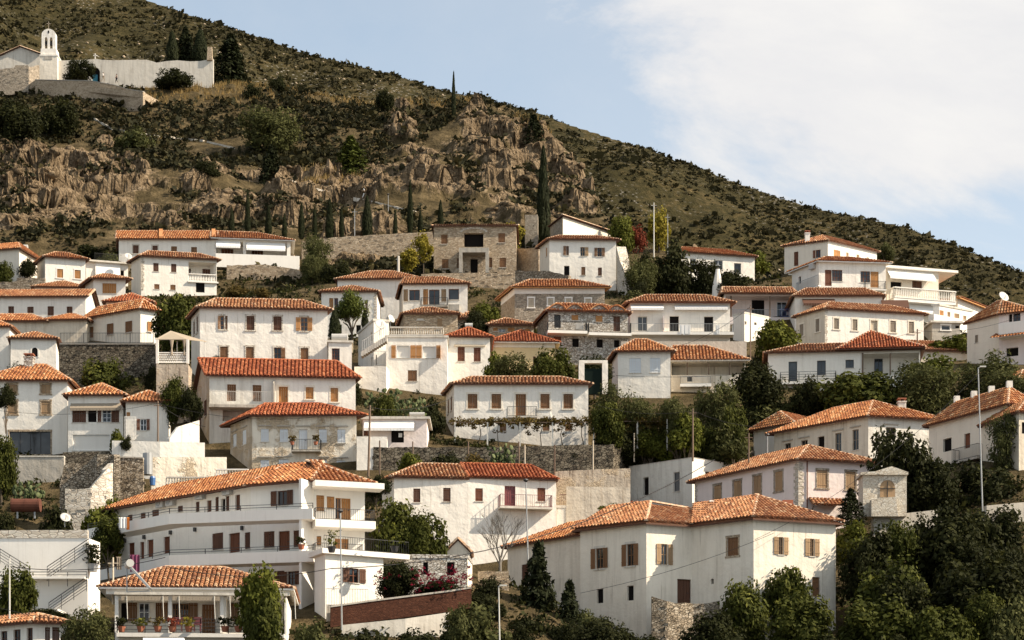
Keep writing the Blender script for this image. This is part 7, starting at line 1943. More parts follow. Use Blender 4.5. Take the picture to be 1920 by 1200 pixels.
# ------------------------------------------------------------------ walls, terraces, church
def wallrun(name, label, pts, s, hgt, thick, mat, cap=None, cat='wall', rough=0.0, foot=1.5):
    """free standing wall along picture points (x, y of its top, own scale optional)"""
    if name == 'path_wall':
        q_ = []
        for a, b in zip(pts[:-1], pts[1:]):
            n_ = max(1, int(abs(b[0] - a[0]) / 7))
            q_ += [(a[0] + (b[0] - a[0]) * k / n_, a[1] + (b[1] - a[1]) * k / n_) for k in range(n_)]
        pts = q_ + [pts[-1]]
    P = [pt(p[0], p[1], hit(p[0], p[1] + 4) if name == 'path_wall' else F / (p[2] if len(p) > 2 else s)) for p in pts]
    root = tag(empty(name, P[0] - UP * hgt, label, cat), kind='thing')
    r = random.Random(len(label)); m = MB(); c = MB()
    for i in range(len(P) - 1):
        a, b = P[i], P[i + 1]
        if name == 'path_wall' and abs(b.y - a.y) > 3: continue
        d = Vector((b.x - a.x, b.y - a.y, 0)); L = d.length; d.normalize(); n = Vector((-d.y, d.x, 0))
        k = max(1, int(L / 0.7)) if rough else 1
        hs_ = [r.uniform(-rough, rough * 0.3) if 0 < j < k else 0 for j in range(k + 1)]
        for j in range(k):
            p, q = a.lerp(b, j / k) + UP * hs_[j], a.lerp(b, (j + 1) / k) + UP * hs_[j + 1]
            f = UP * (hgt + foot)
            m.hexa([p - f, q - f, q - f + n * thick, p - f + n * thick, p, q, q + n * thick, p + n * thick])
        if cap: c.hexa([a - n * 0.06 + UP * 0.004, b - n * 0.06 + UP * 0.004, b + n * (thick + 0.06) + UP * 0.004, a + n * (thick + 0.06) + UP * 0.004] + [q + UP * 0.12 for q in (a - n * 0.06, b - n * 0.06, b + n * (thick + 0.06), a + n * (thick + 0.06))])
    m.build('masonry', mat, root, kind='stuff' if name == 'path_wall' else None); c.build('coping', cap or mat, root)
    # stones standing proud of the face
    if rough:
        st = MB()
        for i in range(len(P) - 1):
            a, b = P[i], P[i + 1]; d = Vector((b.x - a.x, b.y - a.y, 0)); L = d.length; d.normalize(); n = Vector((-d.y, d.x, 0))
            for _ in range(min(900, int(L * hgt * 2.4))):
                t = r.random(); z = r.random() * (hgt - 0.1); q = a.lerp(b, t) - UP * (z + 0.1)
                st.cv = r.random(); w, h_ = r.uniform(0.09, 0.26), r.uniform(0.07, 0.15)
                e = r.uniform(0.02, 0.07)
                st.hexa([q - d * w - UP * h_ - n * 0.0, q + d * w * 0.9 - UP * h_, q + d * w * 0.9 - UP * h_ + n * 0.1, q - d * w - UP * h_ + n * 0.1,
                         q - d * w * 0.85 + UP * h_ * 0.9 - n * e, q + d * w - n * e + UP * h_, q + d * w + UP * h_ + n * 0.1, q - d * w * 0.85 + UP * h_ + n * 0.1])
        st.build('stones', mat, root, kind='stuff')
    return root, P

def extrude(mb, poly, Y0, Y1, zn=ZI, s=None):
    """prism from a picture outline between two depths (outline measured at Y0)"""
    A = [pt(*zn(*p), Y0) for p in poly]; B = [Vector((p.x, Y1, p.z)) for p in A]
    mb.face(A); mb.face(B[::-1])
    for i in range(len(A)):
        j = (i + 1) % len(A); mb.face([A[j], A[i], B[i], B[j]])

YC = F / 9.6
# church
root = empty('church', pt(*ZA(150, 560), YC + 6), 'whitewashed hillside church with low tiled gable roof', 'church')
m = MB(); extrude(m, [(-260, 600), (-260, 520), (0, 412), (150, 350), (300, 398), (300, 600)], YC + 6, YC + 16, ZA); m.build('wall', 'concrete_pale', root)
A = [pt(*ZA(*p), YC + 5.6) + UP * 0.05 for p in ((-270, 530), (150, 346), (305, 402))]; B = [q + Vector((0, 11, 0)) for q in A]
finish_roof(root, [[A[0], B[0], B[1], A[1]], [B[2], A[2], A[1], B[1]]], [(A[1], B[1]), (A[0], A[1]), (A[1], A[2])], 'tile_old', 'wood_dark', 33)
wallrun('stone_wall', 'grey stone yard wall in front of the church', [(-70, 134, 9.75), (26, 127, 9.75), (29, 122, 9.75), (52, 122, 9.75), (54, 125, 9.75), (74, 122, 9.7)], 9.7, 3.6, 0.5, 'stone_grey', rough=0.2)
# bell tower
root = empty('bell_tower', pt(*ZA(365, 575), YC), 'white bell tower with two arched bell openings and a cross on top', 'tower')
m = MB(); extrude(m, [(300, 600), (300, 415), (430, 415), (430, 600)], YC, YC + 3.0, ZA); m.build('shaft', 'plaster_lived', root)
m = MB(); extrude(m, [(296, 418), (296, 408), (434, 408), (434, 418)], YC - 0.1, YC + 3.1, ZA); extrude(m, [(304, 407), (306, 364), (422, 364), (426, 407)], YC + 0.3, YC + 2.6, ZA); m.build('upper_stage', 'plaster_lime', root)
m = MB()
for a, b in ((312, 334), (356, 372), (394, 417)): extrude(m, [(a, 364), (a, 296), (b, 296), (b, 364)], YC + 0.7, YC + 2.0, ZA)
arc = lambda cx, cy, rx, ry, t0, t1, n=8: [(cx + rx * cos(t0 + (t1 - t0) * k / n), cy - ry * sin(t0 + (t1 - t0) * k / n)) for k in range(n + 1)]
bl = [(312, 296), (334, 296)] + arc(345, 296, 11, 18, pi, 0) + [(356, 296), (372, 296)] + arc(383, 296, 11, 18, pi, 0) + [(394, 296), (417, 296)] + arc(364.5, 262, 52.5, 46, 0, pi, 14)
extrude(m, bl, YC + 0.7, YC + 2.0, ZA); m.build('belfry', 'plaster_lime', root)
m = MB()
for cx_ in (345, 383): c_ = pt(*ZA(cx_, 322), YC + 1.3); m.lathe(c_ - UP * 0.5, [(0.42, 0), (0.32, 0.3), (0.26, 0.7), (0.08, 0.9)], 10)
m.build('bell', 'metal_dark', root)
c_ = pt(*ZA(364, 240), YC + 0.69); m = MB(); m.lathe(c_ - Vector((0, 0.01, 0)), [(0.15, 0), (0.15, 0.015)], 10, (Vector((1, 0, 0)), Vector((0, 0, 2.2)), Vector((0, -1, 0)))); m.build('oculus', 'dark_void', root)
m = MB(); c_ = pt(*ZA(365, 216), YC + 1.3); m.bar(c_, c_ + UP * 1.5, 0.1); m.bar(c_ + Vector((-0.45, 0, 1.0)), c_ + Vector((0.45, 0, 1.0)), 0.1); m.build('cross', 'stone_grey', root)
m = MB(); extrude(m, [(332, 445), (332, 415), (392, 415), (392, 445)], YC - 0.07, YC - 0.01, ZA); m.build('plaque', 'concrete', root)
# church yard wall with arched gate
root = empty('churchyard_wall', pt(*ZA(900, 610), YC - 2), 'whitewashed churchyard wall with arched blue gate', 'wall')
m = MB()
top = [(430, 455), (520, 452), (690, 445), (715, 440), (760, 448), (860, 452), (980, 449), (1100, 448), (1140, 458), (1175, 470), (1250, 458), (1330, 452), (1420, 460), (1500, 458), (1555, 448), (1600, 440)]
extrude(m, [(430, 640), *top[:3], (690, 640)], YC + 1, YC + 1.7, ZA)
extrude(m, [(690, 560), (690, 445), *top[3:5], (752, 640), (750, 640)] + arc(718, 545, 32, 40, 0, pi, 10), YC + 1, YC + 1.7, ZA)
for i in range(4, len(top) - 1): extrude(m, [(top[i][0], 660), top[i], top[i + 1], (top[i + 1][0], 660)], YC + 1, YC + 1.7, ZA)
m.build('masonry', 'concrete_pale', root)
m = MB(); extrude(m, [(688, 640), (688, 545)] + arc(718, 545, 31, 39, pi, 0, 8) + [(749, 640)], YC + 1.5, YC + 1.65, ZA); m.build('gate', 'dark_void', root)
m = MB(); extrude(m, [(692, 640), (692, 560), (732, 560), (732, 640)], YC + 1.35, YC + 1.45, ZA); m.build('gate_leaf', 'teal_paint', root)
m = MB(); c_ = pt(*ZA(714, 440), YC + 1.3); m.bar(c_, c_ + UP * 1.0, 0.16); m.bar(c_ + Vector((-0.4, 0, 0.62)), c_ + Vector((0.4, 0, 0.62)), 0.16); m.build('cross', 'plaster_white', root)
m = MB(); extrude(m, [(1552, 450), (1556, 352), (1588, 350), (1592, 450)], YC + 0.6, YC + 1.6, ZA); m.build('pillar', 'stone_tan', root)
# plinth under the tower
wallrun('plinth_wall', 'stone plinth wall under the bell tower curving down to the path', [(66, 150, 9.8), (118, 151, 9.9), (170, 152, 9.95), (215, 160, 10.0), (240, 168, 10.05), (268, 172, 10.1)], 9.9, 3.2, 0.6, 'stone_tan', 'concrete', rough=0.1, foot=3)
m = MB(); P_ = [pt(66, 151, F / 9.8), pt(268, 173, F / 10.1)]
m.hexa([P_[0] - UP, P_[1] - UP, P_[1] + Vector((4, 14, -1)), P_[0] + Vector((-10, 14, -1)), P_[0] + UP * 0.1, P_[1] + UP * 0.1, P_[1] + Vector((4, 14, 1.5)), P_[0] + Vector((-10, 14, 0.4))])
o = m.build('churchyard_path', 'stone_tan'); tag(o, kind='structure')

# ---- retaining walls and terraces of the village
W_ = wallrun
W_('retaining_wall', 'long pale stone retaining wall below the row of cypresses', [(566, 452), (600, 447), (700, 440), (786, 436), (815, 434)], 13.7, 2.6, 0.6, 'stone_tan', rough=0.08, foot=4)
W_('retaining_wall', 'stone wall at the foot of the square stone house', [(790, 514), (812, 512), (968, 511)], 14.8, 2.4, 0.6, 'stone_tan', rough=0.08, foot=3)
W_('retaining_wall', 'stone wall between square stone house and white house', [(966, 466, 14.3), (1010, 465, 14.5)], 14.4, 2.6, 0.6, 'stone_tan', rough=0.1, foot=4)
W_('retaining_wall', 'low stone wall in front of the white house steps', [(966, 507, 15.2), (1030, 508, 15.3), (1066, 516, 15.4)], 15.2, 1.8, 0.6, 'stone_rubble', rough=0.1, foot=3)
W_('buttress', 'sloping stone buttress at the right side of the white house', [(1156, 462, 14.9), (1162, 488, 15.0), (1180, 530, 15.1)], 15, 3.0, 1.2, 'stone_ashlar', cat='buttress', foot=2)
W_('retaining_wall', 'rough stone wall carrying the terrace of the long house', [(425, 497, 14.1), (500, 496, 14.1), (545, 503, 14.1), (566, 508, 14.2)], 14.1, 3.2, 0.6, 'stone_tan', rough=0.1, foot=4)
W_('garden_wall', 'rubble wall at the left edge below the cream corner house', [(-20, 529), (32, 527), (34, 521), (84, 521)], 15.2, 1.7, 0.5, 'stone_rubble', rough=0.1)
W_('terrace_wall', 'brown stone terrace wall under the roadside house', [(112, 646), (290, 646)], 18.5, 3.0, 0.8, 'stone_dark', 'concrete', rough=0.06, foot=3)
r0_, P = W_('terrace_fence', 'thin dark railing on the terrace under the roadside house', [(113, 643), (288, 643)], 18.6, 0.05, 0.1, 'concrete', cat='railing', foot=0)
m = MB(); bars_between(m, P[0], P[1], P[0].z, P[0].z + 1.0, 0.15, post=2.2); m.build('bars', 'metal_dark', r0_)
W_('ruined_wall', 'ruined rubble wall stepping down beside the yellow green shrub', [(112, 910, 22.6), (120, 872, 22.6), (170, 862, 22.6), (182, 852, 22.7), (212, 852, 22.7), (214, 856, 22.9)], 22.6, 3.6, 0.5, 'stone_rubble', rough=0.35, foot=2)
W_('ruined_wall', 'square end of ruined rubble building with flat coping', [(213, 858, 22.6), (268, 860, 22.6)], 22.6, 3.8, 0.5, 'stone_rubble', 'concrete', rough=0.1, foot=2)
W_('ruined_wall', 'low pale rubble wall below the ruin', [(122, 916, 23.2), (170, 915, 23.2), (200, 880, 23.1), (212, 868, 23.0)], 23, 2.4, 0.5, 'stone_ashlar', rough=0.3, foot=2)
W_('retaining_wall', 'brown concrete retaining wall under the glazed doors', [(-20, 857), (120, 857)], 21.4, 2.9, 0.5, 'concrete', 'concrete_pale', foot=3)
W_('garden_wall', 'grey block wall below the garage', [(118, 848), (205, 846)], 21.2, 1.5, 0.4, 'stone_dark', foot=2)
W_('yard_wall', 'white yard wall with sloping steps below the lattice screen', [(210, 826, 21.3), (300, 828, 21.3), (384, 830, 21.2)], 21.3, 1.8, 0.4, 'plaster_white', foot=1.5)
W_('yard_wall', 'rendered stone wall with two small holes left of the old beige house', [(284, 857, 21.9), (425, 857, 21.7)], 21.9, 2.6, 0.5, 'plaster_old', foot=3)
W_('yard_wall', 'grey white parapet climbing to the red roofed house', [(318, 822, 20.9), (335, 800, 20.8), (374, 788, 20.6)], 20.8, 2.2, 0.3, 'plaster_aged', foot=2)
r0_, P = W_('balustrade', 'white balustrade on the terrace left of the old beige house', [(312, 913, 22.3), (400, 913, 22.3)], 22.3, 0.2, 0.3, 'plaster_white', cat='balustrade')
m = MB(); balusters_between(m, P[0], P[1], P[0].z, P[0].z + 0.85, 0.22); m.build('balusters', 'concrete_pale', r0_)
r0_, P = W_('balustrade', 'short white balustrade at the corner of the old beige house', [(406, 896, 22.2), (466, 897, 22.2)], 22.2, 0.25, 0.3, 'plaster_white', cat='balustrade')
m = MB(); balusters_between(m, P[0], P[1], P[0].z, P[0].z + 0.75, 0.22); m.build('balusters', 'paint_white', r0_)
W_('retaining_wall', 'dark stone retaining wall with wooden posts below the vine pergola', [(965, 836, 20.4), (1150, 833, 20.35), (1181, 833, 19.85), (1275, 832, 19.85)], 20.4, 2.4, 0.6, 'stone_dark', rough=0.08, foot=2)
W_('retaining_wall', 'stained concrete wall right of the two tone roof house', [(1040, 884), (1120, 880), (1182, 878)], 22.0, 1.9, 0.4, 'plaster_stained', foot=2)
W_('retaining_wall', 'lower stained concrete wall behind the maroon railing', [(1062, 912), (1182, 914)], 22.2, 2.0, 0.4, 'plaster_beige', foot=2)
W_('garden_wall', 'dark stone wall with vines behind the wire fence', [(700, 838), (970, 838)], 21.2, 2.0, 0.4, 'stone_dark', rough=0.08, foot=2)
r0_, P = W_('brick_wall', 'long brown brick garden wall descending below the annex', [(620, 1139, 27.6), (690, 1129, 27.5), (770, 1119, 27.4), (842, 1110, 27.3), (884, 1103, 27.2)], 27.4, 1.35, 0.25, 'brick_red', 'concrete', foot=0.0)
W_('footing_wall', 'white concrete footing under the brick wall', [(640, 1172, 27.7), (760, 1160, 27.6), (842, 1148, 27.4)], 27.6, 1.0, 0.4, 'concrete_pale', foot=1.5)
r0_, P = W_('wire_fence', 'grey metal fence in front of the annex', [(612, 1135, 27.5), (690, 1128, 27.4)], 27.5, 0.1, 0.1, 'concrete', cat='fence', foot=1)
m = MB(); bars_between(m, P[0], P[1], P[0].z, P[0].z + 1.15, 0.17); m.build('bars', 'metal_galv', r0_)
W_('garden_wall', 'tan stone garden wall left of the stepped house wing', [(896, 1071), (954, 1070)], 25.6, 1.8, 0.4, 'stone_tan', rough=0.06, foot=2)
W_('retaining_wall', 'concrete parapet wall under the stone shrine', [(1638, 966, 24.2), (1700, 962, 24.1), (1765, 955, 24.0)], 24.1, 1.1, 0.5, 'concrete', foot=0.6)
W_('foundation_wall', 'dark rough stone footing of the stepped house courtyard', [(1222, 1118, 25.4), (1250, 1127, 25.4), (1300, 1132, 25.2), (1350, 1126, 25.2)], 25.3, 2.6, 0.6, 'stone_rubble', rough=0.12, foot=3)
W_('parapet_wall', 'concrete parapet at the right edge behind the lamp post', [(1850, 948, 24.4), (1960, 938, 24.2)], 24.3, 0.9, 0.4, 'concrete', foot=0.6)
W_('path_wall', 'white path wall with railing on the slope above the cliff', [(446, 299, 11.5), (468, 291, 11.5), (526, 296, 11.6), (594, 292, 11.6)], 11.5, 0.5, 0.4, 'plaster_cream', foot=0.3)
W_('path_wall', 'pale stepped path edge running down the cliff', [(545, 337, 11.9), (590, 352, 12.0), (640, 365, 12.1), (700, 377, 12.2), (775, 395, 12.4)], 12, 0.4, 0.5, 'stone_ashlar', foot=0.2)
W_('path_wall', 'pale dry stone path edge below the church', [(160, 212, 10.6), (210, 240, 10.8), (290, 253, 11.0), (380, 262, 11.1), (440, 276, 11.2)], 11, 0.35, 0.5, 'stone_ashlar', foot=0.2)
W_('terrace_edge', 'ivy grown rendered base carrying the pergola', [(293, 683, 19.6), (353, 683, 19.6)], 19.6, 4.5, 2.4, 'plaster_stained', cat='base', foot=2)
W_('terrace_wall', 'dark stone wall under the long garden trellis on the right', [(1276, 840, 19.8), (1415, 845, 19.7)], 19.8, 0.6, 0.5, 'stone_dark', rough=0.1, foot=2)
W_('yard_wall', 'grey concrete wall below the awning house', [(1165, 640, 17.9), (1400, 640, 17.8)], 17.9, 1.6, 0.5, 'concrete', foot=2)

# stone shrine with pediment
root = empty('stone_shrine', pt(1660, 965, F / 24.2), 'pale stone shrine gate with pediment and arched window', 'shrine'); Ys_ = F / 24.2
m = MB()
extrude(m, [(1648, 968), (1648, 886), (1700, 886), (1700, 968)], Ys_, Ys_ + 2.2); extrude(m, [(1618, 968), (1618, 886), (1647.6, 886), (1647.6, 968)], Ys_ + 0.02, Ys_ + 2.2); m.build('wall', 'stone_pale', root)
m = MB(); extrude(m, [(1614, 890), (1614, 885), (1640, 884), (1672, 874), (1703, 885), (1703, 890)], Ys_ - 0.25, Ys_ + 2.3); m.build('pediment', 'stone_pale', root)
m = MB(); extrude(m, [(1650, 932), (1650, 914)] + arc(1664, 914, 14, 14, pi, 0, 10) + [(1678, 932)], Ys_ - 0.03, Ys_ - 0.005); w_ = m.build('window', 'wood_tan', root)
m = MB(); c_ = pt(1664, 916, Ys_ - 0.06); m.bar(c_ + UP * 0.55, c_ - UP * 0.65, 0.05); m.bar(c_ - Vector((0.6, 0, 0)), c_ + Vector((0.6, 0, 0)), 0.05); m.build('mullion', 'metal_dark', w_)
m = MB()
for k in range(12):
    p = [pt(1664 - r_ * cos(t), 914 - r_ * sin(t), Ys_ - 0.09) for t in (pi * k / 12 + 0.01, pi * (k + 1) / 12 - 0.01) for r_ in (14, 18.5)]; m.face([p[0], p[1], p[3], p[2]])
m.build('arch_stones', 'stone_ashlar', w_)
m = MB(); extrude(m, [(1634, 968), (1634, 936), (1680, 931), (1684, 968)], Ys_ - 0.8, Ys_ - 0.02); m.build('low_wall', 'stone_pale', root)

# pergola with canvas
Yp = F / 19.5; root = empty('pergola', pt(320, 682, Yp), 'white terrace pergola with beige canvas roof and tied curtains', 'pergola')
m = MB(); A = [pt(291, 636, Yp), pt(352, 636, Yp), pt(388, 640, Yp + 3.2), pt(320, 620, Yp + 3.2)]; B = [q - UP * 0.06 for q in A]; m.hexa(B + A); m.build('canvas', 'cloth_canvas', root)
for x in (295, 352): m = MB(); q = pt(x, 640, Yp); m.box(q - UP * 1.0, 0.12, 0.12, 1.15); m.build('post', 'paint_white', root)
for x in (332, 384): m = MB(); q = pt(x, 640, Yp + 3); m.bar(q - UP * 2.0, q, 0.08); m.build('post', 'paint_white', root)
m = MB(); a_, b_ = pt(294, 680, Yp), pt(352, 680, Yp)
for j in range(4):
    for k in range(14): m.bar(a_.lerp(b_, (k + 0.5 * (j % 2)) / 14.5) + UP * (0.12 + j * 0.21), a_.lerp(b_, (k + 0.8 + 0.5 * (j % 2)) / 14.5) + UP * (0.12 + j * 0.21), 0.06, 0.13)
m.bar(a_ + UP * 0.02, b_ + UP * 0.02, 0.1); m.bar(a_ + UP * 0.95, b_ + UP * 0.95, 0.1); m.build('parapet', 'paint_white', root)
for x in (322, 346): m = MB(); q = pt(x, 636, Yp); m.lathe(q - UP * 1.5, [(0.14, 0), (0.07, 0.6), (0.2, 1.4)], 7); m.build('curtain', 'cloth_canvas', root)
# vine pergola posts with a trained vine
for k, (x0, x1, y, s_, lab) in enumerate(((845, 1105, 792, 20.05, 'trained vine on a post frame in front of the garden house'), (1105, 1285, 790, 20.05, 'trained vine on white posts right of the garden house'))):
    root = empty('vine_trellis', pt(x0, y + 40, F / s_), lab, 'trellis'); m = MB()
    n_ = 5 if k == 0 else 3
    for j in range(n_):
        q = pt(x0 + 8 + (x1 - x0 - 16) * j / (n_ - 1), y, F / s_); p_ = MB(); p_.bar(q - UP * 2.6, q, 0.13); p_.build('post', 'metal_pale', root)
    m.bar(pt(x0, y, F / s_), pt(x1, y, F / s_), 0.06); m.bar(pt(x0, y, F / s_ + 1.5), pt(x1, y, F / s_ + 1.5), 0.06); m.build('frame', 'wood_pole', root)
    rv = np.random.RandomState(k + 3); C = np.array([tuple(pt(rv.uniform(x0, x1), y + rv.normal() * 3 + (abs(rv.normal()) * 9 if rv.rand() < 0.35 else 0), F / s_ + rv.uniform(-0.2, 1.6)) - ORG[root.name]) for _ in range(230 if k == 0 else 260)])
    V, Fq, tv = cards(C, np.full(len(C), 0.36), 22, 0.9, 0.26, 20 + k); o = bpy.data.objects.new('vine_leaves', np_mesh('vine_leaves', V, Fq, 'leaf_vine', tv=tv)); COL.objects.link(o); o.parent = root; tag(o, kind='stuff')
    m = MB()
    for j in range(7):
        m = MB(); q = pt(x0 + 10 + (x1 - x0 - 20) * j / 6, y + 45, F / s_ + 0.5); t_ = pt(x0 + 10 + (x1 - x0 - 20) * j / 6 + RND.uniform(-6, 6), y, F / s_ + 0.4); mid = q.lerp(t_, 0.5) + Vector((RND.uniform(-0.3, 0.3), 0, 0)); m.tube(q, mid, 0.05, 0.04, 5); m.tube(mid, t_, 0.04, 0.03, 5); m.build('vine_stem', 'bark', root)

# ------------------------------------------------------------------ poles, lamps, dishes, tanks
def pole(x, y0, y1, s, label, mat='wood_pole', r=0.09, lamp=None, name='utility_pole', x1=None):
    Y = F / s; a, b = pt(x1 or x, y1, Y), pt(x, y0, Y); root = empty(name, a, label, 'lamp post' if lamp else 'pole')
    m = MB(); m.tube(a - UP * 1.5, b, r, r * 0.7, 8); m.build('shaft', mat, root)
    m = MB()
    if lamp == 'arm': m.bar(b, b + Vector((0.35, -0.3, 0.05)), 0.06); m.box(b + Vector((0.3, -0.3, 0.04)), 0.24, 0.1, 0.05); m.build('lamp_head', 'metal_pale', root)
    elif lamp: m.lathe(b, [(0.05, 0), (0.2, 0.12), (0.16, 0.22), (0.03, 0.26)], 8); m.build('lamp_head', 'metal_dark', root)
    else: m.bar(b - Vector((0.35, 0, 0.4)), b - Vector((-0.35, 0, 0.4)), 0.07); m.build('crossarm', mat, root)
    return b
p1 = pole(1834, 690, 946, 24.0, 'tall grey lamp post on the right in front of dark trees', 'metal_galv', 0.065, 'arm', 'lamp_post', x1=1843)
p2 = pole(935, 1100, 1220, 28.5, 'pale lamp post at the bottom centre', 'metal_pale', 0.055, 'arm', 'lamp_post', x1=938)
p3 = pole(986, 904, 1012, 25.4, 'thin lamp post in front of the maroon balcony', 'metal_galv', 0.06, 'top', 'lamp_post', x1=990)
p4 = pole(638, 962, 1140, 27.8, 'thin grey lamp post in front of the guest house corner', 'metal_galv', 0.06, 'top', 'lamp_post', x1=641)
p5 = pole(296, 752, 845, 21.1, 'wooden utility pole in front of the small white house')
p6 = pole(694, 760, 878, 21.7, 'leaning wooden pole right of the old beige house', r=0.11, x1=690)
p7 = pole(1226, 380, 462, 13.5, 'tall pale pole above the village beside the yellow tree', 'metal_pale', 0.09)
p8 = pole(1252, 402, 474, 13.6, 'thin pole right of the tall pale pole', 'metal_galv', 0.05)
p9 = pole(1299, 766, 834, 20.7, 'wooden pole with insulators on the green slope'); p10 = pole(1407, 572, 650, 17.8, 'dark pole in front of the porch house', r=0.07); p11 = pole(1720, 617, 660, 17.9, 'dark pole in front of the cream white house', r=0.1)
p12 = pole(18, 1046, 1130, 28.8, 'white thin pole in front of the stair building', 'metal_pale', 0.06); p13 = pole(212, 1045, 1092, 27.6, 'bamboo coloured pole before the guest house balcony', 'wood_cream', 0.08); pole(728, 366, 384, 12.4, 'small lamp on the cliff path', 'metal_galv', 0.05, 'top', 'lamp_post'); pole(747, 480, 516, 15.0, 'concrete post under the yellow vine', 'concrete_pale', 0.2); pole(665, 392, 443, 13.4, 'thin grey pole between the cypresses', 'metal_galv', 0.06)
pole(1439, 818, 850, 21.2, 'short lamp post in front of the white annex', 'metal_galv', 0.06, 'top', 'lamp_post'); pole(1404, 812, 862, 21.4, 'dark wooden post left of the white annex', r=0.08)
for k, (x, y0, y1, s_, mat) in enumerate(((1112, 826, 872, 20.6, 'wood_cream'), (1189, 812, 850, 20.1, 'wood_cream'), (1251, 786, 828, 20.1, 'metal_pale'), (973, 828, 872, 21.8, 'wood_pole'), (984, 834, 872, 21.8, 'wood_cream'), (712, 826, 876, 21.7, 'wood_pole'), (774, 828, 872, 21.8, 'wood_pole'), (878, 828, 872, 21.8, 'wood_pole'), (1040, 834, 880, 21.9, 'wood_pole'))):
    Y = F / s_; m = MB(); m.tube(pt(x, y1, Y) - UP * 0.8, pt(x, y0, Y), 0.07, 0.06, 7); tag(m.build('fence_post', mat), '%s post of the garden fence above the two tone roof house, counted from the right' % ('second third first fifth fourth ninth eighth seventh sixth'.split()[[1, 0, 2, 4, 3, 8, 7, 6, 5][k]] if False else ['third', 'second', 'first', 'sixth', 'fifth', 'ninth', 'eighth', 'seventh', 'fourth'][k]), 'post', 'garden fence posts')
def wire(a, b, sag, label, r=0.02):
    m = MB(); n_ = 14; prev = None
    for k in range(n_ + 1):
        t = k / n_; q = a.lerp(b, t) - UP * (4 * sag * t * (1 - t))
        if prev is not None: m.tube(prev, q, r, r, 4, cap=False)
        prev = q
    tag(m.build('power_cable', 'wire_black'), label, 'cable')
P3 = lambda x, y, s_: pt(x, y, F / s_)
wire(P3(620, 1066, 27.9), P3(1340, 862, 23.5), 2.0, 'long black cable from the guest house up to the white cube house', 0.03); wire(P3(310, 1062, 28.2), P3(620, 1066, 27.9), 0.6, 'black cable in front of the guest house lower balcony', 0.025); wire(P3(15, 1062, 28.5), P3(310, 1045, 28.2), 0.5, 'black cable before the stair building', 0.025)
wire(P3(1088, 1112, 26.2), P3(1450, 1000, 26.0), 0.4, 'thin cable across the stepped house front', 0.015); wire(P3(1415, 1012, 25.6), P3(1835, 700, 24.2), 1.2, 'thin cable from the stepped house to the tall lamp post', 0.015); wire(P3(1240, 655, 18.2), P3(1407, 575, 17.9), 0.8, 'pale double cable in front of the awning house', 0.02); wire(P3(296, 756, 21.2), P3(385, 800, 21.2), 0.3, 'cable from the wooden pole to the old beige house'); wire(P3(0, 770, 21.3), P3(296, 756, 21.2), 0.6, 'cable across the white houses at left', 0.015)
wire(P3(1155, 704, 19.0), P3(1380, 702, 18.9), 0.2, 'cable over the green slope', 0.02); wire(P3(1226, 384, 13.5), P3(1520, 470, 14.6), 1.5, 'thin cable from the tall pale pole', 0.012)
for k, (a_, b_, sg, lb) in enumerate((((1720, 620, 18.0), (1500, 650, 18.2), 0.6, 'cable from the dark pole left over the veranda house'), ((1720, 620, 18.0), (1920, 590, 17.8), 0.7, 'cable from the dark pole to the right edge'), ((694, 764, 21.8), (850, 745, 20.2), 0.6, 'cable from the leaning pole to the garden house'), ((694, 764, 21.8), (296, 756, 21.4), 1.2, 'long cable between the two wooden poles'), ((1299, 770, 20.8), (1120, 760, 20.4), 0.5, 'cable from the insulator pole to the garden house'), ((1299, 770, 20.8), (1460, 800, 20.9), 0.5, 'cable from the insulator pole to the annex'), ((0, 1140, 29.2), (220, 1165, 29.4), 0.3, 'cable at the lower left before the olive tree'))): wire(P3(*a_), P3(*b_), sg, lb, 0.016)

def dish(x, y, s, r, label, ax=0.4):
    Y = F / s; c = pt(x, y, Y); root = empty('satellite_dish', c - UP * r * 1.6, label, 'satellite dish'); Z = Vector((ax, -0.8, 0.45)).normalized(); X = Z.cross(UP).normalized(); m = MB(); m.lathe(c, [(0.02, -0.03), (r * 0.6, r * 0.06), (r, r * 0.22), (r * 0.98, r * 0.25), (r * 0.58, r * 0.1), (0.02, 0.02)], 14, (X, Z.cross(X), Z)); m.build('reflector', 'plastic_white', root, smooth=True)
    m = MB(); m.bar(c - Z * 0.05, c - UP * r * 1.6 - Z * 0.1, 0.05); m.bar(c - UP * r * 0.8, c + Z * r * 0.9, 0.03); m.build('mast', 'metal_galv', root)
dish(713, 609, 18.6, 0.62, 'large white satellite dish beside the roof terrace'); dish(1881, 557, 17.2, 0.62, 'white satellite dish on the roof at the right edge'); dish(122, 971, 24.6, 0.4, 'white satellite dish below the ruined wall'); dish(240, 481, 14.3, 0.5, 'dark seen satellite dish on the flat annex roof'); dish(1032, 781, 20.0, 0.45, 'satellite dish turned sideways in front of the garden house', 3.0); dish(733, 598, 18.5, 0.45, 'small satellite dish at the corner of the roof terrace', 0.9)
def tank(x0, x1, y0, y1, s, mat, label):
    Y = F / s; a, b = pt(x0, (y0 + y1) / 2, Y), pt(x1, (y0 + y1) / 2, Y); r = (y1 - y0) / s / 2; root = empty('water_tank', a.lerp(b, 0.5) - UP * r, label, 'tank'); m = MB(); m.tube(a, b, r, r, 16); m.build('drum', mat, root, smooth=False)
    m = MB()
    for t in (0.05, 0.5, 0.95): q = a.lerp(b, t); m.tube(q - Vector((0.04, 0, 0)), q + Vector((0.04, 0, 0)), r * 1.03, r * 1.03, 16)
    m.build('hoop', mat, root); m = MB()
    for t in (0.2, 0.8): q = a.lerp(b, t); m.bar(q - UP * r * 0.8, q - UP * (r + 0.5), 0.12)
    m.build('cradle', 'metal_galv', root)
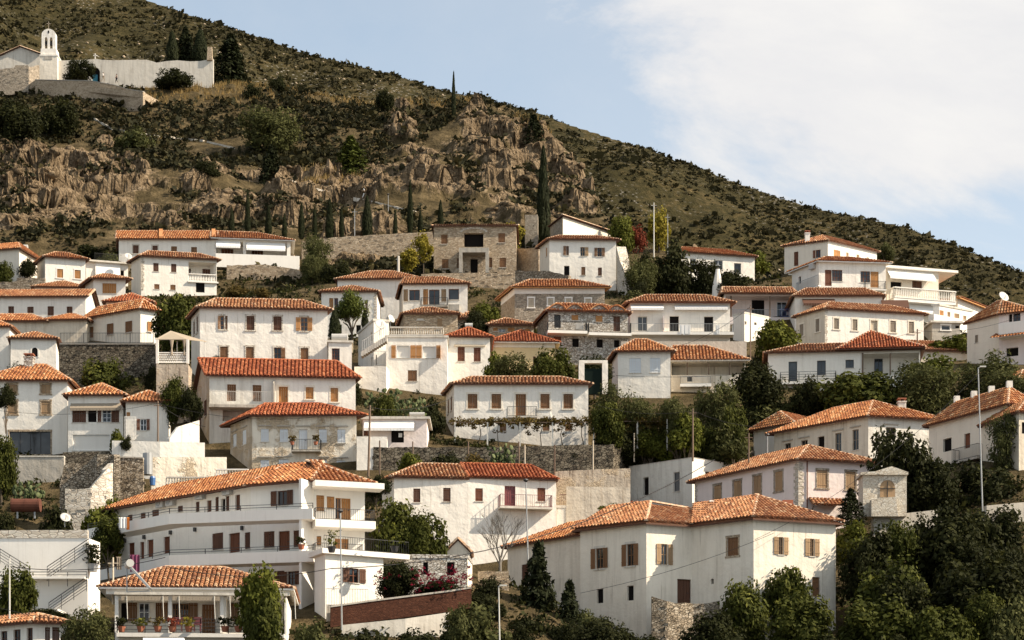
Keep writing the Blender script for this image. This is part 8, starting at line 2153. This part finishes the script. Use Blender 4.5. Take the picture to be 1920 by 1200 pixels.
tank(622, 652, 626, 641, 18.9, 'plastic_white', 'cream roof tank on the small annex'); tank(22, 76, 935, 960, 24.2, 'rust', 'rusty cylindrical oil tank among the shrubs'); tank(38, 52, 459, 470, 14.1, 'plastic_white', 'pale roof tank on the cream corner house'); tank(768, 796, 773, 780, 20.4, 'plastic_white', 'white tank on the flat roofed building'); tank(872, 886, 606, 616, 17.4, 'plastic_white', 'white cistern on the tiled stone house'); tank(1330, 1362, 938, 948, 24.2, 'metal_pale', 'white barrel behind the ridge of the stepped house')
# solar water heater
Yh = F / 28.9; root = empty('solar_heater', pt(238, 1108, Yh), 'solar water heater with tilted collector above the porch house', 'solar heater')
m = MB(); c_ = pt(240, 1058, Yh); m.tube(c_ + Vector((-0.1, 0.5, 0)), c_ + Vector((0.25, -0.6, 0)), 0.26, 0.26, 12); m.build('boiler', 'plastic_white', root, smooth=False)
m = MB(); a_, b_ = pt(245, 1062, Yh), pt(281, 1106, Yh); m.hexa([a_ + Vector((-0.05, -0.5, -0.1)), b_ + Vector((0, -0.5, 0)), b_ + Vector((0, 0.7, 0)), a_ + Vector((-0.05, 0.7, -0.1)), a_ + Vector((0.03, -0.5, 0)), b_ + Vector((0.08, -0.5, 0.1)), b_ + Vector((0.08, 0.7, 0.1)), a_ + Vector((0.03, 0.7, 0))]); m.build('collector', 'metal_galv', root)
m = MB(); m.bar(pt(238, 1060, Yh), pt(238, 1110, Yh), 0.07); m.bar(pt(238, 1110, Yh), pt(281, 1108, Yh), 0.06); m.build('stand', 'metal_galv', root)

# pots, laundry, small things
def pot(x, y, s, r, label, leaf='leaf_fig', mat='terracotta', hh=0.5, n=26):
    Y = F / s; b = pt(x, y, Y); root = empty('potted_plant', b, label, 'potted plant'); m = MB(); m.lathe(b, [(r * 0.65, 0), (r, r * 1.3), (r * 1.08, r * 1.35), (r * 0.85, r * 1.38)], 10); m.build('pot', mat, root)
    rv = np.random.RandomState(int(x)); C = np.array([(rv.normal() * r * 0.7, rv.normal() * r * 0.7, r * 1.3 + rv.rand() * hh) for _ in range(n)]); V, Fq, tv = cards(C, np.full(n, 0.16), 10, 1.0, 0.4, int(x)); o = bpy.data.objects.new('foliage', np_mesh('foliage', V, Fq, leaf, tv=tv)); COL.objects.link(o); o.parent = root
for k, (x, lab, lf) in enumerate(((228, 'terracotta pot with dark plant at the left end of the porch', 'leaf_dark'), (264, 'terracotta pot with tall green plant second on the porch', 'leaf_bright'), (296, 'pot with dark reddish plant beside the porch post', 'leaf_vine'), (323, 'small terracotta pot right of the porch post', 'leaf_red'), (354, 'pot with yellow flowers between two red chairs', 'leaf_yellow'), (422, 'dark pot with bare stems by the porch door', 'leaf_dark'), (447, 'low green potted plant behind the tree on the porch', 'leaf_fig'))): pot(x, 1185, 29.0, 0.27, lab, lf)
pot(622, 1036, 27.2, 0.3, 'dark pot with small tree on the lower right balcony', 'leaf_bright', 'metal_dark', 1.3); pot(565, 1030, 26.6, 0.25, 'spiky dark potted plant at the end of the lower balcony', 'leaf_dark'); pot(175, 1072, 27.0, 0.4, 'dark potted shrub at the left end of the lower balcony', 'leaf_dark', 'plastic_grey', 1.3, 130); pot(548, 834, 21.6, 0.2, 'flower pot at the left of the old beige house balcony', 'leaf_vine'); pot(592, 834, 21.6, 0.2, 'flower pot at the right of the old beige house balcony', 'leaf_vine'); pot(740, 1035, 26.8, 0.3, 'potted palm on the annex roof terrace', 'leaf_bright', 'metal_dark', 1.6)
for k, (x, lab) in enumerate(((335, 'red plastic chair left of the yellow flowers on the porch'), (370, 'red plastic chair right of the yellow flowers on the porch'))):
    b = pt(x, 1184, F / 28.6); root = empty('chair', b, lab, 'chair')
    m = MB(); m.box(b + UP * 0.45, 0.24, 0.22, 0.03); m.build('seat', 'metal_red', root); m = MB(); m.box(b + Vector((0, 0.22, 0.72)), 0.24, 0.03, 0.24); m.build('backrest', 'metal_red', root)
    for sx in (-1, 1):
        for sy in (-1, 1): m = MB(); q = b + Vector((sx * 0.2, sy * 0.18, 0)); m.bar(q, q + UP * 0.43, 0.04); m.build('leg', 'metal_red', root)
def cloth(x0, x1, y0, y1, s, mat, label):
    Y = F / s; m = MB(); k = 8
    for j in range(k):
        a, b = pt(x0 + (x1 - x0) * j / k, y0, Y), pt(x0 + (x1 - x0) * (j + 1) / k, y1, Y); d0, d1 = 0.05 * sin(j * 2.1), 0.05 * sin((j + 1) * 2.1)
        m.hexa([Vector((a.x, Y + d0, b.z)), Vector((b.x, Y + d1, b.z)), Vector((b.x, Y + d1 + 0.02, b.z)), Vector((a.x, Y + d0 + 0.02, b.z)), Vector((a.x, Y + d0, a.z)), Vector((b.x, Y + d1, a.z)), Vector((b.x, Y + d1 + 0.02, a.z)), Vector((a.x, Y + d0 + 0.02, a.z))])
    tag(m.build('laundry', mat), label, 'laundry')
cloth(223, 238, 970, 990, 25.5, 'cloth_white', 'white cloth hung over the upper balcony of the guest house'); cloth(237, 243, 970, 993, 25.5, 'cloth_orange', 'orange cloth hung over the upper balcony of the guest house'); cloth(244, 262, 1040, 1072, 25.9, 'cloth_purple', 'purple sheet hung over the lower balcony of the guest house'); cloth(218, 228, 1044, 1068, 26.0, 'cloth_canvas', 'brown towel hung over the lower balcony of the guest house')
m = MB(); c_ = pt(277, 868, F / 22.3); m.tube(c_ - UP * 1.0, c_ + UP * 0.8, 0.42, 0.42, 12); tag(m.build('metal_flue', 'metal_galv'), 'galvanised upright cylinder in the doorway right of the ruin', 'cylinder')
m = MB(); c_ = pt(286, 910, F / 22.4); m.lathe(c_, [(0.22, 0), (0.26, 0.6), (0.2, 0.75)], 10); tag(m.build('barrel', 'plastic_blue'), 'blue plastic barrel below the galvanised cylinder', 'barrel')
# awning in front of porch house bottom, garden parasol
m = MB(); A = [pt(268, 1196, F / 29.5), pt(345, 1196, F / 29.5), pt(352, 1215, F / 30.2), pt(272, 1215, F / 30.2)]; m.hexa([q - UP * 0.05 for q in A] + A); o = m.build('shade_sail', 'cloth_white'); tag(o, 'white shade cloth at the bottom edge under the porch', 'awning')

# ------------------------------------------------------------------ people by the church
def skinned(name, V, E, R, mat, parent, root):
    me = bpy.data.meshes.new(name); me.from_pydata([tuple(Vector(v)) for v in V], E, []); me.materials.append(MAT[mat]); o = bpy.data.objects.new(name, me); COL.objects.link(o); o.parent = parent
    mod = o.modifiers.new('skin', 'SKIN'); me.skin_vertices.new() if not me.skin_vertices else None
    for i, r in enumerate(R): me.skin_vertices[0].data[i].radius = (r, r * 0.85)
    me.skin_vertices[0].data[root].use_root = True; s_ = o.modifiers.new('smooth', 'SUBSURF'); s_.levels = 1; s_.render_levels = 1
    return o
def person(x, y, s, shirt, trousers, label, stride=0.18, face=1):
    b = pt(x, y, F / s); root = empty('person', b, label, 'person')
    f = face
    J = dict(pel=(0, 0, .92), bel=(0, 0, 1.1), che=(0, 0, 1.32), nec=(0, 0, 1.48), hea=(0.02 * f, 0, 1.62), top=(0, 0, 1.72), hl=(0, .09, .88), kl=(stride * f, .1, .5), al=(stride * f, .1, .08), tl=((stride + .15) * f, .1, .03), hr=(0, -.09, .88), kr=(-stride * .3 * f, -.1, .5), ar=(-stride * 1.3 * f, -.1, .1), tr=((-stride * 1.3 + .13) * f, -.1, .03), sl=(0, .19, 1.4), el=(-.08 * f, .25, 1.13), wl=(.04 * f, .25, .9), gl=(.08 * f, .25, .82), sr=(0, -.19, 1.4), er=(.06 * f, -.25, 1.13), wr=(.2 * f, -.24, .95), gr=(.25 * f, -.24, .88))
    K = list(J); Rr = [.14, .13, .15, .06, .095, .07, .1, .065, .045, .035, .1, .065, .045, .035, .065, .045, .032, .03, .065, .045, .032, .03]
    E = [('pel', 'bel'), ('bel', 'che'), ('che', 'nec'), ('nec', 'hea'), ('hea', 'top'), ('pel', 'hl'), ('hl', 'kl'), ('kl', 'al'), ('al', 'tl'), ('pel', 'hr'), ('hr', 'kr'), ('kr', 'ar'), ('ar', 'tr'), ('che', 'sl'), ('sl', 'el'), ('el', 'wl'), ('wl', 'gl'), ('che', 'sr'), ('sr', 'er'), ('er', 'wr'), ('wr', 'gr')]
    def sub(names, grow): ks = [k for k in K if k in names]; return [J[k] for k in ks], [(ks.index(a), ks.index(b_)) for a, b_ in E if a in ks and b_ in ks], [Rr[K.index(k)] * grow for k in ks]
    V, Eg, R_ = sub(K, 1.0); body = skinned('body', V, Eg, R_, 'skin', root, 0)
    V, Eg, R_ = sub(('pel', 'bel', 'che', 'sl', 'el', 'sr', 'er'), 1.2); skinned('shirt', V, Eg, R_, shirt, root, 0)
    V, Eg, R_ = sub(('pel', 'hl', 'kl', 'al', 'hr', 'kr', 'ar'), 1.18); skinned('trousers', V, Eg, R_, trousers, root, 0)
    m = MB(); m.lathe(b + Vector((-0.02 * f, 0, 1.6)), [(0.1, 0), (0.115, 0.06), (0.09, 0.14), (0.02, 0.17)], 8); m.build('hair', 'cloth_dark', root, smooth=True)
person(193.5, 152.5, 9.65, 'cloth_white', 'cloth_canvas', 'person in a white top walking in front of the church gate'); person(218.5, 155.5, 9.75, 'cloth_dark', 'cloth_dark', 'person in dark clothes walking beside the churchyard wall', face=-1); person(682.5, 372, F / hit(682.5, 372), 'cloth_white', 'cloth_white', 'person in white clothes on the cliff path')
